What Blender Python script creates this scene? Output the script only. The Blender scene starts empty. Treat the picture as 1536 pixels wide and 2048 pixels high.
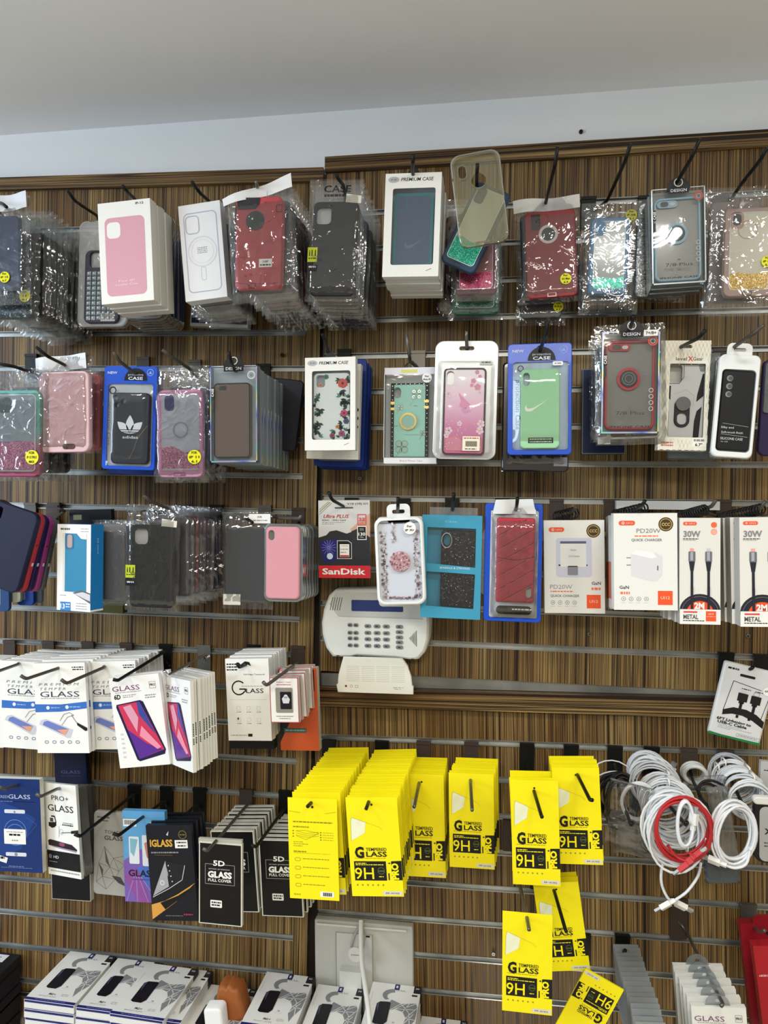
import bpy, math, random
from mathutils import Vector, Matrix, noise
from mathutils.geometry import tessellate_polygon
rnd = random.Random(7)
S = bpy.context.scene
C = S.collection
V3 = Vector
# ------------------------------------------------------------ camera
F, CX, CY = 1480.0, 768.0, 1024.0
YAW, PITCH, ROLL = 0.16094, -0.01322, 0.01412
CAM = V3((0.3946, -1.5678, -0.6177))
fwd = V3((-math.sin(YAW)*math.cos(PITCH), math.cos(YAW)*math.cos(PITCH), math.sin(PITCH)))
rt0 = V3((math.cos(YAW), math.sin(YAW), 0)); up0 = rt0.cross(fwd)
RT = rt0*math.cos(ROLL)+up0*math.sin(ROLL)
UP = -rt0*math.sin(ROLL)+up0*math.cos(ROLL)
cd = bpy.data.cameras.new('camera'); cam = bpy.data.objects.new('camera', cd); C.objects.link(cam)
m = Matrix.Identity(4)
for i in range(3):
    m[i][0] = RT[i]; m[i][1] = UP[i]; m[i][2] = -fwd[i]; m[i][3] = CAM[i]
cam.matrix_world = m
cd.sensor_fit = 'VERTICAL'; cd.sensor_height = 24; cd.sensor_width = 24; cd.lens = F/2048*24
cd.clip_start = 0.01
S.camera = cam
S.cycles.transparent_max_bounces = 24
S.cycles.max_bounces = 6
# ------------------------------------------------------------ light
S.view_settings.view_transform = 'Standard'; S.view_settings.look = 'None'
S.view_settings.exposure = 0.55; S.view_settings.gamma = 1.0; S.view_settings.use_curve_mapping = False
w = bpy.data.worlds.new('world'); S.world = w; w.use_nodes = True
w.node_tree.nodes['Background'].inputs[0].default_value = (.8, .88, 1, 1)
w.node_tree.nodes['Background'].inputs[1].default_value = 0.3
CEIL = 0.235
def area(name, loc, sx, sy, power, col, rot=(0, 0, 0)):
    l = bpy.data.lights.new(name, 'AREA'); l.shape = 'RECTANGLE'; l.size = sx; l.size_y = sy
    l.energy = power; l.color = col
    o = bpy.data.objects.new(name, l); C.objects.link(o); o.location = loc; o.rotation_euler = rot
    return o
area('ceiling_lamp', (0.77, -1.25, CEIL-.02), .24, .12, 5.0, (1, .98, .93))
area('ceiling_lamp', (1.35, -1.3, CEIL-.02), .30, .14, 4.5, (1, .98, .93))
area('ceiling_lamp', (-0.75, -1.3, CEIL-.02), .30, .14, 6.0, (1, .98, .94))
area('ceiling_lamp', (0.3, -3.0, CEIL-.02), 1.2, .6, 46, (1, .93, .80))
area('shop_window_daylight', (-2.75, -2.0, -.35), 1.2, 1.0, 40, (.66, .82, 1), (0, -math.pi/2, 0))

def at(u, v, d):
    """point of the plane d metres in front of the wall that the photo shows at pixel u, v"""
    r = fwd + RT*((u-CX)/F) - UP*((v-CY)/F)
    return CAM + r*((-d-CAM.y)/r.y)
# ------------------------------------------------------------ materials
_M = {}
def lin(h):
    c = [int(h[i:i+2], 16)/255 for i in (0, 2, 4)]
    return tuple(x/12.92 if x <= .04045 else ((x+.055)/1.055)**2.4 for x in c)+(1,)
def M(h, rough=.5, metal=0., spec=.28, coat=0., key=None):
    k = (h, rough, metal, spec, coat)
    if k in _M: return _M[k]
    a = bpy.data.materials.new('mat_'+h); a.use_nodes = True
    b = a.node_tree.nodes['Principled BSDF']
    b.inputs['Base Color'].default_value = lin(h); b.inputs['Roughness'].default_value = rough
    b.inputs['Metallic'].default_value = metal; b.inputs['Specular IOR Level'].default_value = spec
    b.inputs['Coat Weight'].default_value = coat
    _M[k] = a; return a
def nodes(name):
    a = bpy.data.materials.new(name); a.use_nodes = True
    t = a.node_tree; return a, t, t.nodes['Principled BSDF'], t.nodes['Material Output']
def N(t, ty, **kw):
    n = t.nodes.new(ty)
    for k, v in kw.items():
        if k.startswith('i_'): n.inputs[k[2:].replace('_', ' ')].default_value = v
        else: setattr(n, k, v)
    return n
def ramp(t, stops):
    r = t.nodes.new('ShaderNodeValToRGB'); e = r.color_ramp.elements
    while len(e) < len(stops): e.new(.5)
    for x, (p, c) in zip(e, stops): x.position = p; x.color = lin(c)
    return r
def wood(name, along='Z'):
    a, t, b, o = nodes(name)
    tc = N(t, 'ShaderNodeTexCoord'); mp = N(t, 'ShaderNodeMapping')
    mp.inputs['Scale'].default_value = (150, 20, .55) if along == 'Z' else (.55, 20, 125)
    t.links.new(tc.outputs['Object'], mp.inputs[0])
    n1 = N(t, 'ShaderNodeTexNoise', i_Scale=1.0, i_Detail=1.6, i_Roughness=.55)
    t.links.new(mp.outputs[0], n1.inputs['Vector'])
    r = ramp(t, [(.34, '2a1f14'), (.40, '3a2b1c'), (.43, 'a08454'), (.465, '5e472c'), (.495, '33261a'), (.52, 'b2945a'), (.56, '806338'), (.59, '3b2c20'), (.62, 'baa066'), (.68, '5a4632')])
    t.links.new(n1.outputs[0], r.inputs[0])
    m2 = N(t, 'ShaderNodeMapping'); m2.inputs['Scale'].default_value = (9, 9, .9) if along == 'Z' else (.9, 9, 14)
    t.links.new(tc.outputs['Object'], m2.inputs[0])
    n2 = N(t, 'ShaderNodeTexNoise', i_Scale=1.0, i_Detail=1)
    t.links.new(m2.outputs[0], n2.inputs['Vector'])
    r2 = ramp(t, [(.35, 'c2b0a4'), (.65, 'ffffff')])
    t.links.new(n2.outputs[0], r2.inputs[0])
    mx = N(t, 'ShaderNodeMix', data_type='RGBA', blend_type='MULTIPLY'); mx.inputs[0].default_value = 1
    t.links.new(r.outputs[0], mx.inputs[6]); t.links.new(r2.outputs[0], mx.inputs[7])
    t.links.new(mx.outputs[2], b.inputs['Base Color'])
    b.inputs['Roughness'].default_value = .42; b.inputs['Specular IOR Level'].default_value = .35
    return a
WOODV = wood('zebrano_laminate', 'Z'); WOODH = wood('zebrano_trim', 'X')
def mottled(name, h1, h2, scale, rough, metal=0, bump=0.):
    a, t, b, o = nodes(name)
    tc = N(t, 'ShaderNodeTexCoord'); n = N(t, 'ShaderNodeTexNoise', i_Scale=scale, i_Detail=4)
    t.links.new(tc.outputs['Object'], n.inputs['Vector'])
    r = ramp(t, [(.35, h1), (.65, h2)]); t.links.new(n.outputs[0], r.inputs[0])
    t.links.new(r.outputs[0], b.inputs['Base Color'])
    b.inputs['Roughness'].default_value = rough; b.inputs['Metallic'].default_value = metal
    if bump:
        bp = N(t, 'ShaderNodeBump', i_Strength=bump, i_Distance=.002); t.links.new(n.outputs[0], bp.inputs['Height'])
        t.links.new(bp.outputs[0], b.inputs['Normal'])
    return a
ALU = mottled('brushed_aluminium', '8d908f', 'b4b6b3', 9, .36, .75)
ALUD = mottled('dull_aluminium', '7c7e7c', 'a0a2a0', 9, .4, .6)
PLASTER = mottled('painted_plaster', 'eef1f3', 'f3f5f6', 3, .75, 0, .08)
CEILM = mottled('ceiling_paint', 'f0f1f3', 'f5f6f8', 2, .85, 0, .05)
def clear(name, base=.1, tint='ffffff', rough=.06, bump=.6, bscale=60, haze='e8eef2', gain=1.0, dist=.004):
    """thin clear plastic: mostly see-through, shiny, a little haze"""
    a, t, b, o = nodes(name)
    t.nodes.remove(b)
    tr = N(t, 'ShaderNodeBsdfTransparent'); tr.inputs[0].default_value = lin(tint)
    gl = N(t, 'ShaderNodeBsdfGlossy'); gl.inputs['Roughness'].default_value = rough
    df = N(t, 'ShaderNodeBsdfDiffuse'); df.inputs[0].default_value = lin(haze)
    lw = N(t, 'ShaderNodeLayerWeight', i_Blend=.35)
    mm = N(t, 'ShaderNodeMath', operation='MULTIPLY_ADD'); mm.inputs[1].default_value = .75*gain; mm.inputs[2].default_value = .045*gain
    t.links.new(lw.outputs['Fresnel'], mm.inputs[0])
    m1 = N(t, 'ShaderNodeMixShader'); m1.inputs[0].default_value = base
    t.links.new(tr.outputs[0], m1.inputs[1]); t.links.new(df.outputs[0], m1.inputs[2])
    m2 = N(t, 'ShaderNodeMixShader'); t.links.new(mm.outputs[0], m2.inputs[0])
    t.links.new(m1.outputs[0], m2.inputs[1]); t.links.new(gl.outputs[0], m2.inputs[2])
    if bump:
        tc = N(t, 'ShaderNodeTexCoord'); n = N(t, 'ShaderNodeTexNoise', i_Scale=bscale, i_Detail=2.5, i_Distortion=1.2)
        t.links.new(tc.outputs['Object'], n.inputs['Vector'])
        bp = N(t, 'ShaderNodeBump', i_Strength=bump, i_Distance=dist); t.links.new(n.outputs[0], bp.inputs['Height'])
        for q in (gl, lw): t.links.new(bp.outputs[0], q.inputs['Normal'])
    t.links.new(m2.outputs[0], o.inputs[0])
    return a
BAG = clear('crinkled_clear_bag', .015, 'fcfdfe', .035, .6, 26, gain=1.1, dist=.005)
BAGD = clear('dusty_clear_bag', .055, 'f0f2f2', .08, .4, 34, haze='a8acb0', gain=.9, dist=.004)
CLR = clear('clear_plastic', .02, 'fafbfb', .05, .15, 14, gain=.6)
CLRG = clear('grey_clear_plastic', .26, 'dfe4e6', .1, .2, 18, haze='b4babd')
FROST = clear('frosted_pouch', .45, 'f0f2f3', .2, .5, 30, haze='d3d8da')
AMBER = clear('yellowed_clear_plastic', .12, 'f5f4e8', .07, .2, 16, haze='cfccaa')
SMOKE = clear('smoked_glass', .12, '6b6257', .05, 0, haze='4a4038')
SMK = clear('smoky_clear_panel', .45, 'c8c8c4', .12, .1, 20, haze='8f8f8b', gain=.5)
def glitter(name, cols, scale=900, rough=.25, metal=.35):
    a, t, b, o = nodes(name)
    tc = N(t, 'ShaderNodeTexCoord'); v = N(t, 'ShaderNodeTexVoronoi', i_Scale=scale)
    t.links.new(tc.outputs['Object'], v.inputs['Vector'])
    sp = N(t, 'ShaderNodeSeparateColor'); t.links.new(v.outputs['Color'], sp.inputs[0])
    n = len(cols); r = ramp(t, [((i+.5)/n, c) for i, c in enumerate(cols)])
    r.color_ramp.interpolation = 'CONSTANT'
    t.links.new(sp.outputs[0], r.inputs[0]); t.links.new(r.outputs[0], b.inputs['Base Color'])
    b.inputs['Roughness'].default_value = rough; b.inputs['Metallic'].default_value = metal
    if not metal: b.inputs['Specular IOR Level'].default_value = .12
    bp = N(t, 'ShaderNodeBump', i_Strength=.8, i_Distance=.001); t.links.new(sp.outputs[1], bp.inputs['Height'])
    t.links.new(bp.outputs[0], b.inputs['Normal'])
    return a
GPINK = glitter('pink_glitter', ['9c5a8c', 'd98cae', 'b0709c', 'e8a9a0', '85507e', 'f0c8d8'])
GHOT = glitter('magenta_glitter', ['c02a66', 'e0508a', 'a01f55', 'f39ab8'])
GTEAL = glitter('teal_glitter', ['159b83', '34c7a8', '0f7d6b', '7be8cf'])
GMINT = glitter('mint_glitter', ['5fae94', '9ad9c0', '3d8672', 'd7f3e6'])
GGOLD = glitter('gold_glitter', ['b98d2f', 'e6c565', '94702a', 'fbe9a8'])
GDARK = glitter('dark_star_glitter', ['10262c', '18363c', '0c1c22', '1c444c', '7f9fa0'], 420)
GBLK = glitter('black_sequin', ['121214', '1b1b1e', '232327', '0c0c0e', '3d3d44'], 380, .35, 0)
GSIL = glitter('silver_speckle', ['8f9294', 'b9bcbd', '70757a', 'dfe2e4'], 500)
HOLO = None
def holo():
    a, t, b, o = nodes('holographic_foil')
    tc = N(t, 'ShaderNodeTexCoord'); s = N(t, 'ShaderNodeSeparateXYZ'); t.links.new(tc.outputs['Object'], s.inputs[0])
    ad = N(t, 'ShaderNodeMath', operation='ADD'); t.links.new(s.outputs[0], ad.inputs[0]); t.links.new(s.outputs[2], ad.inputs[1])
    mu = N(t, 'ShaderNodeMath', operation='MULTIPLY'); mu.inputs[1].default_value = 9; t.links.new(ad.outputs[0], mu.inputs[0])
    fr = N(t, 'ShaderNodeMath', operation='FRACT'); t.links.new(mu.outputs[0], fr.inputs[0])
    r = ramp(t, [(0, 'b7c0d8'), (.2, '6c7df0'), (.35, 'd8dff0'), (.5, 'e8e27a'), (.62, '79e0d8'), (.8, 'c9b3e8'), (1, 'b7c0d8')])
    t.links.new(fr.outputs[0], r.inputs[0]); t.links.new(r.outputs[0], b.inputs['Base Color'])
    b.inputs['Metallic'].default_value = .6; b.inputs['Roughness'].default_value = .22
    return a
HOLO = holo()
def grad(name, stops, axis=2, lo=0, hi=.15, rough=.4):
    a, t, b, o = nodes(name)
    tc = N(t, 'ShaderNodeTexCoord'); s = N(t, 'ShaderNodeSeparateXYZ'); t.links.new(tc.outputs['Object'], s.inputs[0])
    mr = N(t, 'ShaderNodeMapRange'); mr.inputs[1].default_value = lo; mr.inputs[2].default_value = hi
    t.links.new(s.outputs[axis], mr.inputs[0]); r = ramp(t, stops); t.links.new(mr.outputs[0], r.inputs[0])
    t.links.new(r.outputs[0], b.inputs['Base Color']); b.inputs['Roughness'].default_value = rough
    return a
WHITE = M('eeeeea', .45); WH2 = M('dfe0dd', .5); CREAM = M('dcdad0', .55); BLACK = M('0c0c0f', .35); INK = M('17171a', .6)
YEL = M('f6e713', .42); HOOKB = M('121311', .38, .1); HOOKG = M('6d6a64', .35, .7); HOOKW = M('55504a', .4, .4)
CHROME = M('c9cccd', .18, .95); BRN = M('4a3f39', .45, .2); PLW = M('e9ecec', .35)
GREY = M('8a8c8c', .5); RED = M('c42a2f', .4); BLUE = M('1544b4', .3, 0, .5, .3); ORG = M('ee5a2b', .5)
# ------------------------------------------------------------ mesh builder
def rr(cx, cz, w, h, r, n=5):
    r = min(r, w/2-1e-5, h/2-1e-5); out = []
    for k, (sx, sz) in enumerate(((1, 1), (-1, 1), (-1, -1), (1, -1))):
        for i in range(n+1):
            a = math.pi/2*(k+i/n)
            out.append((cx+sx*(w/2-r)+r*math.cos(a), cz+sz*(h/2-r)+r*math.sin(a)))
    return out
def circ(cx, cz, r, n=20, rz=None):
    rz = rz or r
    return [(cx+r*math.cos(2*math.pi*i/n), cz+rz*math.sin(2*math.pi*i/n)) for i in range(n)]
_T = {}
def text_geo(s, b, sh):
    k = (s, b, sh)
    if k in _T: return _T[k]
    c = bpy.data.curves.new('t', 'FONT'); c.body = s; c.resolution_u = 2; c.offset = b; c.shear = sh
    o = bpy.data.objects.new('t', c); C.objects.link(o)
    me = o.evaluated_get(bpy.context.evaluated_depsgraph_get()).to_mesh()
    vs = [(v.co.x, v.co.y) for v in me.vertices]; fs = [tuple(p.vertices) for p in me.polygons]
    bpy.data.objects.remove(o); bpy.data.curves.remove(c)
    xs = [v[0] for v in vs] or [0, 1]; ys = [v[1] for v in vs] or [0, 1]
    _T[k] = (vs, fs, min(xs), max(xs), min(ys), max(ys)); return _T[k]
LAY = .00025
class G:
    def __init__(s, W=1., H=1.): s.v = []; s.f = []; s.m = []; s.mats = []; s.W = W; s.H = H; s.sm = []
    def mi(s, mt):
        if mt not in s.mats: s.mats.append(mt)
        return s.mats.index(mt)
    def add(s, vs, fs, mt, smooth=False):
        o = len(s.v); s.v += [tuple(v) for v in vs]; i = s.mi(mt)
        for f in fs: s.f.append(tuple(o+k for k in f)); s.m.append(i); s.sm.append(smooth)
    def P(s, fx, fy): return ((fx-.5)*s.W, (1-fy)*s.H)
    def box(s, x0, x1, y0, y1, z0, z1, mt, front=None):
        vs = [(x, y, z) for x in (x0, x1) for y in (y0, y1) for z in (z0, z1)]
        fs = [(0, 1, 3, 2), (4, 6, 7, 5), (2, 3, 7, 6), (0, 2, 6, 4), (1, 5, 7, 3)]
        s.add(vs, fs, mt); s.add(vs, [(0, 4, 5, 1)], front or mt)
    def flat(s, loop, y, mt): s.add([(x, y, z) for x, z in loop], [tuple(range(len(loop)))], mt)
    def plate(s, outer, y0, y1, mt, holes=(), bev=0, inner=None, fm=None):
        """solid between y0 (front) and y1 (back) with holes; bev rounds the front edge"""
        loops = [list(outer)]+[list(h) for h in holes]
        n = len(outer)
        front = list(outer)
        if bev:
            cx = sum(p[0] for p in outer)/n; cz = sum(p[1] for p in outer)/n
            wx = max(p[0] for p in outer)-min(p[0] for p in outer); wz = max(p[1] for p in outer)-min(p[1] for p in outer)
            front = [(cx+(x-cx)*(1-2*bev/wx), cz+(z-cz)*(1-2*bev/wz)) for x, z in outer]
        for y, L in ((y0, [front]+loops[1:]), (y1, loops)):
            tri = tessellate_polygon([[V3((x, z, 0)) for x, z in l] for l in L])
            flat = [p for l in L for p in l]
            s.add([(x, y, z) for x, z in flat], tri, (fm or mt) if y == y0 else mt)
        if bev:
            ym = y0+bev
            s.add([(x, y0, z) for x, z in front]+[(x, y0+bev*.3, z) for x, z in [((a[0]*.3+b[0]*.7), (a[1]*.3+b[1]*.7)) for a, b in zip(front, outer)]]+[(x, ym, z) for x, z in outer]+[(x, y1, z) for x, z in outer],
                  [(k*n+i, k*n+(i+1) % n, (k+1)*n+(i+1) % n, (k+1)*n+i) for k in range(3) for i in range(n)], mt, True)
        else:
            s.add([(x, y, z) for y in (y0, y1) for x, z in outer], [(i, (i+1) % n, n+(i+1) % n, n+i) for i in range(n)], mt)
        for h in loops[1:]:
            k = len(h); s.add([(x, y, z) for y in (y0, y1) for x, z in h], [(i, (i+1) % k, k+(i+1) % k, k+i) for i in range(k)], mt)
    def tube(s, pts, r, mt, n=8, closed=False, caps=True):
        pts = [V3(p) for p in pts]; vs = []; k = len(pts); up = None
        for i, p in enumerate(pts):
            a = pts[(i-1) % k] if (i or closed) else p; b = pts[(i+1) % k] if (i < k-1 or closed) else p
            t = (b-a).normalized()
            if up is None:
                up = t.orthogonal().normalized()
            up = (up-t*up.dot(t)).normalized(); q = t.cross(up)
            ri = r[i] if isinstance(r, (list, tuple)) else r
            for j in range(n): an = 2*math.pi*j/n; vs.append(p+(up*math.cos(an)+q*math.sin(an))*ri)
        e = k if closed else k-1
        fs = [(i*n+j, i*n+(j+1) % n, ((i+1) % k)*n+(j+1) % n, ((i+1) % k)*n+j) for i in range(e) for j in range(n)]
        if not closed and caps: fs += [tuple(range(n)), tuple(range((k-1)*n, k*n))]
        s.add(vs, fs, mt, True)
    # print: flat marks in fractions of the front face
    def r(s, a, b, c, d, mt, l=1, rad=0, y=0):
        (x0, z1), (x1, z0) = s.P(a, b), s.P(c, d)
        L = rr((x0+x1)/2, (z0+z1)/2, x1-x0, z1-z0, rad*s.W) if rad else [(x0, z0), (x1, z0), (x1, z1), (x0, z1)]
        s.flat(L, y-l*LAY, mt)
    def fr(s, a, b, c, d, t, mt, l=1, rad=0, y=0):
        (x0, z1), (x1, z0) = s.P(a, b), s.P(c, d); t *= s.W
        s.ringl(rr((x0+x1)/2, (z0+z1)/2, x1-x0, z1-z0, max(rad*s.W, 1e-4)), rr((x0+x1)/2, (z0+z1)/2, x1-x0-2*t, z1-z0-2*t, max(rad*s.W-t, 1e-4)), y-l*LAY, mt)
    def ringl(s, A, B, y, mt):
        n = len(A); s.add([(x, y, z) for x, z in A+B], [(i, (i+1) % n, n+(i+1) % n, n+i) for i in range(n)], mt)
    def disc(s, fx, fy, rf, mt, l=1, y=0, n=20, e=1):
        x, z = s.P(fx, fy); s.flat(circ(x, z, rf*s.W, n, rf*s.W*e), y-l*LAY, mt)
    def ring(s, fx, fy, ro, ri, mt, l=1, y=0, n=28):
        x, z = s.P(fx, fy); s.ringl(circ(x, z, ro*s.W, n), circ(x, z, ri*s.W, n), y-l*LAY, mt)
    def pl(s, pts, mt, l=1, y=0):
        L = [s.P(*p) for p in pts]
        s.add([(x, y-l*LAY, z) for x, z in L], tessellate_polygon([[V3((x, z, 0)) for x, z in L]]), mt)
    def ln(s, pts, t, mt, l=1, y=0):
        L = [V3(s.P(*p)) for p in pts]; t = t*s.W/2
        for a, b in zip(L, L[1:]):
            d = (b-a).normalized()*t; q = V3((-d.y, d.x)); a = a-d*.5; b = b+d*.5
            s.flat([tuple(a+q), tuple(b+q), tuple(b-q), tuple(a-q)], y-l*LAY, mt)
    def t(s, fx, fy, txt, hf, mt, wf=None, b=.0, rot=0, sh=0, l=2, al='c', y=0):
        vs, fs, x0, x1, y0, y1 = text_geo(txt, b, sh)
        k = hf*s.H/.7; kx = wf*s.W/(x1-x0) if wf else k
        if rot and wf: kx = wf*s.H/(x1-x0)
        if rot: k = hf*s.W/.7
        cx, cz = s.P(fx, fy); ca, sa = math.cos(rot), math.sin(rot); out = []
        ox = (x0+x1)/2 if al == 'c' else x0; oy = .35
        for x, yy in vs:
            px, pz = (x-ox)*kx, (yy-oy)*k
            out.append((cx+px*ca-pz*sa, y-l*LAY, cz+px*sa+pz*ca))
        s.add(out, fs, mt)
    def dash(s, a, c, fy, hf, mt, l=1, y=0, seed=1):
        """a line of print too small to read"""
        q = random.Random(seed+int(fy*977)); x = a
        while x < c:
            e = min(c, x+q.uniform(.02, .075)); s.r(x, fy-hf/2, e, fy+hf/2, mt, l, 0, y); x = e+.012
    def build(s, name, parent=None, mat=None):
        me = bpy.data.meshes.new(name); me.from_pydata(s.v, [], s.f)
        for q in s.mats: me.materials.append(q)
        me.polygons.foreach_set('material_index', s.m); me.polygons.foreach_set('use_smooth', s.sm); me.update()
        o = bpy.data.objects.new(name, me); C.objects.link(o)
        if parent: o.parent = parent
        if mat: o.matrix_world = mat
        return o
def tag(o, label=None, cat=None, group=None, kind=None):
    for k, v in (('label', label), ('category', cat), ('group', group), ('kind', kind)):
        if v: o[k] = v
    return o
def empty(name, mat, label, cat, group=None):
    o = bpy.data.objects.new(name, None); C.objects.link(o); o.empty_display_size = .02
    o.matrix_world = mat; return tag(o, label, cat, group)
def frame(TL, TR, BL, d, dR=None, dB=None):
    a, b, c = at(*TL, d), at(*TR, d if dR is None else dR), at(*BL, d if dB is None else dB)
    x = (b-a); W = x.length; x.normalize(); z = a-c; z -= x*z.dot(x); H = z.length; z.normalize(); y = z.cross(x)
    o = a+x*W/2-z*H
    mt = Matrix.Identity(4)
    for i in range(3): mt[i][0] = x[i]; mt[i][1] = y[i]; mt[i][2] = z[i]; mt[i][3] = o[i]
    return mt, W, H
def copytree(o, off=V3((0, 0, 0)), rot=None, label=None, group=None, skip=()):
    c = o.copy(); C.objects.link(c)
    mw = o.matrix_world.copy()
    if rot: mw = mw @ rot
    mw.translation = mw.translation+off
    c.matrix_world = mw
    if label: c['label'] = label
    if group: c['group'] = group
    for ch in o.children:
        if ch.name.split('.')[0] in skip: continue
        k = ch.copy(); C.objects.link(k); k.parent = c
        for g in ch.children:
            if g.name.split('.')[0] in skip: continue
            q = g.copy(); C.objects.link(q); q.parent = k
    return c
ORD = 'first second third fourth fifth sixth seventh eighth ninth tenth eleventh twelfth thirteenth fourteenth fifteenth sixteenth seventeenth eighteenth nineteenth twentieth twenty-first twenty-second twenty-third twenty-fourth twenty-fifth twenty-sixth'.split()
def stack(o, n, step, label, group, rise=-.045, jx=.0015, jr=.012, skip=(), dx=0):
    """n more of the same behind o, each nearer the wall"""
    H = .18
    out = []; own = 1 if o.get('group') == group else 0
    for i in range(1, n+1):
        r = Matrix.Translation((0, 0, H)) @ Matrix.Rotation(rnd.uniform(-jr, jr), 4, 'Y') @ Matrix.Translation((0, 0, -H))
        out.append(copytree(o, V3((rnd.uniform(-jx, jx)+dx*i, step*i, rise*step*i+rnd.uniform(-jx, jx))), r, label+', '+ORD[i-1+own]+' back', group, skip))
    if own: o['label'] = label+', first back'
    return out
# ------------------------------------------------------------ packaging kit
def carton(name, label, cat, TL, TR, BL, d, t, mt, draw=None, dR=None, dB=None, group=None, side=None, solid=True):
    """a closed printed box; one mesh, or an Empty with parts if draw adds some"""
    mx, W, H = frame(TL, TR, BL, d, dR, dB)
    g = G(W, H)
    if solid: g.box(-W/2, W/2, 0, t, 0, H, side or mt, mt)
    if draw: draw(g)
    o = g.build(name, None, mx); tag(o, label, cat, group)
    return o
def pack(name, label, cat, TL, TR, BL, d, group=None, dR=None, dB=None):
    mx, W, H = frame(TL, TR, BL, d, dR, dB)
    o = empty(name, mx, label, cat, group)
    return o, W, H
_B = {}
def bag(root, W, H, seed=0, mt=None, bulge=.012, a=(0, 0, 1, 1), amp=.0035, name='bag', back=True, top=.12):
    mt = mt or BAG; (fx0, fy0, fx1, fy1) = a
    x0, x1 = (fx0-.5)*W, (fx1-.5)*W; z1, z0 = (1-fy0)*H, (1-fy1)*H
    g = G(W, H); nx, nz = 22, 34; o = V3((seed*3.7, seed*1.9, 0)); vs = []
    for j in range(nz+1):
        for i in range(nx+1):
            u, v = i/nx, j/nz
            e = min(1, 10*min(u, 1-u)); e = e*e*(3-2*e)
            vv = (1-v); e2 = min(1, 12*v) * (1 if vv > top*1.3 else max(0, vv/(top*1.3+1e-6))**1.5)
            p = V3((u*3, v*4.5, 0))+o
            n1 = abs(noise.noise(p*1.7)); n2 = abs(noise.noise(V3((p.x*4+p.y, p.y*.8, 3)))); n3 = noise.noise(p*4)
            wr = (max(0, 1-5*n1)+max(0, 1-4*n2)*.9)*amp+n3*amp*.35
            k = .22+.9*(1-e)+.95*max(0, 1-6.5*(1-v))+.3*max(0, 1-8*v)
            vs.append((x0+(x1-x0)*(u+noise.noise(p*1.3+o)*.012*(1 if .05 < v else 2)), -bulge*e*e2-wr*k-.0006, z0+(z1-z0)*(v+noise.noise(p*1.1-o)*.006)))
    fs = [(j*(nx+1)+i, j*(nx+1)+i+1, (j+1)*(nx+1)+i+1, (j+1)*(nx+1)+i) for j in range(nz) for i in range(nx)]
    g.add(vs, fs, mt, True)
    if back: g.flat([(x0, z0), (x1, z0), (x1, z1), (x0, z1)], .002, BAG)
    return g.build(name, root)
def case(root, W, H, a, mt, t=.009, y=0, r=.13, cam_=None, holes=(), name='phone_case', rot=0, draw=None, fm=None, bev=.0018):
    """a phone case shell; a = its rectangle in fractions of the pack; cam_ = (shape, x, y, w, h) in case fractions"""
    (x0, y0, x1, y1) = a
    w, h = (x1-x0)*W, (y1-y0)*H; cx, cz = ((x0+x1)/2-.5)*W, (1-y1)*H
    g = G(w, h)
    hl = []
    for q in ([cam_] if cam_ else [])+list(holes):
        s_, qx, qy, qw, qh = q; px, pz = g.P(qx, qy)
        if s_ == 'r': hl.append(rr(px, pz, qw*w, qh*h, min(qw*w, qh*h)*.28, 4))
        elif s_ == 'p': hl.append(rr(px, pz, qw*w, qh*h, min(qw*w, qh*h)*.5, 5))
        elif s_ == 'c': hl.append(circ(px, pz, qw*w, 16))
    g.plate(rr(0, h/2, w, h, r*w, 6), -t, 0, mt, hl, bev, fm=fm)
    if draw:
        k0 = len(g.v); draw(g); g.v[k0:] = [(x, yy-t, z) for x, yy, z in g.v[k0:]]
    o = g.build(name, root)
    o.matrix_local = Matrix.Translation((cx, y, cz+h)) @ Matrix.Rotation(rot, 4, 'Y') @ Matrix.Translation((0, 0, -h))
    return o
def sticker(root, W, H, fx, fy, rf, y, txt='', mt=None, name='sticker'):
    g = G(W, H); x, z = g.P(fx, fy); g.plate(circ(x, z, rf*W, 22), y-.0004, y, mt or M('e6e312', .4))
    ls = txt.split('|') if txt else []
    for i, s_ in enumerate(ls):
        g.t(fx, fy+(i-(len(ls)-1)/2)*rf*W/H*.62, s_, rf*W/H*.34, INK, rf*(1.35 if i != 1 else 1.5)*min(1, len(s_)/5), b=.02, l=3, y=y-.0004)
    return g.build(name, root)
def header(root, W, H, pts, mt=None, y=-.003, name='header_flap'):
    """folded card or film strip across the head of a bag, slightly bowed"""
    g = G(W, H); a, b, c, d_ = [g.P(*p) for p in pts]; n = 10; vs = []
    for k in range(n+1):
        q = k/n
        for (p, r_) in ((a, b), (d_, c)):
            vs.append((p[0]+(r_[0]-p[0])*q, y-.004*math.sin(q*math.pi*2.2)-.002*math.sin(q*9), p[1]+(r_[1]-p[1])*q))
    g.add(vs, [(2*k, 2*k+2, 2*k+3, 2*k+1) for k in range(n)], mt or M('dfe3e6', .25), True)
    return g.build(name, root)
def wy(x): return x*.0436-.005 if x < 0 else -.011
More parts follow.
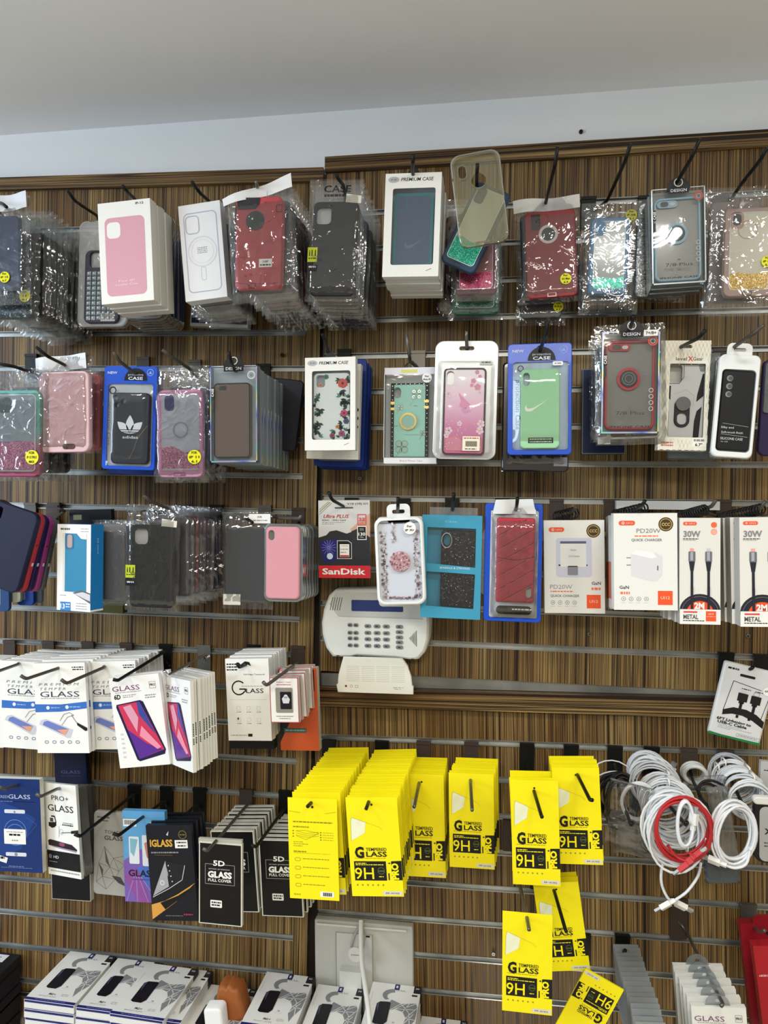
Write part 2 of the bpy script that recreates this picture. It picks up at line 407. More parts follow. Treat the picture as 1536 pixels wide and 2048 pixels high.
def hook(label, pts, brk=None, mt=None, r=.0032, bw=.030, bh=.062, bm=None, group='slatwall hooks'):
    """pts: pixel points with depths from wall to tip; brk = (u, v) top centre of the backplate on the rail"""
    mt = mt or HOOKB; bm = bm or mt
    P = [at(*p) for p in pts]
    if brk:
        b = at(brk[0], brk[1], .004)
        base = V3((b.x, wy(b.x), b.z-bh*.55))
    else: base = V3((P[0].x, wy(P[0].x), P[0].z-.004))
    root = empty('display_hook', Matrix.Translation(base), label, 'hook', group)
    g = G(); L = [V3((0, 0, 0))]+[p-base for p in P]
    # round the bends
    Q = [L[0]]
    for i in range(1, len(L)-1):
        a, b, c = L[i-1], L[i], L[i+1]
        k = min(.008, (a-b).length*.4, (c-b).length*.4)
        p0 = b+(a-b).normalized()*k; p1 = b+(c-b).normalized()*k
        Q += [p0, (p0+p1)/4+b/2, p1]
    Q.append(L[-1]); g.tube(Q, r, mt, 8); g.build('arm', root)
    if brk:
        g = G(); g.plate(rr(0, bh*.05, bw, bh, .003, 2), -.003, 0, bm, bev=.0008)
        g.box(-bw/2, bw/2, -.005, .004, bh*.5, bh*.55+.003, bm); g.build('backplate', root)
    return root
# ============================================================ SETTING
def struct(name, g, mat=None): o = g.build(name, None, mat); o['kind'] = 'structure'; return o
WX0, WX1 = -2.9, 3.1; BY = -4.2; FZ = -2.25
g = G(); g.box(WX0, WX1, .02, .08, FZ, CEIL, PLASTER); struct('wall_back', g)
g = G(); g.box(WX0, WX1, BY, .08, CEIL, CEIL+.06, CEILM); struct('ceiling', g)
g = G(); g.box(WX0, WX1, BY, .08, FZ-.06, FZ, mottled('floor_tile', 'b5ab9a', 'c4baa8', 4, .35)); struct('floor', g)
g = G(); g.box(WX0-.06, WX0, BY, .08, FZ, CEIL, M('cfd0ce', .8)); struct('wall_left', g)
g = G(); g.box(WX1, WX1+.06, BY, .08, FZ, CEIL, M('cfcabd', .8)); struct('wall_right', g)
g = G(); g.box(WX0, WX1, BY-.06, BY, FZ, CEIL, M('918b80', .8)); struct('wall_front', g)

g = G(); g.box(-.03, .03, .0125, .0198, -1.98, .08, M('2a211b', .7)); struct('joint_shade_strip', g)  # added dark strip, its colour stands in for shade in the panel joint
def slatwall(label, mat, x0, x1, zt, zb, rails, trims, rx0=None, rx1=None, rh=.0105, ru=None):
    root = empty('slatwall_panel', mat, label, 'wall panel')
    g = G(); rx0 = x0 if rx0 is None else rx0; rx1 = x1 if rx1 is None else rx1
    e = [zt]+[z for r_ in rails for z in (r_+rh/2, r_-rh/2)]+[zb]
    for i in range(0, len(e), 2):
        if e[i]-e[i+1] > .001: g.box(x0, x1, 0, .008, e[i+1], e[i], WOODV)
    if rx1 < x1: g.box(rx1, x1, -.0005, .008, zb, zt, WOODV)
    g.box(x0, x1, .012, .0195, zb, zt, BRN); g.build('board', root)
    for z in rails:
        g = G(); g.box(rx0, rx1, .0075, .0095, z-rh/2, z+rh/2, ALU)
        g.box(rx0, rx1, -.0022, .0075, z-rh/2-.0012, z-rh/2+.0012, ALU); g.box(rx0, rx1, -.0012, .0075, z+rh/2-.0008, z+rh/2+.0008, ALUD)
        g.build('rail', root)
    for (a, b, c, d_, mt, pr) in trims:
        g = G(); g.box(a, b, -pr, .012, c, d_, mt); g.build('trim_strip', root)
    return root
PT = .0762
zt = at(655, 321, 0).z; zt2 = zt-.031
slatwall('upper right slatwall panel of striped brown wood with grey rails and horizontal top trim',
         Matrix.Translation((.006, -.006, 0)), 0, 1.25, zt2+.0035, -.986, [-PT*k for k in range(0, 13)],
         [(-.002, 1.25, zt2, zt, WOODH, .012), (-.004, .0, -1.02, zt2, BRN, -.002)])
lowz = -1.1315
slatwall('lower right slatwall panel below the thick horizontal striped wood strip',
         Matrix.Translation((.004, 0, lowz)) @ Matrix.Rotation(-.029, 4, 'Y'), -.010, 1.25, .078, -.85, [-.0768*k for k in range(0, 11)],
         [(-.012, 1.25, .071, .1105, WOODH, .016), (-.008, 1.25, .1115, .139, ALUD, -.001)])
slatwall('left slatwall panel of striped brown wood, trim frame along top and right edge',
         Matrix.Rotation(.0436, 4, 'Z') @ Matrix.Rotation(.008, 4, 'Y'), -1.15, -.004, .0742, -1.95, [-.2515-.0781*k for k in range(-3, 21)],
         [(-1.15, -.002, .0715, .1, WOODH, .012), (-.03, -.002, -.2, .0715, WOODV, .0115)], rx1=-.036)
for (u, v) in ((720, 957), (1179, 1268), (1496, 1272), (987, 1908), (564, 710), (1162, 263)):
    p = at(u, v, .008 if v > 300 else -.017); g = G(); g.plate(circ(0, 0, .0042, 14), -.0015, .003, M('8b8b86', .3, .8) if u not in (564, 1162) else M('26221e', .5), bev=.0008)
    g.box(-.0026, .0026, -.0018, -.0015, -.0006, .0006, BLACK); g.box(-.0006, .0006, -.0018, -.0015, -.0026, .0026, BLACK)
    tag(g.build('screw', None, Matrix.Translation(p)), {720: 'small cross-head screw in the wood above the memory card', 1179: 'cross-head screw in the wood below the charger boxes',
        1496: 'cross-head screw in the wood below the cable boxes at the right edge', 987: 'cross-head screw just left of the lowest yellow glass card', 1162: 'tiny dark nail in the white wall above the wood trim', 564: 'dark screw in the wood above the metal-edged boxes of the second row'}[u], 'screw')
# ============================================================ GOODS: print designs
LB = M('3b6fc0', .4); NAVY = M('15224f', .35); TXT = M('55565c', .6); LG = M('c9cbd0', .5)
def d_pinkcase(g):
    g.r(.12, .155, .88, .93, M('d8a0b0', .5), 1, .1); g.r(.16, .20, .42, .36, WHITE, 2, .08)
    g.t(.5, .785, 'For iP', .02, M('f7dfe9'), .3, l=2); g.t(.5, .82, 'Leather Case', .02, M('f7dfe9'), .42, l=2)
    g.t(.8, .035, 'IP-12', .022, INK, .15, b=.01)
def d_magcase(g):
    c = M('a9adc0', .4)
    g.fr(.1, .09, .9, .92, .022, c, 1, .12); g.fr(.14, .12, .47, .31, .018, c, 2, .1)
    g.ring(.5, .5, .35, .325, M('d2d4da'), 1); g.ring(.5, .5, .27, .262, M('d2d4da'), 1)
    g.fr(.43, .66, .55, .80, .012, M('c5c7d0'), 1, .05)
    for i in range(4): g.dash(.38, .62, .46+i*.018, .007, M('8f9098'), seed=i)
def d_glassbox(g):      # white box, blue band, phone and hammer
    g.t(.48, .235, 'P R E M I U M', .028, M('7d7f86'), .78, sh=.2); g.t(.36, .285, 'T E M P E R', .028, M('7d7f86'), .5, sh=.2)
    g.t(.49, .345, 'GLASS', .062, M('3b3d55'), .76); g.dash(.12, .88, .392, .008, M('8d8f97'))
    g.pl([(0, .455), (.5, .46), (1, .43), (1, .505), (.5, .54), (0, .545)], LB)
    g.disc(.25, .495, .033, M('dfe9f6'), 2); g.dash(.31, .48, .495, .012, M('9db8e0'), 2); g.disc(.62, .49, .033, M('dfe9f6'), 2); g.dash(.67, .88, .488, .012, M('9db8e0'), 2)
    g.dash(.75, .97, .05, .012, INK); g.dash(.76, .98, .075, .012, INK)
    g.pl([(.1, .635), (.2, .62), (.72, .74), (.66, .83), (.6, .835), (.06, .68)], M('c9cad6', .3), 1)
    g.pl([(.16, .65), (.23, .64), (.63, .735), (.56, .80), (.13, .685)], M('6f7fc0', .3), 2)
    g.pl([(.4, .74), (.63, .735), (.56, .80)], M('e0a080', .3), 3)
    g.ln([(.47, .64), (.55, .57), (.66, .55), (.74, .58), (.62, .6), (.5, .69)], .012, M('9a9aa2'), 2)
    g.ln([(.7, .58), (.83, .7)], .015, M('8a8a92'), 2); g.pl([(.8, .66), (.99, .72), (.99, .75), (.95, .755), (.8, .69)], INK, 3)
    for i in range(5): g.fr(.15+i*.15, .86, .23+i*.15, .895, .012, M('6a6f90'), 1, .03)
def d_6d(g, k=1.):
    g.t(.32, .125, 'GLASS', .055, M('7b3f78'), .55); g.dash(.1, .62, .17, .008, M('9b9ba0'))
    g.t(.13, .215, '6D', .05, INK, .13, b=.03); g.dash(.24, .5, .205, .008, GREY); g.dash(.24, .44, .225, .008, GREY)
    g.fr(.79, .08, .92, .155, .008, GREY); g.t(.855, .115, 'PRO', .026, INK, .1, b=.02)
    g.dash(.68, .9, .225, .012, GREY); g.dash(.68, .88, .25, .012, GREY)
    P = [(.09, .30), (.57, .27), (.63, .29), (.96, .83), (.93, .88), (.42, .94), (.37, .92), (.08, .33)]
    g.pl(P, M('20204a', .3), 1); g.pl([(.12, .31), (.56, .285), (.93, .83), (.42, .915)], M('c9385a', .3), 2)
    g.pl([(.25, .58), (.6, .75), (.9, .83), (.42, .915)], M('5a2f90', .3), 3)
    g.pl([(.22, .33), (.38, .31), (.5, .46), (.44, .62)], M('d89ab0', .3), 4); g.pl([(.5, .29), (.56, .285), (.8, .66), (.52, .43)], M('3a4a98', .3), 4)
    g.pl([(.54, .55), (.88, .8), (.8, .82), (.48, .66)], M('e58fa8', .3), 5)
    for i in range(6): g.r(.1, .62+i*.05, .16, .64+i*.05, LG)
def d_yellow(g, lab='PF-X/XS'):
    y = 0
    g.disc(.5, .075, .022, INK)
    g.pl([(.07, .245), (.09, .20), (.36, .255), (.33, .36), (.06, .44)], M('e9eccb', .3), 1)
    g.ln([(.06, .44), (.07, .245), (.09, .20), (.62, .30), (.68, .33)], .006, M('b9b23a'), 2)
    g.t(.2, .555, 'G', .105, INK, .18, b=.045); g.t(.53, .525, 'TEMPERED', .032, INK, .4, b=.012); g.t(.53, .573, 'LASS', .05, INK, .4, b=.02)
    g.dash(.1, .7, .615, .008, M('b5a820'))
    g.r(.08, .645, .7, .84, INK, 1); g.dash(.11, .32, .665, .008, YEL, 2); g.dash(.11, .66, .68, .008, YEL, 2)
    g.t(.27, .765, '9H', .115, YEL, .37, b=.005, l=3); g.ring(.6, .74, .07, .055, M('4d5a2a'), 3); g.r(.54, .735, .66, .75, M('4d5a2a'), 3); g.dash(.55, .64, .8, .008, YEL, 2)
    g.pl([(.8, .645), (1, .64), (1, .835), (.84, .835), (.84, .80), (.8, .8)], INK, 1)
    g.t(.865, .745, 'PRO', .125, YEL, .165, b=.05, rot=math.pi/2, l=3); g.t(.765, .665, '+', .02, INK, .05, b=.05)
    g.dash(.73, .755, .8, .07, INK)
    for i in range(6): g.disc(.12+i*.1, .885, .018, M('9c9422'))
    g.r(.6, .945, .98, .985, M('d9d6c6'), 1); g.t(.79, .965, lab, .014, INK, .26, l=3)
def d_yellowback(g):
    g.disc(.5, .085, .025, INK); g.ln([(.02, .13), (.25, .145)], .006, M('8a7f10')); g.ln([(.75, .145), (.98, .125)], .006, M('8a7f10'))
    o = M('8c8420')
    g.dash(.1, .9, .235, .012, o); g.dash(.1, .42, .285, .012, o)
    for i in range(3): g.ln([(.16, .325+i*.022), (.36, .35+i*.018), (.62, .33+i*.02)], .006, o); g.disc(.1, .325+i*.028, .012, INK, n=8)
    g.ln([(.16, .325), (.33, .318), (.62, .34), (.36, .41), (.16, .375)], .006, o)
    for i in range(4): g.disc(.66, .335+i*.024, .012, INK, n=8); g.dash(.7, .92, .335+i*.024, .004, o)
    for i in range(3): g.dash(.1, .3+.1*(i % 2), .435+i*.02, .006, o)
    g.dash(.1, .36, .53, .012, o); g.dash(.1, .85, .545, .003, o)
    for i in range(4): g.fr(.12, .59+i*.085, .24, .625+i*.085, .008, o, 1, .05); g.dash(.28, .82-.1*(i == 3), .6+i*.085, .007, o)
    g.t(.16, .955, 'BLACK', .014, INK, .14); g.r(.62, .915, .9, .97, WHITE, 1, .02)
    for i in range(14): g.r(.68+i*.013, .925, .687+i*.013+.004*(i % 3 == 0), .96, INK, 2)
def d_5d(g):
    g.r(.025, .012, .975, .988, M('0b0b0d', .4), 1)
    g.t(.47, .245, '5D', .062, WHITE, .27, b=.03, l=3)
    g.ln([(.33, .262), (.15, .262), (.15, .505), (.83, .505), (.83, .262), (.6, .262)], .012, M('8f8f8f'), 2)
    g.t(.48, .315, 'screen protector', .02, M('c8c8c8'), .5, l=3); g.t(.49, .385, 'GLASS', .072, WHITE, .56, b=.05, l=3); g.t(.49, .455, 'FULL COVER', .034, WHITE, .54, b=.02, l=3)
    g.r(.27, .70, .54, .79, WHITE, 2, .02); g.dash(.3, .52, .728, .018, INK, 3); g.dash(.3, .5, .76, .018, INK, 3)
def d_charger(g, kind):
    g.r(.08, .075, .34, .125, M('ee5f3a'), 1, .08); g.t(.25, .10, 'UI12', .015, WHITE, .1, l=2); g.ring(.15, .1, .022, .012, WHITE, 2)
    g.disc(.82, .115, .115, M('4b3d20', .4), 1, n=24); g.ring(.82, .115, .095, .085, M('cdb06a'), 2); g.t(.82, .115, 'CCC', .03, M('e2c887'), .13, b=.02, l=3)
    if kind == 'A':
        g.r(.2, .19, .79, .61, M('cfd3e6', .3), 1, .05); g.r(.27, .24, .70, .5, M('e9eae8', .3), 2, .02); g.r(.27, .225, .70, .25, M('5e6580'), 3); g.r(.24, .475, .72, .49, M('5e6580'), 1)
        g.r(.39, .49, .56, .59, M('8d909a', .3), 2, .02); g.t(.49, .32, 'PD20W', .015, GREY, .1, l=4); g.t(.5, .385, 'UI12 Smart', .018, GREY, .18, l=4)
        g.t(.28, .715, 'PD20W', .045, M('9a9aa0'), .37); g.dash(.1, .48, .765, .012, M('ee7a50')); g.t(.34, .812, 'QUICK CHARGER', .026, M('76767c'), .48, b=.008)
        g.t(.86, .675, 'GaN', .032, INK, .15, b=.01); g.dash(.78, .93, .735, .025, M('ee7a50'))
        g.r(.7, .80, .93, .945, M('f05a30'), 1); g.t(.815, .87, 'UI12', .03, M('fbc9b6'), .14, b=.01, l=2)
        xs = (.14, .26, .38, .5); yy = .885
    else:
        g.t(.55, .18, 'PD20W', .045, M('8a8a90'), .38); g.dash(.33, .7, .235, .012, M('ee7a50')); g.t(.52, .275, 'QUICK CHARGER', .026, M('66666c'), .48, b=.008)
        g.pl([(.27, .42), (.36, .38), (.62, .40), (.76, .44), (.76, .64), (.68, .7), (.58, .7), (.27, .645)], M('dcdde2', .35), 1)
        g.pl([(.27, .42), (.36, .38), (.62, .40), (.68, .455), (.6, .47)], M('eeeff2', .35), 2); g.r(.2, .455, .27, .465, GREY); g.r(.2, .53, .27, .54, GREY); g.r(.68, .54, .70, .59, M('70727a'), 2, .01)
        g.t(.16, .765, 'GaN', .032, INK, .15, b=.01); g.dash(.1, .25, .825, .025, M('ee7a50'))
        g.r(.69, .80, .92, .945, M('f05a30'), 1); g.t(.805, .87, 'UI12', .03, M('fbc9b6'), .14, b=.01, l=2)
        xs = (.15, .27, .39, .51); yy = .885
    for x in xs: g.ring(x, yy, .035, .028, GREY); g.disc(x, yy, .01, GREY, 1); g.dash(x-.04, x+.04, yy+.04, .006, LG)
def d_cable(g):
    g.r(.08, .035, .42, .07, M('ee5f3a'), 1, .07); g.t(.3, .052, 'UI12', .014, WHITE, .14, l=2); g.ring(.16, .052, .022, .012, WHITE, 2)
    g.disc(.84, .065, .075, M('f06a48'), 1); g.ring(.84, .13, .08, .06, M('f4a08a')); g.disc(.84, .13, .055, M('f4b09c'), 1)
    g.t(.30, .15, '30W', .055, M('85858c'), .42, b=.03); g.dash(.08, .46, .197, .008, INK); g.dash(.08, .4, .21, .005, GREY)
    c = M('2b2c38', .4)
    for x in (.30, .71):
        g.r(x-.05, .285, x+.05, .315, M('e9a8a0') if x < .5 else M('c9cacf'), 1, .01); g.r(x-.085, .315, x+.085, .41, M('70737c', .3), 2, .02); g.r(x-.04, .32, x+.03, .4, M('a9acb4', .3), 3)
        g.pl([(x-.075, .41), (x+.075, .41), (x+.04, .5), (x-.04, .5)], c, 2); g.r(x-.032, .5, x+.032, .86, c, 3)
    X, Z = g.P(.5, .93)
    for i, (ro, ri, mt) in enumerate(((.52, .40, c), (.455, .447, GREY), (.41, .33, c), (.33, .0, M('f0532a')))):
        a = [(max(-g.W/2, min(g.W/2, X+ro*g.W*math.cos(q*math.pi/16))), Z+.036*g.H+ro*g.W*.95*math.sin(q*math.pi/16)) for q in range(17)]
        b = [(X+ri*g.W*math.cos(q*math.pi/16), Z+.036*g.H+ri*g.W*.95*math.sin(q*math.pi/16)) for q in range(17)]
        g.add([(x, -(i+1)*LAY, z) for x, z in a+b], [(q, q+1, 18+q, 17+q) for q in range(16)], mt)
    for x in (.30, .71): g.r(x-.032, .65, x+.032, .86, c, 6)
    g.t(.48, .825, '2M', .055, WHITE, .25, b=.05, l=7)
    g.r(0, .86, 1, 1, WHITE, 6); g.r(.09, .877, .43, .893, M('d9534a'), 7); g.t(.27, .93, 'METAL', .042, M('55555c'), .37, b=.03, l=7); g.dash(.08, .6, .967, .008, INK, 7)
    g.r(.64, .875, .89, .97, M('f05a30'), 7); g.t(.765, .9, 'UI12', .016, WHITE, .13, l=8); g.dash(.66, .87, .925, .003, WHITE, 8)
def d_sandisk(g):
    g.pl([(0, .48), (.15, .45), (.22, .4), (.35, .385), (.55, .43), (.75, .38), (.83, .4), (1, .5), (1, .84), (0, .84)], M('2b2c31', .35), 1)
    g.pl([(.62, .37), (1, .17), (1, .72), (.82, .6), (.68, .44)], M('c9a189', .5), 2); g.pl([(.64, .40), (.78, .36), (1, .48), (1, .78), (.64, .72)], M('2f3035', .35), 3)
    g.pl([(.02, .54), (.36, .5), (.33, .78), (.1, .8)], M('26246b', .3), 2)
    for i in range(14): a = i*.449; g.ln([(.2, .61), (.2+.14*math.cos(a), .61+.1*math.sin(a))], .008, M('7d84d8', .3), 3)
    g.disc(.22, .72, .06, M('c8dcec'), 4)
    for i in range(3): g.ln([(.02+.0*i, .14+.03*i-.02), (.2+.03*i, .015+.01*i)], .01, M('8f9c2a' if i != 1 else '6b6b60'), 2)
    g.t(.35, .205, 'Ultra PLUS', .045, M('b8323c'), .5, b=.015, sh=.3); g.t(.3, .255, 'SDHC   UHS-I Card', .018, INK, .46, b=.01); g.dash(.07, .5, .285, .008, GREY); g.dash(.07, .3, .305, .008, GREY)
    g.t(.76, .045, 'V10 (10) U1', .024, INK, .4, b=.01)
    g.r(.32, .09, .68, .105, M('3a3a3c'), 2, .01)
    g.fr(.76, .18, .93, .32, .015, M('d8505a'), 5, .01); g.t(.845, .245, '32', .04, M('d8404a'), .12, b=.02, l=6); g.t(.845, .292, 'GB', .014, M('d8404a'), .08, l=6)
    g.r(.755, .335, .935, .51, WHITE, 5); g.r(.77, .343, .92, .5, INK, 6); g.t(.845, .435, '130', .04, WHITE, .13, b=.02, l=7); g.t(.845, .37, 'READ', .012, WHITE, .08, l=7); g.t(.845, .39, 'UP TO', .008, WHITE, .08, l=7); g.t(.845, .475, 'MB/s', .012, WHITE, .08, l=7)
    g.pl([(.36, .515), (.58, .515), (.65, .55), (.65, .755), (.36, .755)], M('b9bcc0'), 5); g.pl([(.375, .525), (.575, .525), (.635, .555), (.635, .745), (.375, .745)], M('1b1b1f', .3), 6)
    g.r(.415, .565, .60, .73, WHITE, 7); g.r(.42, .705, .595, .728, M('c43038'), 8); g.t(.505, .585, 'SanDisk', .012, M('c43038'), .13, l=8); g.dash(.43, .58, .63, .01, GREY, 8); g.dash(.43, .55, .67, .01, GREY, 8)
    g.r(0, .84, 1, 1, M('cf2a33', .4), 4); g.t(.49, .915, 'SanDisk', .075, WHITE, .84, b=.028, l=6); g.ln([(.47, .845), (.56, .885)], .02, M('cf2a33'), 7)
def d_privacy(g):      # flat on the glass shelf; faceted pattern
    gr = M('84868a', .4); w_ = WHITE
    g.r(.47, .005, .57, .11, M('1d2060', .4), 2); g.t(.52, .055, 'E', .04, WHITE, .04, b=.05, l=3)
    g.r(.86, .0, 1, .14, M('26262a'), 2); g.t(.93, .05, '30', .03, WHITE, .07, l=3); g.r(.84, .17, .95, .2, INK, 2)
    n = 14; A = [(.5-.0+.22*math.cos(math.pi*(.5+q/n*1.0)), .22+.12*math.sin(math.pi*(1.5-q/n*1.0))) for q in range(n+1)]
    B = [(.5+.14*math.cos(math.pi*(.5+q/n)), .24+.075*math.sin(math.pi*(1.5-q/n))) for q in range(n+1)]
    A = [(x-.02, y) for x, y in A]
    for q in range(n-3): g.pl([A[q], A[q+1], B[q+1], B[q]], gr, 1)
    for i in range(12): g.r(.5+i*.018, .10+.012*(i % 3), .512+i*.018, .12+.012*(i % 2), gr, 1)
    P = [(.46, .30), (.66, .36), (.95, .32), (.99, .40), (.98, .62), (.88, .76), (.84, .86), (.77, .72), (.80, .6), (.72, .5), (.56, .46), (.46, .50), (.40, .40)]
    g.pl(P, gr, 1)
    for a, b in (((.46, .5), (.66, .36)), ((.56, .46), (.78, .34)), ((.66, .36), (.86, .52)), ((.56, .46), (.95, .44)), ((.8, .6), (.99, .4)), ((.72, .5), (.82, .34)), ((.8, .6), (.98, .62)), ((.78, .7), (.93, .52)), ((.84, .5), (.9, .74)), ((.95, .33), (.76, .42))): g.ln([a, b], .012, w_, 2)
    g.pl([(.19, .40), (.25, .36), (.42, .35), (.46, .37), (.46, .70), (.40, .76), (.24, .76), (.19, .74)], M('15151f', .2), 3); g.pl([(.19, .42), (.24, .37), (.24, .56)], M('4a4468', .2), 4)
    g.t(.58, .70, 'XR', .022, INK, .05); g.dash(.5, .66, .73, .008, LG)
    g.t(.43, .86, 'PRO +', .032, INK, .14, b=.03, sh=.2); g.t(.37, .905, 'PRIVACY GLASS', .018, GREY, .34); g.t(.68, .84, 'Soft Glue', .015, GREY, .14); g.t(.68, .865, 'Edge Glue', .015, GREY, .14)
    g.r(0, .955, 1, 1, M('22256b', .4), 1); g.dash(.2, .8, .978, .012, M('6a6fb8'), 2)
    g.dash(.05, .06, .3, .2, LG)
def flowers(g):
    q = random.Random(3); cols = ['c9504f', 'd8577a', '2f7a6c', '38608a', 'a84a78', '7a4a80', 'e09a50']
    gr_ = [M('27463c'), M('2f6a5c'), M('5e8f86'), M('1f2f30')]
    for i in range(54):
        a = q.random(); side = q.choice('LRBRB')
        x, y = {'L': (q.uniform(.03, .18), q.uniform(.3, .95)), 'R': (q.uniform(.72, .95), q.uniform(.05, .95)), 'B': (q.uniform(.05, .95), q.uniform(.8, .97))}[side]
        an = q.uniform(0, 6.3); L = q.uniform(.09, .17)
        for s_ in (-1, 0, 1):
            b_ = an+s_*.7; dx, dy = math.cos(b_)*L, math.sin(b_)*L*.5; nx, ny = -dy*.5, dx*.12
            g.pl([(x, y), (x+dx*.5+nx, y+dy*.5+ny), (x+dx, y+dy), (x+dx*.5-nx, y+dy*.5-ny)], q.choice(gr_), 2)
    for x, y, r_, c in ((.8, .16, .15, 'd2504c'), (.84, .6, .11, 'c74870'), (.78, .9, .1, 'a84a78'), (.35, .06, .08, '3a7a66'), (.52, .93, .08, '8a3f5c'), (.9, .72, .09, '3a4f7a'), (.2, .18, .07, 'c98a70'), (.66, .8, .06, 'd89040')):
        for k in range(6):
            a = k*1.047+x*7; g.disc(x+math.cos(a)*r_*.5, y+math.sin(a)*r_*.25, r_*.42, M(c), 3+k*.1, n=10)
        g.disc(x, y, r_*.25, M('5a2430'), 4, n=8)
def swoosh(g, x, y, s, mt, l=2):
    P = [(-.5, .12), (-.42, -.02), (-.43, .1), (-.34, .17), (-.1, .12), (.55, -.22), (-.2, .27), (-.4, .28), (-.48, .22)]
    g.pl([(x+a*s, y+b*s*g.W/g.H*1.1) for a, b in P], mt, l)
def trefoil(g, x, y, s, mt):
    k = g.W/g.H
    def leaf(a, L, w_):
        pts = []
        for q in range(13):
            t_ = q/12; r_ = math.sin(t_*math.pi)*w_; pts.append((t_*L, r_))
        pts += [(p[0], -p[1]) for p in pts[-2:0:-1]]; ca, sa = math.cos(a), math.sin(a)
        g.pl([(x+(px*ca-py*sa)*s, y+.22*s*k-(px*sa+py*ca)*s*k) for px, py in pts], mt, 2)
    leaf(math.pi/2, .75, .17); leaf(math.pi/2+.85, .72, .17); leaf(math.pi/2-.85, .72, .17)
    for i in range(3):
        yy = y+(.02+.09*i)*s*k; g.r(x-(.42-.1*i)*s, yy+.03*s*k, x+(.42-.1*i)*s, yy+.06*s*k, M('17171c', .5), 3)
def blossom(g, x, y, s, mt, l=2):
    for k in range(5):
        a = k*1.2566+x*9; g.disc(x+math.cos(a)*s*.55, y+math.sin(a)*s*.55*g.W/g.H, s*.38, mt, l, n=10)
    g.disc(x, y, s*.18, M('e7c35a'), l+1, n=8)
def clover(g, x, y, s):
    o = M('8a9a94', .3, .6)
    for k in range(4):
        a = k*1.5708+.785
        cx, cz = x+math.cos(a)*s*.5, y+math.sin(a)*s*.5*g.W/g.H
        g.ring(cx, cz, s*.42, s*.32, o, 2); g.ring(cx, cz, s*.22, s*.12, M('b9c9c2', .2, .7), 2, n=12)
    g.ln([(x, y), (x-s*.9, y+s*1.6*g.W/g.H)], .012, o, 2)
# ============================================================ ROW 1
CP = 'phone case pack'
def bagged(label, TL, TR, BL, d, rect, mt, cam_=None, t=.010, seed=0, r=.13, rot=0, draw=None, group=None, bm=None, amp=.0035, bulge=None, fm=None, holes=(), dR=None, name='bagged_phone_case', cat=CP, bt=.12):
    o, W, H = pack(name, label, cat, TL, TR, BL, d, group, dR)
    c = case(o, W, H, rect, mt, t, 0, r, cam_, holes, rot=rot, draw=draw, fm=fm)
    bag(o, W, H, seed, bm, (t if bulge is None else bulge)+.0015, amp=amp, top=bt)
    return o, W, H, c
# far left hook: navy case in front, many more bags behind
o, W, H, c = bagged('navy blue case in a clear bag at the left edge of the top row', (-28, 398), (62, 392), (-26, 612), .265,
    (.12, .19, .80, .86), M('22345e', .45), ('r', .25, .16, .3, .18), .010, 1, holes=[])
header(o, W, H, [(.0, .02), (1.0, -.02), (1.02, .13), (.0, .17)], M('dfe5ee', .3), -.013)
sticker(o, W, H, .52, .76, .11, -.0135, 'For|iP 15|6.7')
hook('hook through the white header at the left edge of the top row', [(-30, 395, .2), (6, 408, .30), (13, 414, .31)], (75, 470), group='')
o2, W, H, c = bagged('dark starry glitter case with yellow dot just below the navy case', (-25, 440), (84, 436), (-22, 655), .235,
    (.1, .2, .9, .93), M('26383c', .4), ('r', .26, .14, .34, .18), .011, 2, fm=GDARK, bm=BAGD)
sticker(o2, W, H, .8, .73, .1, -.014, 'FOR|11|6.1')
pr, W, H, c = bagged('black cased bag in the bunch right of the navy case', (10, 425), (106, 422), (14, 652), .20,
    (.1, .2, .9, .92), M('26282c', .4), None, .009, 5, group='bags behind the navy case', bm=BAGD)
stack(pr, 8, .0185, 'black cased bag in the bunch right of the navy case', 'bags behind the navy case', jr=.03, jx=.003)
# jewelled clamshell
o, W, H = pack('clamshell_phone_case', 'frosted clamshell with grey case covered in square gems, half behind the pink box', CP, (160, 443), (262, 440), (166, 655), .16)
g = G(W, H); g.plate(rr(0, H/2, W, H, .016, 4), -.004, .010, FROST, bev=.003); g.build('tray', o)
R = (.18, .29, .86, .97); c = case(o, W, H, R, M('3c3a4a', .35), .007, -.004, .16, ('r', .32, .13, .38, .22))
w_, h_ = (R[2]-R[0])*W, (R[3]-R[1])*H; g = G(w_, h_); gm = M('b9c4c8', .12, .7)
for i in range(6):
    for j in range(10):
        x, z = g.P(.13+i*.148, .32+j*.068); s_ = .0045; y = -.0075
        g.add([(x-s_, y, z-s_), (x+s_, y, z-s_), (x+s_, y, z+s_), (x-s_, y, z+s_), (x-s_*.4, y-.003, z-s_*.4), (x+s_*.4, y-.003, z-s_*.4), (x+s_*.4, y-.003, z+s_*.4), (x-s_*.4, y-.003, z+s_*.4)],
              [(0, 1, 5, 4), (1, 2, 6, 5), (2, 3, 7, 6), (3, 0, 4, 7), (4, 5, 6, 7)], gm)
g.build('gem_grid', c)
g = G(W, H); g.r(.52, .88, .8, .955, M('b9b5ae', .5), 1, 0, -.012)
for i in range(12): g.r(.56+i*.017, .89, .566+i*.017, .93, INK, 2, 0, -.012)
g.build('barcode_label', o)
tr, W, H = pack('clamshell_phone_case', 'grey frosted clamshell behind the pink box', CP, (235, 418), (330, 412), (250, 640), .16, 'clamshells behind the pink box')
g = G(W, H); g.plate(rr(0, H/2, W, H, .016, 4), -.004, .010, CLRG, bev=.003); g.build('tray', tr)
case(tr, W, H, (.12, .14, .88, .93), M('b9bec4', .4), .006, -.002, .16, ('r', .32, .13, .38, .22))
stack(tr, 5, .017, 'grey frosted clamshell behind the pink box', 'clamshells behind the pink box', jr=.02)
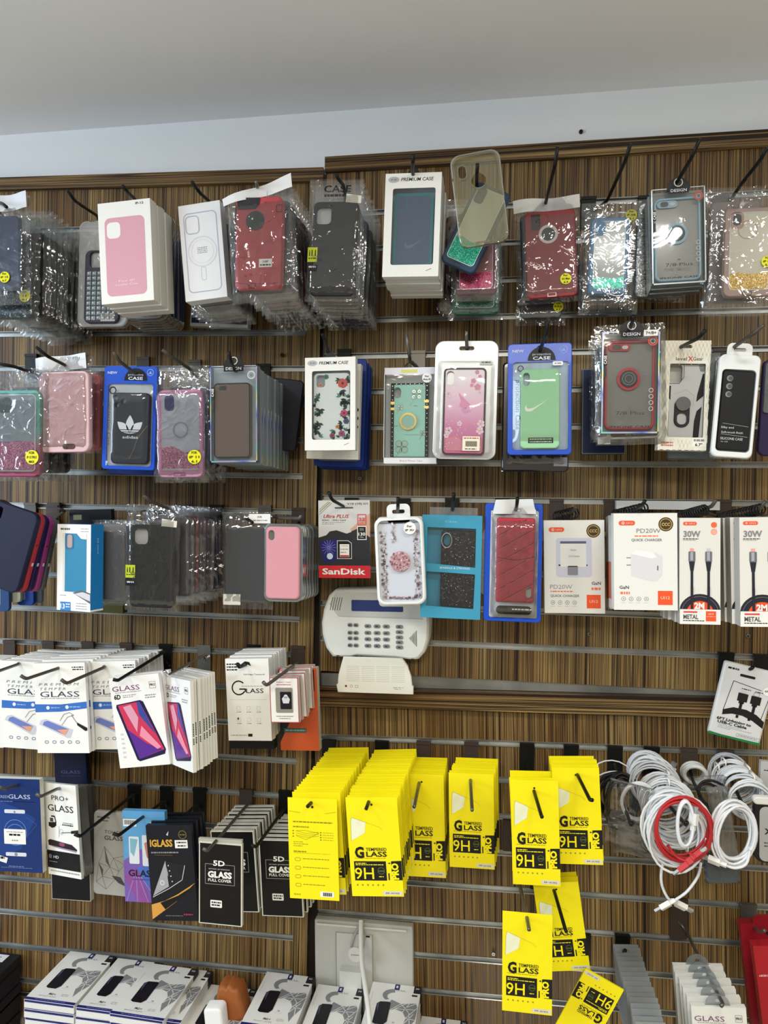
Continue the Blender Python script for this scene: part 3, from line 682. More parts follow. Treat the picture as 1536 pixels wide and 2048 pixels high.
# pink box
o = carton('phone_case_box', 'white box with large pink phone case picture, top row', CP, (195, 408), (299.5, 396), (207, 609), .285, .026, WHITE, d_pinkcase, side=CREAM)
stack(o, 2, .029, 'white box behind the pink case box', 'white boxes behind the pink box', jr=.02, dx=.001)
hook('bare dark hook left of the pink case box', [(195, 432, .05), (150, 402, .22), (135, 381, .245)], (225, 470), group='')
hook('hook tip rising behind the pink case box', [(270, 398, .17), (255, 384, .27), (246, 372, .29)], (318, 470), group='')
# white ring box
o = carton('phone_case_box', 'white box with outline drawing of a case and magnetic ring, left of red case', CP, (356, 413), (439, 400), (357, 606), .25, .026, M('e4e5e8', .45), d_magcase)
g = G(); x = .09
tr2, W, H = pack('bagged_phone_case', 'crumpled clear bag behind the white ring box', CP, (372, 425), (470, 412), (378, 636), .20, 'bags behind the white ring box')
case(tr2, W, H, (.1, .16, .9, .9), M('9a9ea3', .35), .008, 0, .15, ('r', .28, .14, .34, .18)); bag(tr2, W, H, 9, BAGD, .011)
stack(tr2, 4, .02, 'crumpled clear bag behind the white ring box', 'bags behind the white ring box', jr=.03)
o = carton('phone_case_box', 'dark blue box whose lower end shows under the white ring box', CP, (392, 470), (508, 472), (390, 652), .045, .02, M('c8c8c6'), lambda g: (g.r(.02, .01, .98, .965, M('101c4a', .4), 1), g.dash(.3, .7, .93, .01, M('5c6a9a'), 2)))
hook('bare hook above the white ring box', [(418, 402, .10), (400, 386, .24), (384, 364, .27)], (445, 470), group='')
# red rugged case
def d_red(g):
    g.pl([(.03, .0), (.52, .01), (.50, .08), (.42, .13), (.03, .13)], M('26272b', .4), 2)
    g.disc(.42, .255, .2, M('26302f', .35), 2, n=30); g.disc(.36, .235, .02, WHITE, 3)
    g.fr(.86, .09, 1.0, .175, .022, M('6a1c22'), 1, .02)
    g.fr(.30, .925, .46, .985, .02, M('6a1c22'), 1, .02); g.ln([(.03, .92), (.28, .935)], .01, M('8a252b')); g.ln([(.48, .935), (.95, .93)], .01, M('8a252b'))
o, W, H = pack('bagged_phone_case', 'bright red rugged case with black camera corner in a clear bag, top row', CP, (462, 392), (574, 378), (444, 604), .275)
g = G(W, H); g.plate(rr(-.02*W, H*.475, W*.86, H*.86, .014, 5), -.007, .004, M('1d1e21', .5), bev=.002); q = g.build('bumper', o); q.matrix_local = Matrix.Translation((.05*W, 0, H)) @ Matrix.Rotation(.075, 4, 'Y') @ Matrix.Translation((0, 0, -H))
c = case(o, W, H, (.14, .075, .96, .945), M('b4444b', .42), .014, .0, .13, draw=None, rot=.075)
g = G(.82*W, .87*H); d_red(g); q = g.build('back_print', c); q.location = (0, -.0145, 0)
g = G(.82*W, .87*H); g.r(.52, .67, .8, .76, WHITE, 3); g.t(.66, .70, '7/8P', .02, INK, .13, b=.01, l=4); g.dash(.55, .77, .735, .015, INK, 4); q = g.build('size_label', c); q.location = (0, -.0145, 0)
bag(o, W, H, 4, None, .016, (-.06, .0, 1.1, 1.04), .005)
hd = header(o, W, H, [(-.12, .05), (1.12, -.11), (1.13, .02), (-.1, .12)], M('e4e5e6', .3), -.012)
hook('short hook poking through the white header of the red rugged case', [(515, 380, .27), (513, 363, .31)], (590, 440), mt=HOOKG, group='')
bk, W, H, c = bagged('dark cased bag behind the red rugged case', (490, 388), (590, 376), (487, 612), .24, (.08, .12, .92, .93), M('2b2a3a', .4), None, .010, 11, group='bags behind the red rugged case', bm=BAG, amp=.005)
L = stack(bk, 8, .023, 'dark cased bag behind the red rugged case', 'bags behind the red rugged case', jr=.03, jx=.003)
for i, hcol in enumerate(('1d3a2c', '282c58', '7a1f3c', '2b2a3a', '1e2030', '34204a')):
    ch = [k for k in L[i].children if k.name.startswith('phone_case')][0]
    me = ch.data.copy(); ch.data = me; me.materials[0] = M(hcol, .4)
# black case, CASE bag
def caselbl(o, W, H, x0, y0, x1, y1, y):
    g = G(W, H); g.r(x0, y0, x1, y1, M('b4c02a', .4), 1, 0, y); g.r(x0, y1, x1, y1+.075, M('121318', .4), 1, 0, y)
    g.t((x0+x1)/2, y0+(y1-y0)*.38, 'i11', (y1-y0)*.4, INK, (x1-x0)*.7, b=.02, y=y); g.dash(x0+.02, x1-.02, y0+(y1-y0)*.75, .008, INK, 2, y); g.dash(x0+.03, x1-.02, y1+.04, .014, M('c8c8c8'), 2, y)
    g.build('size_label', o)
def blackbag(label, TL, TR, BL, d, group=None, txt='CASES', seed=3):
    o, W, H, c = bagged(label, TL, TR, BL, d, (.1, .19, .93, .965), M('191b21', .42), ('r', .235, .145, .35, .19), .010, seed, r=.12, amp=.003)
    g = G(W, H); g.plate(rr(-.26*W, H*.70, W*.34, H*.17, .004, 3), .0003, .0009, M('d8dadc', .5)); g.build('insert_card', o)
    caselbl(o, W, H, .04, .57, .22, .69, -.0125)
    g = G(W, H); g.t(.52, .08, txt, .055, INK, .5, b=.02, y=-.006); g.dash(.28, .78, .135, .02, INK, 2, -.006)
    g.pl([(.7, .13), (.98, .15), (.97, .21), (.69, .2)], M('d8d6c8', .4), 1, -.011); g.build('bag_print', o)
    return o, W, H
o, W, H = blackbag('matte black case in a clear bag at the panel joint, top row', (622, 362), (730, 360), (620, 603), .25, txt='CASE')
L = stack(o, 9, .021, 'black cased bag behind the matte one at the panel joint', 'black bags at the panel joint', jr=.02, skip=('size_label', 'bag_print', 'insert_card'), jx=.002)
hook('hook leaning left out of the black case bag at the panel joint', [(688, 372, .25), (680, 362, .30), (672, 350, .315)], (700, 483), group='')
# ---- right part of row 1
def premium(label, TL, TR, BL, d, draw_case, cmat, cam_, cr=(.17, .18, .87, .89)):
    o, W, H = pack('windowed_case_box', label, CP, TL, TR, BL, d)
    g = G(W, H); win = rr(.02*W, (1-.515)*H, .76*W, .74*H, .004, 3)
    g.plate([(-W/2, 0), (W/2, 0), (W/2, H), (-W/2, H)], -.0004, .0006, WHITE, [win])
    g.box(-W/2, -W/2+.0008, 0, .018, 0, H, WHITE); g.box(W/2-.0008, W/2, 0, .018, 0, H, WH2); g.box(-W/2, W/2, .018, .0188, 0, H, M('aeb6c4')); g.box(-W/2, W/2, 0, .018, 0, .0008, WH2); g.box(-W/2, W/2, 0, .018, H-.0008, H, WHITE)
    g.disc(.15, .06, .1, M('b5b8ba'), 2, n=24, e=.55); g.t(.15, .06, 'IP XR', .018, M('6a6c70'), .1, sh=.2, l=3); g.t(.57, .06, 'PREMIUM CASE', .033, M('2c2c30'), .58, b=.015, sh=.15)
    for i, x in enumerate((.24, .54, .82)):
        (g.ring(x, .935, .03+.02*(i == 2), .022+.02*(i == 2), M('a8a29c'))); g.dash(x-.06, x+.06, .965, .01, GREY)
    g.ln([(.78, .945), (.87, .925)], .012, GREY, 2)
    g.build('carton', o)
    case(o, W, H, cr, cmat, .010, .0165, .12, cam_, draw=draw_case)
    g = G(W, H); g.flat(rr(.02*W, (1-.515)*H, .765*W, .745*H, .004, 3), .0003, CLR); g.build('window_film', o)
    g = G(W, H); g.plate(circ(0, 0, .011, 16)[0:9], -.0004, .0004, M('22242a', .3)); q = g.build('hang_tab', o); q.location = (0, .001, H-.002)
    return o, W, H
def d_blue(g):
    g.fr(.0, .0, 1, 1, .055, M('3a7f86', .3), 1, .1); g.r(.07, .04, .93, .96, M('56657e', .3), 1, .08)
    g.fr(.05, .03, .33, .24, .035, M('4d7488', .3), 3, .1)
    swoosh(g, .56, .66, .55, M('6d7b90', .3), 2)
o, W, H = premium('white premium box with slate blue case behind its window, top row', (771.5, 348), (884, 344), (768.7, 554), .25, d_blue, M('3f8088', .3), ('p', .18, .14, .17, .16))
for k in stack(o, 5, .0205, 'white box behind the slate blue case box', 'white boxes behind the slate blue case box', skip=('window_film', 'hang_tab', 'phone_case'), jr=.004): pass
hook('upright hook above the slate blue case box', [(825, 344, .26), (826, 322, .30), (827, 308, .305)], (850, 415), group='')
# clear yellowed case
o, W, H = pack('clear_phone_case', 'yellowed clear case hanging loose on a hook, high in the top row', 'phone case', (899, 318), (998, 299), (915, 502), .26)
g = G(W, H); g.plate(rr(0, H/2, W, H, .017, 6), -.010, .0, AMBER, [rr(0, H/2, W-.013, H-.013, .011, 6)], bev=.003)
g.plate(rr(0, H/2, W-.0128, H-.0128, .011, 6), -.0022, -.0008, AMBER, [rr(-W*.28, H*.82, W*.15, H*.14, .005, 4), circ(.03*W, H*.705, W*.15, 20)])
g.build('shell', o)
g = G(W, H); x, z = g.P(.24, .18); g.plate(rr(-W*.28, H*.82, W*.19, H*.17, .006, 4), -.004, -.001, AMBER, [rr(-W*.28, H*.82, W*.14, H*.13, .005, 4)]); x = .03*W
g.plate(circ(x, H*.705, W*.165, 24), -.004, -.001, AMBER, [circ(x, H*.705, W*.145, 24)]); g.build('camera_rim', o)
hook('hook seen through the hole of the clear yellowed case', [(953, 396, .18), (954, 345, .29), (955, 327, .30)], (955, 470), group='')
# glitter liquid cases
def liquid(label, TL, TR, BL, d, fcol, gm, gfrac, inner='b9bcb6', seed=0, bagrect=None, group=None, camc=None, cr=(0, 0, 1, 1), amp=.003, back=True):
    o, W, H = pack('glitter_phone_case' if not bagrect else 'bagged_phone_case', label, 'phone case' if not bagrect else CP, TL, TR, BL, d, group)
    def dr(g):
        g.r(.1, .05, .9, .93, M(inner, .15), 1, .1)
        a = gfrac; g.pl([(.1, a+.01), (.3, a-.01), (.55, a+.012), (.75, a), (.9, a-.012), (.9, .90), (.86, .93), (.14, .93), (.1, .90)], gm, 2)
        g.fr(.1, .05, .9, .93, .015, M('dfe6e8', .15), 3, .1)
        g.r(.11, .05, .38, .24, fcol, 3, .09); g.r(.16, .07, .33, .2, M(camc or '3a3c44', .3), 4, .07)
        g.fr(.38, .945, .58, .99, .015, M('303438'), 2, .01)
    case(o, W, H, cr, fcol, .011, 0, .13, draw=lambda g: None); q = [c for c in o.children][0]
    gg = G((cr[2]-cr[0])*W, (cr[3]-cr[1])*H); dr(gg); k = gg.build('glitter_window', q); k.location = (0, -.011, 0)
    if bagrect: bag(o, W, H, seed, None, .0135, bagrect, amp)
    return o, W, H
liquid('dark blue case with green glitter, tilted, behind the clear yellowed case', (956, 366), (1023, 394), (890, 528), .215, M('27405c', .35), GTEAL, .66)
o, W, H = liquid('case with magenta glitter in a bag below the tilted green glitter case', (913, 432), (996, 428), (916, 594), .165, M('6b3a52', .35), GHOT, .72, 'b48a92', 6, (-.1, -.12, 1.12, 1.06))
o, W, H = liquid('case with mint glitter in a bag, lowest of the glitter bunch', (908, 458), (1003, 455), (911, 632), .12, M('2d6a55', .3), GMINT, .86, '8fae9c', 7, (-.08, -.15, 1.08, 1.05))
bgm, W, H, c = bagged('crinkled bag behind the glitter cases', (884, 400), (985, 398), (890, 622), .09, (.1, .16, .9, .92), M('5a2a30', .4), None, .009, 8, group='bags behind the glitter cases', bm=BAG)
stack(bgm, 2, .02, 'crinkled bag behind the glitter cases', 'bags behind the glitter cases', dx=.004)
# dark red case with white ring
def d_ring(g):
    g.ring(.46, .27, .19, .135, M('d8cfcf', .35), 2); g.disc(.46, .27, .135, M('33403e', .35), 1, n=28)
    g.pl([(.13, .03), (.31, .03), (.31, .19), (.25, .215), (.13, .21)], M('33262b', .4), 1); g.fr(.4, .945, .58, .995, .02, M('d8b8b8'), 1, .01)
o, W, H, c = bagged('dark red case with white ring in a bag with white header', (1028, 404), (1157, 391), (1030, 612), .14, (.15, .14, .93, .96), M('8e2f36', .42), None, .012, 12, r=.1, amp=.0025, bt=.16)
g = G(.78*W, .82*H); d_ring(g); q = g.build('back_print', c); q.location = (0, -.0125, 0)
g = G(W, H); g.plate(rr(-W*.36, H*.46, W*.12, H*.78, .01, 4), -.006, .002, M('2a2f3e', .5), bev=.002); g.build('bumper', o)
header(o, W, H, [(-.02, .0), (1.01, .0), (1.01, .125), (-.01, .125)], M('dfe1e2', .3), -.004)
sticker(o, W, H, .75, .80, .085, -.0145, 'For|XS Max|6.5')
o, W, H, c = bagged('grey cased bag with a yellow dot hanging lowest, below the dark red case', (1036, 440), (1136, 436), (1036, 652), .10, (.1, .12, .92, .94), M('5a5b5e', .35), None, .010, 13, bm=BAG)
sticker(o, W, H, .84, .84, .1, -.0125, 'FOR|iP 8-X|6.5')
hook('long hook above the dark red case with white ring', [(1090, 411, .13), (1110, 330, .285), (1115, 293, .30)], (1060, 470), group='')
# blue liquid case
o, W, H = liquid('light blue case with teal glitter in a clear bag, top row', (1181, 440), (1258, 438), (1180, 592), .15, M('4f86b0', .3), GTEAL, .79, 'b4bcb6', 14, (-.24, -.22, 1.30, 1.25), camc='3f83b0', amp=.0028)
sticker(o, W, H, 1.05, -.04, .15, -.004, 'For|iP XR|6.1')
o, W, H = liquid('second blue case just below and behind the light blue glitter case', (1184, 455), (1258, 453), (1183, 606), .115, M('3a6c94', .3), GTEAL, .8, '9aa4a2', 15, (-.2, -.2, 1.2, 1.1))
hook('long hook above the light blue glitter case', [(1214, 402, .10), (1252, 318, .27), (1261, 287, .285)], (1176, 400), group='')
# DESIGN boxes
def design(label, TL, TR, BL, d, frame_c, holo_=True, kind='ring', back='8f8d88', ringc=None, rise=None):
    o, W, H = pack('clear_case_box', label, CP, TL, TR, BL, d)
    g = G(W, H); t = .017; e = HOLO if holo_ else M('b9c3c6', .2, .3)
    g.flat([(-W/2, 0), (W/2, 0), (W/2, H), (-W/2, H)], 0, CLR)
    g.box(-W/2, -W/2+.0006, 0, t, 0, H, CLRG); g.box(W/2-.0006, W/2, 0, t, 0, H, CLRG); g.box(-W/2, W/2, 0, t, 0, .0006, CLRG); g.box(-W/2, W/2, t, t+.0008, 0, H, M('8b8a86', .4) if kind != 'brown' else M('a9b4bd', .35))
    for a in ((0, 0, .022, 1), (.978, 0, 1, 1), (0, .985, 1, 1), (0, 0, 1, .008)): g.r(*a, e, 1)
    g.build('clear_box', o)
    def dr(g):
        if kind == 'brown':
            g.r(.16, .04, .36, .1, M('3a4038', .3), 2, .05); g.fr(.01, .005, .99, .995, .03, M('1d1816'), 1, .1)
    if kind == 'ring':
        x0, y0, x1, y1 = (.06, .08, .94, .96); w_, h_ = (x1-x0)*W, (y1-y0)*H
        g = G(w_, h_); g.plate(rr(0, h_/2, w_, h_, .012, 5), -.007, 0, frame_c, [rr(0, h_/2, w_-.008, h_-.008, .009, 5)], bev=.0015)
        g.plate(rr(0, h_/2, w_-.0079, h_-.0079, .009, 5), -.0022, -.001, M(back, .18), [])
        x, z = g.P(.29, .075); g.plate(rr(x, z, .44*w_, .085*h_, .03, 6), -.006, -.001, frame_c); g.plate(rr(x-.06*w_, z, .17*w_, .06*h_, .03, 6), -.0065, -.006, M('3c302c', .2)); g.plate(rr(x+.11*w_, z, .12*w_, .04*h_, .03, 6), -.0065, -.006, M('c8c4c0', .3))
        q = g.build('phone_case', o); q.location = (0, .014, (1-y1)*H)
        g = G(w_, h_); x, z = g.P(.48, .43); rc = ringc or frame_c
        g.plate(circ(x, z, .235*w_, 30), -.006, -.0021, rc); g.plate(circ(x, z, .175*w_, 30), -.0085, -.006, M('2c3432', .3), [], .001); g.ring(.48, .43, .13, .12, GREY, 1, -.0085); g.ring(.48, .43, .08, .07, GREY, 1, -.0085)
        if back == '9a9892': g.plate(circ(x, z, .12*w_, 24), -.011, -.0085, M('b9b3ae', .15, .8), bev=.001)
        q2 = g.build('ring_holder', q)
    else:
        c = case(o, W, H, (.05, .17, .84, .955), frame_c, .008, .013, .12, draw=dr)
    g = G(W, H)
    g.ring(.88, .1, .085, .06, M('c8cdd0') if kind == 'brown' or not ringc else M('c8553a'), 2)
    g.ring(.88, .1, .045, .035, M('b0b5b8'), 2)
    g.r(.025, .22, .085, .33, INK, 2); g.t(.056, .275, 'CASE', .045, WHITE, .085, b=.02, rot=math.pi/2, l=3)
    g.dash(.03, .08, .40, .09, M('3c3c40'), 1)
    if kind == 'ring':
        g.t(.5, .80, '7/8 Plus', .035, M('3e3e3c'), .5, l=3); g.pl([(.46, .755), (.54, .755), (.5, .738)], M('62625f'), 3); g.pl([(.46, .85), (.54, .85), (.5, .867)], M('62625f'), 3)
        g.t(.5, .935, 'IPHONE CASE', .02, M('2a2a2e'), .72, b=.012, l=3)
        for i in range(4): g.ring(.86, .58+i*.06, .04, .03, M('bdbdba'), 3)
    g.build('box_print', o)
    g = G(W, H); x0, x1 = (.30, .72) if kind == 'brown' else (.32, .70)
    g.r(x0, 0-.005, x1, .06, M('111216', .4), 2, 0, -.001); g.t((x0+x1)/2, .03, 'DESIGN', .03, M('dfe3e6'), (x1-x0)*.78, b=.008, l=4, y=-.001)
    cx = ((x0+x1)/2-.5)*W; g.plate([(cx+a, H+b) for a, b in circ(0, -.002, W*.22, 20)[0:11]], -.0006, 0, M('16171b', .4), [circ(cx, H+W*.1, .0055, 12)])
    g.ringl(circ(cx, H+W*.1, .0075, 20), circ(cx, H+W*.1, .006, 20), -.0009, M('d8dadc')); g.build('hang_tag', o)
    return o, W, H
o, W, H = design('clear box tagged DESIGN with light blue rimmed ring case, top row', (1302, 380), (1410, 371), (1298, 571), .21, M('8fb2c4', .3), False, back='9a9892', ringc=M('8fb5c6', .35))
stack(o, 2, .023, 'clear case box behind the light blue ring case', 'clear boxes behind the light blue ring case', skip=('box_print', 'hang_tag'))
hook('long hook above the light blue ring case', [(1353, 366, .20), (1385, 312, .29), (1400, 277, .305)], (1290, 398), group='')
o, W, H, c = bagged('grey speckled case partly hidden left of the light blue ring case', (1268, 400), (1382, 398), (1272, 606), .13, (.06, .05, .96, .96), M('6e7274', .35), None, .010, 16, fm=GSIL, amp=.002, bt=.05)
# gold glitter
o, W, H = liquid('rose clear case with gold glitter in a crinkled bag, right end of top row', (1447, 422), (1546, 418), (1448, 597), .20, M('b59a90', .25), GGOLD, .74, 'd9d4c4', 17, (-.36, -.2, 1.2, 1.2), amp=.0032)
g = G(W, H); g.ring(.46, .25, .2, .18, M('b59a90', .3), 1, -.0112); g.build('ring_mark', o)
sticker(o, W, H, .86, .62, .12, -.0145, 'FOR|iP 8P|5.5')
hook('hook at the right end of the top row', [(1482, 369, .2), (1522, 318, .28), (1534, 296, .295)], (1440, 398), group='')
o, W, H, c = bagged('crinkled clear bag behind the gold glitter case', (1408, 378), (1530, 374), (1412, 634), .15, (.1, .12, .9, .9), M('8a7a74', .4), None, .009, 18)
# ============================================================ ROW 2
o, W, H = pack('bagged_phone_case', 'teal to pink glitter case in a bag at the left edge, second row', CP, (-18, 738), (100, 736), (-20, 962), .24)
c = case(o, W, H, (.08, .2, .9, .96), grad('teal_to_pink', [(0, '96365e'), (.4, '9a5a70'), (.62, '6a9c98'), (1, '64a29c')], 2, 0, .14, .25), .012, 0, .13)
g = G(.82*W, .76*H); g.r(.1, .05, .92, .94, M('8d9aa4', .15), 1, .08, -.012); g.pl([(.1, .58), (.3, .6), (.6, .585), (.92, .6), (.92, .92), (.1, .92)], GPINK, 2, -.012); g.fr(.1, .05, .92, .94, .015, M('d8dfe2', .2), 3, .08, -.012)
g.r(.15, .08, .42, .26, M('5b6a70', .3), 3, .06, -.012); g.build('glitter_window', c)
bag(o, W, H, 21, None, .0135, amp=.003, top=.2); sticker(o, W, H, .79, .79, .11, -.015, 'FOR|iP 15 PRO|MAX')
hook('dark hook over the head of the teal to pink case', [(55, 742, .22), (28, 733, .28), (0, 728, .3)], (80, 716), group='')
b2, W, H, c = bagged('smoky bag behind the teal to pink glitter case', (18, 742), (118, 740), (20, 958), .17, (.1, .16, .9, .92), M('3a3c44', .4), None, .009, 22, group='bags behind the teal to pink case', bm=BAGD)
stack(b2, 2, .03, 'smoky bag behind the teal to pink glitter case', 'bags behind the teal to pink case')
# pale pink
o, W, H, c = bagged('pale pink silicone case in a crinkled bag with white header', (80, 716), (186, 712), (86, 908), .23, (.04, .16, .98, .99), M('d9b6bc', .5), ('p', .6, .93, .26, .07), .012, 23, amp=.0035, bt=.16)
header(o, W, H, [(-.06, .01), (.90, -.03), (.92, .13), (-.05, .14)], M('dadde0', .3), -.005)
g = G(W, H); g.t(.76, .03, 'P1M', .025, M('3c4a66'), .13, y=-.013); g.build('bag_print', o)
o2, W, H, c = bagged('second silicone case in salmon pink, peeking out right of the pale pink one', (108, 738), (208, 736), (110, 906), .16, (.02, .08, .98, .98), M('c5737b', .5), ('p', .75, .14, .2, .2), .012, 24, bm=CLR)
hook('dark hook crossing the white header of the pale pink case', [(128, 729, .24), (95, 713, .29), (72, 694, .31)], (165, 716), group='')
# pouches
def pouch(label, TL, TR, BL, d, col, win, wmat, rect, cmat, cam_, draw=None, holes=(), rad=.006, name='pouched_phone_case', cover=None, group=None, head=True, t=.010):
    o, W, H = pack(name, label, CP, TL, TR, BL, d, group)
    g = G(W, H); (a, b, c_, e) = win
    hole = rr(((a+c_)/2-.5)*W, (1-(b+e)/2)*H, (c_-a)*W, (e-b)*H, .006, 4)
    hh = circ(0, H*.955, .005, 14) if head else None
    g.plate(rr(0, H/2, W, H, rad, 5), -.0015, .0035, col, [hole]+([hh] if hh else []), bev=.001); g.flat(hole, .003, wmat)
    g.build('pouch', o)
    c = case(o, W, H, rect, cmat, t, .0015, .12, cam_, holes, draw=draw)
    g = G(W, H); n = 16; x0, x1, z0, z1 = (a-.5)*W, (c_-.5)*W, (1-e)*H, (1-b)*H; vs = []
    for j in range(n+1):
        for i in range(n+1):
            u, v = i/n, j/n; ee = min(1, 6*min(u, 1-u))*min(1, 7*min(v, 1-v))
            vs.append((x0+(x1-x0)*u, -.002-(t)*ee-.0022*abs(noise.noise(V3((u*5, v*9, len(label)))))*(1.6-ee), z0+(z1-z0)*v))
    g.add(vs, [(j*(n+1)+i, j*(n+1)+i+1, (j+1)*(n+1)+i+1, (j+1)*(n+1)+i) for j in range(n) for i in range(n)], cover or CLR, True); g.build('window_film', o)
    return o, W, H, c
PB = M('0c4cc4', .32, 0, .4, .1); PBD = M('0d2d78', .35)
def dome(o, W, H, txt='CASE', cx=.5, cy=.14, r=.22, new=True):
    g = G(W, H); x, z = g.P(cx, cy); L = [(x+a, z+b) for a, b in circ(0, 0, r*W, 24)[0:13]]
    g.flat(L, -.0018, M('0d0f16', .35)); g.t(cx, cy-.022, txt, .028, M('dfe6ee'), r*1.25, b=.02, l=3, y=-.0018); g.t(cx, cy-.058, 'protective', .02, M('c8d2e0'), r*1.3, l=3, y=-.0018)
    if new: g.t(.16, .065, 'NEW', .024, M('c9d6f2'), .18, b=.02, l=3, y=-.0015)
    g.ring(.87, .06, .062, .052, M('8fb0ea'), 2, -.0015); g.pl([(.83, .075), (.9, .075), (.88, .045)], M('8fb0ea'), 2, -.0015)
    g.build('pouch_print', o)
def d_adidas(g):
    trefoil(g, .5, .5, .62, M('dfe4ec', .4)); g.t(.52, .625, 'adidas', .038, M('dfe4ec', .4), .42, b=.012)
    g.ln([(.9, .5), (.7, .66), (.62, .8), (.5, .93)], .01, M('8a7a58'), 1); g.ln([(.97, .46), (.8, .58), (.66, .62)], .008, M('8a7a58'), 1)
o, W, H, c = pouch('blue zip pouch with a black case bearing a white three-leaf logo', (210, 732), (316, 733), (216, 938), .22, PB, (.08, .17, .93, .965), M('c3c9cc', .3), (.20, .26, .90, .945), M('24262f', .4), ('c', .09, .075, .07, .05), d_adidas,
    [('c', .30, .12, .07, .05), ('c', .13, .175, .07, .05)])
dome(o, W, H, cx=.6); g = G(W, H); g.t(.135, .56, 'protection Case', .06, M('3c4148'), .42, rot=-math.pi/2, l=2, y=-.0035); g.ring(.2, .24, .07, .045, M('15161c'), 3, -.006); g.build('side_print', o)
o2, W, H, c = pouch('darker blue pouch behind and below the pouch with the white logo', (222, 745), (325, 746), (226, 948), .17, PBD, (.1, .17, .9, .95), M('8a9096', .3), (.2, .25, .9, .94), M('2a2c35', .4), None)
hook('pale grey bent hook above the blue pouch with the white logo', [(272, 748, .22), (238, 722, .29), (228, 704, .305)], (295, 720), mt=HOOKW, group='')
# pink purple rim
o, W, H, c = bagged('clear case with pink purple rim and pink glitter in a bag', (308, 734), (418, 730), (311, 966), .215, (.1, .21, .92, .955), M('bb86a6', .3), None, .011, 25, amp=.003, bt=.2)
g = G(.82*W, .745*H); y = -.0112
g.r(.09, .05, .93, .92, M('b0b3c0', .15), 1, .08, y); g.pl([(.09, .66), (.35, .64), (.6, .72), (.93, .69), (.93, .9), (.09, .9)], GPINK, 2, y); g.r(.17, .06, .38, .24, M('353a68', .3), 3, .08, y); g.ring(.52, .46, .17, .14, M('8a8fa0', .3), 3, y); g.fr(.36, .945, .62, .985, .015, M('7a4a68'), 3, .01, y)
g.build('glitter_window', c); sticker(o, W, H, .78, .785, .12, -.0142, 'FOR|iP 11|6.1')
b2, W, H, c = bagged('wrinkled clear bag behind the pink purple rimmed case', (330, 742), (432, 740), (334, 960), .15, (.1, .16, .9, .92), M('6a6470', .4), None, .009, 26, group='bags behind the pink purple rimmed case')
stack(b2, 2, .03, 'wrinkled clear bag behind the pink purple rimmed case', 'bags behind the pink purple rimmed case')
hook('brown hook above the pink purple rimmed case', [(380, 738, .22), (345, 715, .28), (325, 700, .3)], (395, 725), mt=HOOKW, group='')
# brown DESIGN
o, W, H = design('clear box tagged DESIGN with a plain brown case, second row left', (420, 733), (514, 730), (426, 925), .25, M('6f5f55', .35), True, 'brown')
dsg, W2, H2 = pack('clear_case_box', 'foil edged clear case box behind the brown case box', CP, (424, 737), (516, 735), (428, 924), .225, 'foil edged boxes behind the brown case box')
g = G(W2, H2); t = .016; g.box(-W2/2, W2/2, 0, t, 0, H2, M('8e989c', .3)); g.r(0, 0, 1, 1, M('8e979e', .3)); g.box(W2/2-.0002, W2/2+.0004, .002, .006, 0, H2*.62, HOLO); g.build('box_shell', dsg)
stack(dsg, 9, .0215, 'foil edged clear case box behind the brown case box', 'foil edged boxes behind the brown case box', jr=.01)
g = G(.075, .15); mx, W, H = frame((556, 756), (596, 760), (556, 900), .055); g.plate(rr(0, .075, .075, .15, .01), -.009, 0, M('1b1f2a', .35), bev=.002)
tag(g.build('phone_case', None, mx), 'black case at the wall end of the hook behind the brown case box', 'phone case')
hook('hook above the box with the brown case', [(470, 742, .24), (462, 722, .29), (458, 704, .305)], (530, 732), group='')
# floral premium
o, W, H = premium('white premium box with a floral case behind its window', (610, 716), (711, 713), (612, 901), .215, flowers, M('e9efee', .3), ('r', .2, .12, .24, .18), (.15, .16, .88, .89))
st = tag(carton('phone_case_box', 'cream box edge with three dark dots behind the floral case box', CP, (618, 728), (722, 728), (620, 917), .165, .018, CREAM, lambda g: [g.disc(.95, y, .035, INK) for y in (.48, .57, .66)]))
cb, W, H, c = pouch('dark blue pouch sticking out behind the cream box edge', (634, 718), (734, 718), (638, 932), .12, PBD, (.1, .17, .9, .95), M('7a828c', .3), (.2, .25, .9, .94), M('2a2c35', .4), None, group='blue pouches behind the floral case box', head=False)
stack(cb, 2, .03, 'dark blue pouch sticking out behind the cream box edge', 'blue pouches behind the floral case box')
hook('thin hook leaning left above the floral case box', [(660, 712, .15), (652, 690, .22), (645, 668, .26)], (690, 703), group='')
# ---- right of row 2
def d_clover(g):
    g.r(0, 0, 1, .022, INK, 1); g.r(0, 0, .09, 1, INK, 1); g.r(.91, 0, 1, 1, INK, 1)
    for i in range(16):
        for x in (.045, .955): g.disc(x, .04+i*.062, .012, M('d8d4c4', .2, .6), 2, n=8)
    for i in range(7): g.disc(.15+i*.12, .012, .01, M('d8d4c4', .2, .6), 2, n=8)
    clover(g, .68, .15, .2); clover(g, .3, .86, .22); clover(g, .25, .33, .1); clover(g, .85, .68, .1)
    gd = M('c9b16a', .25, .8)
    for y in (.25, .33): g.r(.0, y, .1, y+.035, gd, 3); g.r(.88, y-.02, 1, y+.015, gd, 3)
    g.dash(.6, .7, .31, .01, GREY); g.dash(.35, .75, .7, .006, GREY); g.dash(.1, .2, .58, .012, GREY)
o, W, H = pack('windowed_case_box', 'clear box with a mint green clover case and gold ring, second row', CP, (768.5, 736), (876, 734), (773, 927), .17)
g = G(W, H); g.box(-W/2, -W/2+.001, 0, .022, 0, H, CLRG); g.box(W/2-.001, W/2, 0, .022, 0, H, CLRG); g.r(0, 0, 1, 1, CLR, 1); g.box(-W/2, W/2, .021, .022, 0, H, M('c9ccce'))
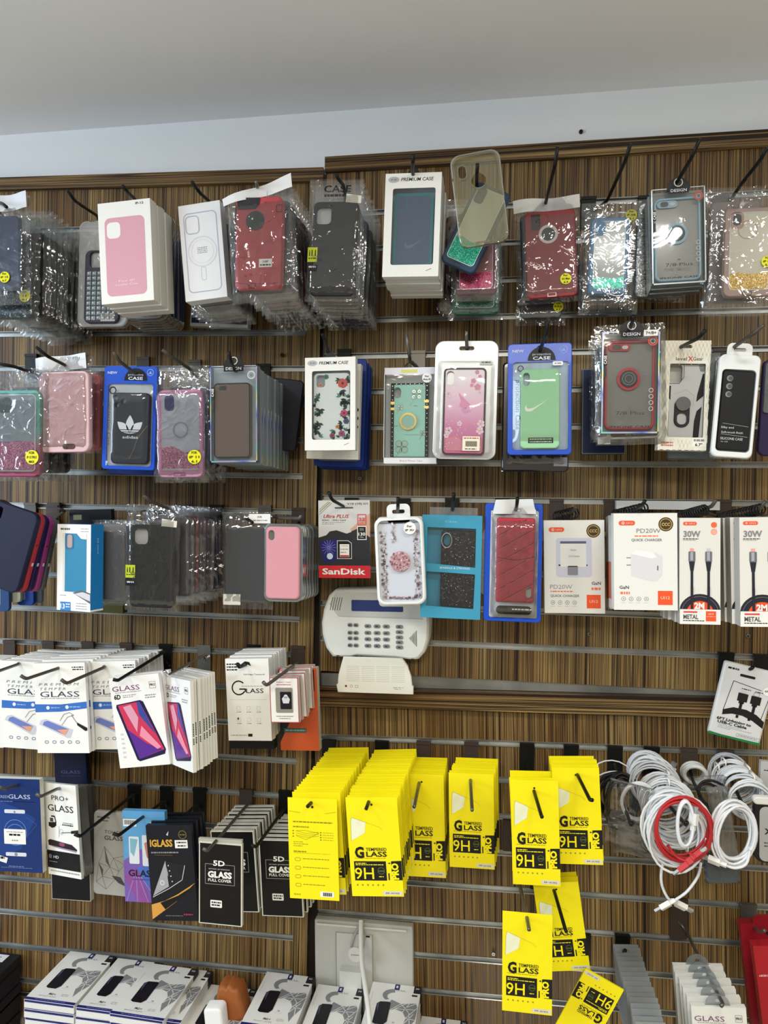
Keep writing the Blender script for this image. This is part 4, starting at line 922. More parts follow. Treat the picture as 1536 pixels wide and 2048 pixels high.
g.r(0, 0, 1, .07, M('e3e4ee'), 2); g.r(0, .94, 1, 1, M('e3e4ea'), 2); g.r(.32, .02, .62, .055, M('d6d77a'), 3); g.t(.52, .97, 'Brand Phone Case', .02, M('b79a8a'), .42, l=3); g.r(0, 0, .012, 1, WH2, 2); g.r(.988, 0, 1, 1, WH2, 2)
g.r(.92, .0, 1, .2, M('dfe0e2'), 1)
g.build('clear_box', o); c = case(o, W, H, (.12, .155, .83, .93), M('a6dccf', .35), .009, .016, .03, ('p', .17, .13, .2, .15), draw=d_clover)
g = G(.71*W, .775*H); x, z = g.P(.47, .52); g.plate(circ(x, z, .013, 24), -.013, -.009, M('9cc8b8', .3)); A = circ(x, z, .0165, 30); B = circ(x, z, .0125, 30); g.plate(A, -.0135, -.009, M('cbb877', .2, .8), [B]); g.build('ring_holder', c)
sticker(o, W, H, .8, .11, .09, -.0008, 'For|iPhone XR', M('f2f2f2', .4))
g = G(); g.tube([(0.012*math.cos(a), 0, .010*math.sin(a)) for a in [math.pi*q/12 for q in range(13)]], .0012, M('2a2622')); g.tube([(0.008*math.cos(a), 0, .013*math.sin(a)) for a in [math.pi*q/12 for q in range(13)]], .001, M('2a2622')); q = g.build('hang_tab', o); q.location = (.0, .003, H)
hook('short hook behind the mint clover case box', [(820, 722, .14), (818, 705, .19), (812, 665, .2)], (838, 706), mt=HOOKG, group='')
# blossom pouch
def d_bloss(g):
    g.fr(0, 0, 1, 1, .045, M('3a2f38', .35), 1, .11)
    bl = M('e89abc', .3); wb = M('f6dbe8', .3)
    for x, y, s_ in ((.12, .3, .09), (.4, .64, .07), (.9, .64, .1), (.15, .72, .1), (.88, .72, .1), (.1, .78, .07), (.85, .28, .06)): blossom(g, x, y, s_, wb, 2)
    for x, y, s_ in ((.78, .05, .06), (.7, .15, .07), (.85, .1, .05), (.8, .22, .09), (.66, .2, .05)): blossom(g, x, y, s_, bl, 2)
    P = [(.35, .28), (.45, .33), (.6, .4), (.7, .45), (.55, .47), (.38, .44), (.42, .38)]
    g.pl(P, M('e59cc0', .3), 2); g.pl([(.42, .47), (.6, .45), (.66, .5), (.5, .52)], M('dfa0c8', .3), 2)
    g.pl([(.08, .82), (.3, .78), (.5, .84), (.92, .82), (.92, .95), (.1, .95)], M('dd8fa8', .3), 1.5)
    q = random.Random(5)
    for i in range(60): g.disc(q.uniform(.08, .92), q.uniform(.6, .95), .012, M('f7e3ec' if i % 2 else 'e8b070', .2), 3, n=6)
o, W, H = pack('pouched_phone_case', 'silver pouch with a pink blossom case and white barcode sticker', CP, (871, 682), (998, 681), (874, 918), .19)
g = G(W, H); g.plate(rr(0, H/2, W, H, .016, 6), -.001, .003, M('b9bdbf', .3, .55), [rr(0, H*.935, W*.24, H*.035, .004, 3)], bev=.001)
for i in range(5): g.ring(.5, -.0+0.02*i, .001, .0005, GREY)
g.build('pouch', o)
case(o, W, H, (.155, .235, .825, .965), grad('blossom_pink', [(0, 'c85a86'), (.35, 'd987b4'), (.6, 'e8bcd6'), (1, 'efe6ec')], 2, 0, .15, .25), .009, 0, .1, ('p', .155, .115, .18, .16), draw=d_bloss)
bag(o, W, H, 31, CLR, .011, (.05, .17, .95, .99), .0016, 'window_film', False, .0)
g = G(W, H); g.r(.71, .165, .91, .205, WHITE, 1, .01, -.004); g.t(.81, .185, 'XS MAX', .016, INK, .15, b=.015, l=3, y=-.004); g.build('size_label', o)
g = G(W, H); g.r(.48, .81, .75, .93, M('eae3cf', .4), 1, .01, -.0135)
for i in range(24): g.r(.53+i*.0075, .85, .5335+i*.0075+.002*(i % 3 == 0), .895, INK, 2, 0, -.0135)
g.dash(.5, .73, .825, .008, M('a04a3a'), 2, -.0135); g.dash(.52, .7, .915, .007, INK, 2, -.0135); g.build('barcode_label', o)
hook('hook end in the slot of the silver blossom pouch', [(934, 696, .19), (933, 680, .225), (933, 662, .23)], (938, 704), mt=HOOKG, group='')
# green tick pouch
def d_tick(g):
    swoosh(g, .40, .45, .58, M('e9efe6', .4)); g.r(.2, .865, .84, .935, M('16281c'), 1); g.dash(.24, .8, .885, .014, M('a9c8a8'), 2); g.dash(.24, .8, .918, .012, M('a9c8a8'), 2)
o, W, H, c = pouch('blue pouch with a mint green case bearing a white tick logo', (1016, 689), (1144, 685), (1020, 910), .205, PB, (.08, .165, .95, .955), M('a9bcd2', .25), (.20, .235, .81, .945), M('9ed3a8', .5), ('p', .15, .13, .17, .17), d_tick, t=.011)
dome(o, W, H, cx=.53, cy=.155); g = G(W, H); g.t(.165, .55, 'protection Case', .075, INK, .45, b=.02, rot=-math.pi/2, l=2, y=-.0035); g.ring(.2, .225, .05, .035, M('2a3038'), 3, -.004); g.ring(.2, .225, .028, .01, M('a0a8b0'), 3, -.004)
g.r(.7, .17, .86, .205, WHITE, 2, .02, -.006); g.dash(.73, .84, .187, .01, GREY, 3, -.006); g.build('side_print', o)
b3, W, H = pack('pouched_phone_case', 'shiny black pouch hanging behind the mint green tick pouch', CP, (1006, 727), (1140, 725), (1010, 943), .14)
g = G(W, H); g.plate(rr(0, H/2, W, H, .006, 4), -.012, .003, M('10131c', .2, 0, .6, .5), bev=.003); g.r(.78, .87, .98, .95, M('8a8f96'), 1, .005, -.012); g.build('pouch', b3); bag(b3, W, H, 33, BAG, .013, amp=.003)
hook('black hook through the blue tick pouch', [(1080, 700, .21), (1093, 668, .29), (1096, 642, .305)], (1075, 703), group='')
# red ring design in outer bag
o, W, H = design('clear box tagged DESIGN with a red rimmed ring case, second row', (1205, 664), (1320, 661), (1210, 867), .235, M('a8323c', .35), True, 'ring', ringc=M('b03440', .35), back='7f7f7a')
ob, W, H = pack('bagged_phone_case', 'black and white case in a clear bag behind the red ring case box', CP, (1188, 653), (1330, 645), (1186, 892), .20)
case(ob, W, H, (.16, .12, .9, .95), M('c9cac8', .4), .010, 0, .1); g = G(W, H); g.r(.2, .89, .86, .935, INK, 1, .03, -.0105); g.dash(.4, .7, .915, .012, WHITE, 2, -.0105); g.build('case_print', ob); bag(ob, W, H, 34, None, .012, amp=.0035)
g = G(W, H); g.r(.02, .93, .2, .99, M('c8cac8'), 1, 0, -.004); g.build('price_label', ob)
sb, W, H, c = bagged('clear bag with grey case left of the red ring case box', (1182, 672), (1280, 668), (1184, 880), .17, (.1, .12, .9, .92), M('8d9294', .4), None, .009, 35, group='bags behind the red ring case box')
stack(sb, 1, .03, 'clear bag with grey case left of the red ring case box', 'bags behind the red ring case box')
nb = carton('phone_case_box', 'navy blue box low behind the red ring case box', CP, (1165, 738), (1252, 736), (1163, 908), .07, .02, M('1b2a56', .35), lambda g: (g.fr(0, 0, 1, 1, .02, M('7f97a8')), g.t(.3, .2, 'CASE', .05, M('5f7396'), .17, rot=math.pi/2)))
g = G(W, H); tg = carton('size_tag', 'small white tag reading 7+/8+ beside the red DESIGN tag', 'tag', (1288, 660), (1316, 659), (1288, 672), .243, .0008, WHITE, lambda g: g.t(.5, .5, '7+/8+', .5, INK, .75, b=.02))
hook('black hook tip above the red ring case box', [(1262, 652, .24), (1266, 640, .29), (1267, 632, .3)], (1225, 703), group='')
# levelXGear
def d_level(g):
    q = M('d3cfbc', .5)
    for i in range(-14, 15):
        for s_ in (1, -1):
            x0 = .5+i*.075
            pts = []
            for (a, b) in (((x0, 0), (x0+s_*.9, 1.0)),):
                xa, ya, xb, yb = a[0], a[1], b[0], b[1]
                t0, t1 = 0, 1
                dx = xb-xa
                for lim, sg in ((0, 1), (1, -1)):
                    ta = (lim-xa)/dx
                    if (dx > 0) == (sg > 0): t0 = max(t0, ta)
                    else: t1 = min(t1, ta)
                if t1 > t0+.01: g.ln([(xa+dx*t0, ya+t0), (xa+dx*t1, ya+t1)], .007, q, 1)
o, W, H = pack('windowed_case_box', 'cream lattice print card box with a silver armoured case', CP, (1322.5, 681), (1423, 681), (1322.5, 900), .20)
g = G(W, H); lat = d_level(g) ; front = G(W, H)
front.plate([(-W/2, 0), (W/2, 0), (W/2, H), (-W/2, H)], 0, .0008, M('e7e4d6', .5), [rr(.5*W*.0+.055*W, (1-.545)*H, .71*W, .67*H, .002, 2), rr(0, .945*H, .26*W, .03*H, .004, 3)])
front.box(-W/2, -W/2+.001, 0, .02, 0, H, CREAM); front.box(W/2-.001, W/2, 0, .02, 0, H*.85, CREAM); front.box(-W/2, W/2, .019, .02, 0, H*.86, M('b9b9b2')); front.box(-W/2, W/2, 0, .02, 0, .001, CREAM)
# keep lattice off the window
gv = G(W, H); gv.mats = g.mats
for f, mi_ in zip(g.f, g.m):
    cx_ = sum(g.v[k][0] for k in f)/4; 
    a, b = V3(g.v[f[0]]), V3(g.v[f[2]])
    n = 26
    for k in range(n):
        p, q_ = a.lerp(b, k/n), a.lerp(b, (k+1)/n); fx, fy = p.x/W+.5, 1-p.z/H
        if (.19 < fx < .92 and .2 < fy < .89) or (.36 < fx < .64 and .035 < fy < .075) or (.05 < fx < .95 and .13 < fy < .195) or (.65 < fx and .885 < fy < .97) or (.05 < fx < .4 and .9 < fy < .98): continue
        d_ = (q_-p).normalized()*.0; nn = V3((-(q_-p).z, 0, (q_-p).x)).normalized()*.00035
        front.add([p+nn, q_+nn, q_-nn, p-nn], [(0, 1, 2, 3)], g.mats[mi_])
front.t(.42, .165, 'level', .032, M('4a4a48'), .22, l=3); front.t(.60, .165, 'X', .042, M('c83038'), .10, l=3, b=.01); front.t(.75, .165, 'Gear', .032, M('4a4a48'), .2, l=3)
front.dash(.08, .32, .93, .012, M('c85a50'), 2); front.dash(.08, .32, .955, .012, M('c85a50'), 2); front.r(.7, .885, .98, .965, M('f0eee2'), 2); front.dash(.73, .95, .905, .02, GREY, 3); front.t(.83, .945, '6.7"', .025, INK, .14, b=.02, l=4)
front.build('carton', o)
def d_armor(g):
    k = INK
    g.pl([(.80, .0), (.97, .0), (.97, .1), (.86, .1)], M('75787a'), 1); g.ring(.88, .035, .06, .035, GREY, 2)
    for P in ([(.0, .29), (.08, .29), (.08, .48), (.0, .43)], [(.93, .13), (.97, .13), (.97, .42), (.78, .5), (.80, .40)], [(.0, .64), (.04, .62), (.05, .95), (.0, .98)], [(.80, .62), (.93, .56), (.88, .96), (.72, .98), (.74, .75)]): g.pl(P, k, 1)
    g.ln([(.2, .4), (.5, .34), (.72, .42), (.7, .55)], .01, M('9a9da0'), 1); g.ln([(.02, .26), (.3, .26), (.42, .18), (.42, 0)], .014, M('55585a'), 2)
c = case(o, W, H, (.19, .205, .93, .90), M('b9babb', .3, .3), .009, .016, .05, ('r', .2, .13, .36, .24), draw=d_armor)
g = G(.74*W, .695*H); x, z = g.P(.40, .56); g.plate(rr(x, z-.012, .026, .05, .012, 6), -.012, -.009, M('2c2d30', .3), [rr(x, z-.022, .016, .02, .007, 4)], bev=.001); g.plate(circ(x+.001, z+.004, .0125, 28), -.015, -.012, M('8d9092', .2, .9), bev=.001); g.build('ring_stand', c)
b4, W, H = pack('clear_case_box', 'grey clear plastic box behind the lattice print card box', CP, (1345, 706), (1441, 706), (1345, 916), .13, 'grey boxes behind the lattice print box')
g = G(W, H); g.box(-W/2, W/2, 0, .016, 0, H, CLRG); g.r(.05, .05, .95, .95, M('8c8e8e', .4), 1, .05, .01); g.build('box_shell', b4); stack(b4, 1, .03, 'grey clear plastic box behind the lattice print card box', 'grey boxes behind the lattice print box', dx=.006)
hook('thin black hook into the lattice print card box', [(1361, 694, .20), (1398, 676, .28), (1410, 661, .3)], (1345, 703), group='')
# silky black
def d_silk(g):
    w_ = M('c9cbcc', .5)
    for y in (.10, .20, .30): g.disc(.22, y, .10, M('8a8d8e', .35), 1); g.disc(.24, y, .07, M('55585a', .3), 2)
    g.ln([(.12, .665), (.93, .695)], .008, w_); g.ln([(.1, .80), (.93, .825)], .008, w_)
    g.t(.28, .715, 'Silky and', .025, w_, .4, b=.008); g.t(.44, .775, 'Soft-touch finish', .025, w_, .68, b=.008); g.t(.44, .855, 'SILICONE CASE', .03, w_, .7, b=.01); g.t(.22, .895, 'for S20', .015, w_, .22)
o, W, H = pack('tray_packed_case', 'black silky silicone case in a white tray, right end of second row', CP, (1440, 708), (1522, 712), (1430, 913), .22)
g = G(W, H); g.plate(rr(0, H/2, W, H, .010, 5), -.004, .006, PLW, [rr(0, H*.455, W*.84, H*.80, .007, 4)], bev=.002); g.r(.05, .06, .95, .98, M('9a9c9c'), 0, 0, .005)
g.plate(rr(-.02*W, H*1.035, W*.62, H*.16, .009, 4), .0, .002, PLW, [rr(-.02*W, H*1.05, W*.3, .006, .0025, 3)], bev=.0005); g.build('tray', o)
case(o, W, H, (.12, .155, .90, .93), M('15161a', .5), .006, .004, .09, None, draw=d_silk)
t2, W, H = pack('tray_packed_case', 'grey tray behind the black silky silicone case', CP, (1432, 715), (1518, 718), (1424, 916), .19); g = G(W, H); g.plate(rr(0, H/2, W, H, .010, 5), -.003, .006, CLRG, bev=.002); g.build('tray', t2)
hook('grey hook into the white tab of the silky silicone case', [(1468, 694, .22), (1500, 672, .28), (1528, 650, .3)], (1440, 702), mt=HOOKW, group='')
pk_, W, H = pack('phone_case', 'dark purple case cut off by the right edge, second row', 'phone case', (1524, 720), (1612, 722), (1524, 912), .18)
g = G(W, H); g.plate(rr(0, H/2, W, H, .012, 5), -.010, 0, M('2c2348', .4), bev=.002); g.build('shell', pk_); g = G(W, H); g.plate(rr(-.36*W, H*.7, W*.2, H*.52, .005, 4), -.014, -.010, CLRG, bev=.001); g.build('clear_clip', pk_)
# ============================================================ ROW 3
cols = [('navy', '171b36', .55), ('red', 'a8343e', .5), ('dark purple', '241c4c', .5), ('magenta', '9c3f80', .5), ('grey', '5a5c5e', .5)]
L = None
for i, (cn, hx, ro) in enumerate(cols):
    mx, W, H = frame((-22+i*9.5, 993+i*5), (84+i*8.5, 1030+i*2), (-66+i*9, 1150+i*1), .275-i*.019)
    g = G(W, H); g.plate(rr(0, H/2, W, H, .015, 6), -.010, .002, M(hx, ro), [rr(-.26*W, H*.87, W*.26, H*.16, .006, 4)], bev=.002)
    if i: g.box(W/2-.0005, W/2+.0006, -.006, -.001, H*.36, H*.40, M('d9d9e0')); g.box(W/2-.0005, W/2+.0004, -.008, -.002, H*.62, H*.63, INK)
    o = g.build('phone_case', None, mx)
    tag(o, ['navy silicone case, tilted and frontmost of the loose cases at left', 'red edged case right behind the tilted navy case', 'dark purple case third in the tilted loose bunch', 'magenta edged case fourth in the tilted loose bunch', 'grey case rearmost of the tilted loose bunch'][i], 'phone case', 'tilted loose cases at left')
hook('brown hook over the loose tilted cases', [(10, 1003, .2), (-14, 1000, .29)], (78, 1008), mt=HOOKW, group='')
for i, (x, hx, y1) in enumerate(((-15, '24467a', 1222), (8, 'a9ab98', 1204), (34, '1b3f96', 1210), (50, '6d7a8c', 1206))):
    mx, W, H = frame((x, 1060), (x+34, 1060), (x, y1), .12-i*.012)
    g = G(W, H); g.plate(rr(0, H/2, W, H, .009, 5), -.004, .004, M(hx, .35), bev=.001); g.r(.1, .55, .5, .93, M('8a929c', .3), 1, .1, -.004)
    tag(g.build('pouched_phone_case', None, mx), ['blue pouch at the left edge below the loose cases', 'beige pouch showing under the loose navy case', 'bright blue pouch end under the loose cases', 'slim grey blue pouch right of the bright blue end'][i], CP)
# box 13
def d_13(g):
    w_ = M('2f83bd', .4)
    g.r(.17, .105, .88, .78, M('1f7ea6', .45), 1, .0); g.r(.17, .105, .24, .78, M('d8d8d2'), 2); g.pl([(.58, .10), (.88, .10), (.88, .17), (.72, .165), (.64, .13)], WHITE, 2)
    g.r(.24, .115, .5, .29, M('16628a', .4), 3, .08); g.r(.31, .12, .46, .27, M('a98f86', .35), 4, .05)
    g.dash(.1, .38, .055, .02, M('4a4a4c')); g.dash(.7, .93, .05, .008, GREY); g.dash(.7, .93, .08, .008, GREY)
    g.pl([(.48, .79), (.75, .755), (1, .785), (1, .905), (.85, .87)], M('5a5558', .3), 3); g.pl([(.54, .80), (.78, .775), (1, .80), (1, .875), (.88, .86)], M('c9cbd0', .3), 4)
    g.r(.11, .9, .42, 1, M('1f80cc'), 2); g.t(.19, .95, '13', .055, WHITE, .13, b=.03, l=4); g.dash(.28, .4, .925, .014, WHITE, 3); g.dash(.28, .4, .955, .014, WHITE, 3)
    for i in range(3): g.dash(.58, .9, .91+i*.03, .008, GREY)
    g.dash(.1, .28, .825, .008, GREY)
o = carton('phone_case_box', 'white and blue window box with teal case and a 13 on it', CP, (115, 1048), (182, 1049.5), (108, 1219), .245, .034, WHITE, None, dR=.262)
mx, W, H = frame((115, 1048), (182, 1049.5), (108, 1219), .245, .262); bpy.data.objects.remove(o)
g = G(W, H); g.box(-W/2, W/2, 0, .034, 0, H, M('1f7cc4', .4), WHITE); d_13(g); g.box(W/2-.0002, W/2+.0003, 0, .034, 0, H*.02, WHITE)
n0 = len(g.v); g.t(.5, .5, 'armor [x]', .032, WHITE, .18, rot=math.pi/2, y=0)
for k in range(n0, len(g.v)):
    x, y, z = g.v[k]; g.v[k] = (W/2+.0006, .018+x, z+H*.25)
tag(g.build('phone_case_box', None, mx), 'white and blue window box with teal case and a 13 on it', CP)
gb, W, H, c = bagged('grey bag behind the blue 13 box', (190, 1040), (262, 1040), (192, 1210), .20, (.05, .05, .95, .95), M('77767a', .45), None, .010, 40, group='grey bags behind the blue 13 box', bm=BAGD)
stack(gb, 4, .03, 'grey bag behind the blue 13 box', 'grey bags behind the blue 13 box', dx=-.002)
oc = carton('phone_case_box', 'olive box end showing behind the blue 13 box', CP, (176, 1100), (247, 1102), (176, 1224), .08, .02, M('55501f', .5))
bc = carton('rugged_phone_case', 'black rugged case top above the blue 13 box', 'phone case', (138, 1020), (222, 1018), (138, 1120), .10, .014, M('14171e', .4), lambda g: (g.r(.1, .1, .3, .2, M('8a8a6a'), 1)))
hook('hook behind the blue 13 box', [(130, 1022, .16), (118, 1018, .2)], (123, 1008), mt=HOOKW, group='', bm=BRN)
o, W, H = blackbag('matte black case in a clear bag lettered CASES, third row', (255, 1008), (362, 1010), (257, 1219), .235)
bb, W, H, c = bagged('thin crinkled bag behind the CASES bag', (292, 1012), (388, 1012), (294, 1208), .20, (.1, .1, .9, .9), M('6a666e', .4), None, .008, 41, group='crinkled bags behind the CASES bag', amp=.005)
L = stack(bb, 8, .0215, 'thin crinkled bag behind the CASES bag', 'crinkled bags behind the CASES bag', jr=.03, jx=.003)
for i, hcol in ((1, '93404e'), (3, 'a87a9c'), (5, 'c9c4cc'), (6, '1d2c5c')):
    ch = [k for k in L[i].children if k.name.startswith('phone_case')][0]; me = ch.data.copy(); ch.data = me; me.materials[0] = M(hcol, .4)
hook('brown hook above the CASES bag', [(340, 1018, .22), (303, 1004, .28), (288, 992, .3)], (372, 1012), mt=HOOKW, group='')
o, W, H, c = bagged('grey clear bag with dark flat box and white size label', (445, 1024), (546, 1024), (451, 1217), .16, (.1, .17, .95, .93), M('4c4f55', .35), None, .012, 42, bm=BAGD, amp=.003)
g = G(W, H); g.r(.56, .02, .98, .115, WHITE, 1, 0, -.010); g.t(.77, .05, 'XR', .02, INK, .1, l=3, y=-.010); g.dash(.64, .92, .085, .01, GREY, 2, -.01); g.build('size_label', o)
g = G(W, H); g.r(.06, .84, .4, .95, M('dcdcd4'), 1, 0, -.014); g.build('price_label', o)
hook('hook through the grey bag with the white size label', [(440, 1029, .06), (497, 1039, .17), (505, 1045, .18)], (437, 1012), group='')
# pink silicone tray stack
def tray(label, TL, TR, BL, d, col, group=None, full=True):
    o, W, H = pack('tray_packed_case', label, CP, TL, TR, BL, d, group)
    g = G(W, H); g.plate(rr(0, H/2, W, H, .013, 6), -.002, .008, CLRG, bev=.002); g.plate(rr(0, H/2, W, H, .013, 6), -.003, -.0015, CLRG, [rr(0, H/2, W*.9, H*.95, .011, 6)], bev=.0005); g.build('tray', o)
    case(o, W, H, (.05, .035, .93, .965), col, .007, .0, .13, ('p', .17, .12, .18, .14), bev=.003)
    return o, W, H
o, W, H = tray('pink silicone case in a clear tray, front of the tray bunch', (530, 1047), (607, 1048), (533, 1202), .185, M('d496a0', .5))
bb, W, H = tray('clear tray behind the pink silicone case', (537, 1047), (611, 1048), (540, 1200), .165, M('cfcdb6', .5), 'clear trays behind the pink silicone case')
L = stack(bb, 5, .022, 'clear tray behind the pink silicone case', 'clear trays behind the pink silicone case', jr=.006)
for i, hcol in enumerate(('1f3336', 'a9a78c', '9a9cb0', '8a8c94', '77797f')):
    ch = [k for k in L[i].children if k.name.startswith('phone_case')][0]; me = ch.data.copy(); ch.data = me; me.materials[0] = M(hcol, .5)
hook('curved grey hook above the pink silicone case trays', [(532, 1030, .04), (560, 1036, .17), (600, 1036, .21), (602, 1030, .21)], (532, 1013), mt=HOOKG, group='')
# ---- right of row 3
o = carton('memory_card_blister', 'red and grey memory card blister card hanging at the panel joint', 'memory card pack', (636.5, 1001), (739.5, 1000), (637, 1155.5), .12, .0015, M('cfcecb', .4), d_sandisk)
hook('black hook through the slot of the memory card blister', [(686, 1012, .125), (664, 1000, .17), (657, 984, .18)], (705, 998), group='')
# rhinestone case
o, W, H = pack('tray_packed_case', 'clear case edged with pink rhinestones in a white tray', CP, (749, 1036), (846, 1032), (752, 1210), .225)
g = G(W, H); g.plate(rr(0, H/2, W, H, .015, 6), -.009, .002, PLW, [rr(0, H/2, W*.88, H*.93, .012, 6)], bev=.003); g.flat(rr(0, H/2, W*.9, H*.94, .012, 6), -.001, M('c9cfdb', .3))
g.plate(rr(0, H+.006, W*.48, .036, .009, 4), -.001, .001, PLW, [rr(0, H+.010, W*.26, .007, .003, 3)]); g.build('tray', o)
q = random.Random(9); g = G(W, H)
def stone(g, x, z, y, r_, mt):
    a0 = q.uniform(0, 1); n = 6
    g.add([(x+r_*math.cos(a0+k*6.283/n), y, z+r_*math.sin(a0+k*6.283/n)) for k in range(n)]+[(x+r_*.5*math.cos(a0+k*6.283/n), y-r_*.7, z+r_*.5*math.sin(a0+k*6.283/n)) for k in range(n)],
          [(k, (k+1) % n, n+(k+1) % n, n+k) for k in range(n)]+[tuple(range(n, 2*n))], mt)
SM = [M('d9cdd0', .12, .75), M('f2ecec', .1, .6), M('b9a3a8', .15, .8), M('8d8086', .15, .8)]
wi, hi = W*.74, H*.84
for i in range(34):
    t_ = i/34
    for s_ in (-1, 1): stone(g, s_*wi/2+q.uniform(-.002, .004)*-s_, H/2-hi/2+hi*t_*.92, -.002, q.uniform(.0016, .0036), q.choice(SM)); stone(g, s_*(wi/2-.006)+q.uniform(-.002, .002), H/2-hi/2+hi*t_*.92, -.002, q.uniform(.001, .0022), q.choice(SM))
for i in range(18): stone(g, -wi/2+wi*i/17, H/2-hi/2-.001+q.uniform(-.001, .003), -.002, q.uniform(.0022, .0034), q.choice(SM))
for i in range(24): stone(g, -wi/2+wi*i/23, H*.935, -.002, .0012, SM[3])
for i in range(16): stone(g, -wi*.16+q.uniform(-.003, .003), H*(.93-.014*i), -.002, q.uniform(.0015, .003), q.choice(SM))
q0 = g.build('rhinestone_border', o); q0['kind'] = 'stuff'
g = G(W, H); x, z = 0, H*.495; g.plate(circ(x, z, .0185, 28), -.008, -.001, M('c9a9ae', .3, .4), bev=.001)
PK = [M('d8aab4', .12, .6), M('eccdd2', .1, .6), M('a98790', .15, .7)]
for i in range(90):
    a, r_ = q.uniform(0, 6.283), .0175*math.sqrt(q.random()); stone(g, x+r_*math.cos(a), z+r_*math.sin(a), -.008, q.uniform(.0014, .0028), q.choice(PK))
g.build('grip_disc', o); sticker(o, W, H, .73, .13, .125, -.0085, 'For|iP Xr', M('f4f4f2', .4))
tt, W, H = pack('tray_packed_case', 'white tray box behind the rhinestone case', CP, (754, 1034), (848, 1032), (757, 1213), .20, 'tray boxes behind the rhinestone case')
g = G(W, H); g.plate(rr(0, H/2, W, H, .008, 4), -.004, .012, M('d3d4cf', .4), bev=.002); g.build('tray', tt); stack(tt, 3, .025, 'white tray box behind the rhinestone case', 'tray boxes behind the rhinestone case')
hook('black hook through the tab of the rhinestone case tray', [(795, 1024, .225), (796, 1012, .26), (796, 995, .27)], (808, 999), group='')
# teal window box
o, W, H = pack('windowed_case_box', 'sky blue box with two windows and a black sequin case', CP, (845, 1029), (965, 1032), (838, 1234), .205)
tb = M('3f97b8', .4); g = G(W, H)
w1 = [g.P(*p) for p in ((.09, .12), (.90, .125), (.90, .50), (.09, .47))]; w2 = [g.P(*p) for p in ((.09, .55), (.90, .565), (.885, .90), (.09, .885))]
g.plate([(-W/2, 0), (W/2, 0), (W/2, H), (-W/2, H)], -.0004, .0006, tb, [w1, w2])
g.box(-W/2, -W/2+.001, 0, .018, 0, H, tb); g.box(W/2-.001, W/2, 0, .018, 0, H, M('2f7a98')); g.box(-W/2, W/2, .0175, .018, 0, H, M('2f86a6')); g.box(-W/2, W/2, 0, .018, 0, .001, tb)
g.t(.56, .51, 'SPARKLE & STRONG', .02, M('cfe6ee'), .5, l=2); g.dash(.25, .75, .93, .012, M('79bdd2')); g.t(.48, .06, 'Case', .02, M('7fc0d8'), .2); g.ln([(.72, .0), (.72, .1), (1, .11)], .006, M('79bdd2'))
g.build('carton', o)
case(o, W, H, (.32, .15, .90, .89), M('141417', .3), .009, .015, .08, ('p', .17, .12, .2, .15), fm=GBLK)
g = G(W, H); 
for i in range(34): a = i*6.283/34; stone(g, -.085*W+.0085*math.cos(a)*1.1, H*.755+.0135*math.sin(a), .004, .0011, SM[1])
for i in range(90): stone(g, q.uniform(-.16, .38)*W, q.uniform(.12, .84)*H, .0045, q.uniform(.0005, .001), SM[1])
q1 = g.build('sequins', o); q1['kind'] = 'stuff'
g = G(W, H); g.flat(w1, .0003, CLR); g.flat(w2, .0003, CLR); g.build('window_film', o)
g = G(W, H); g.flat([(-W*.38, H), (W*.42, H), (W*.42, H*1.075), (-W*.38, H*1.075)], .001, CLRG); g.build('hang_tab', o)
hook('upright black hook through the clear tab of the sky blue box', [(905, 1019, .21), (907, 1000, .26), (908, 987, .27)], (905, 999), group='')
# quilted red case in blue pouch
o, W, H = pack('pouched_phone_case', 'blue pouch with a red quilted leather case on its white front', CP, (971, 1006), (1086, 1008), (974, 1241), .20)
g = G(W, H); g.plate(rr(0, H/2, W, H, .006, 4), -.001, .003, PB, bev=.001); g.r(.1, .06, .93, .965, M('c6cccc', .35), 1, .03, -.001); g.build('pouch', o)
def d_quilt(g):
    dk = M('6e1520', .5); lt = M('c95560', .45)
    def dg(y0, y1, c_):
        t0 = max(0, (y0-.98)/(y0-y1)) if y0 > .98 else 0; t1 = min(1, (y0-.02)/(y0-y1))
        if t1 > t0+.05: g.ln([(.03+.94*t0, y0+(y1-y0)*t0), (.03+.94*t1, y0+(y1-y0)*t1)], .024, c_, 1)
    for i in range(7):
        dg(.22+i*.16, -.03+i*.16, dk); dg(.227+i*.16, -.023+i*.16, lt)
    g.ln([(.02, .47), (.5, .50), (.98, .46)], .02, dk, 2); g.ln([(.02, .482), (.5, .512), (.98, .472)], .01, lt, 2)
case(o, W, H, (.21, .12, .87, .83), M('b03443', .42), .013, -.002, .06, ('p', .86, .87, .16, .15), draw=d_quilt, bev=.003)
g = G(W, H); g.plate(rr(.03*W, H*.1, W*.62, H*.07, .008, 4), -.008, -.001, M('15161a', .3), bev=.002); g.dash(.5, .85, .89, .01, WHITE, 1, -.008); g.build('black_case_end', o)
bag(o, W, H, 50, None, .019, (.12, .03, .93, .97), .0035, 'inner_bag', False)
header(o, W, H, [(.18, -.03), (.82, -.04), (.88, .085), (.13, .09)], M('dcdfe0', .35), -.006)
g = G(); pts = [(0, 0, 0), (-.02, -.006, -.01), (-.036, -.008, -.05), (-.034, -.008, -.085), (-.012, -.006, -.115), (.006, 0, -.12)]
g = G(W, H); L_ = [(-.5*W+x, y, H*.70+z) for x, y, z in ((.006, .0, .03), (-.012, -.002, -.005), (-.028, -.003, -.05), (-.022, -.003, -.085), (.0, 0, -.105))]
g.plate([(x, z) for x, y, z in L_]+[(.05-.5*W, L_[-1][2]), (.05-.5*W, L_[0][2])], .004, .010, CLRG); g.build('clear_case_edge', o)
hook('black hook through the white head of the red quilted case', [(1032, 1020, .20), (1034, 1008, .24), (1035, 996, .25)], (1005, 999), group='')
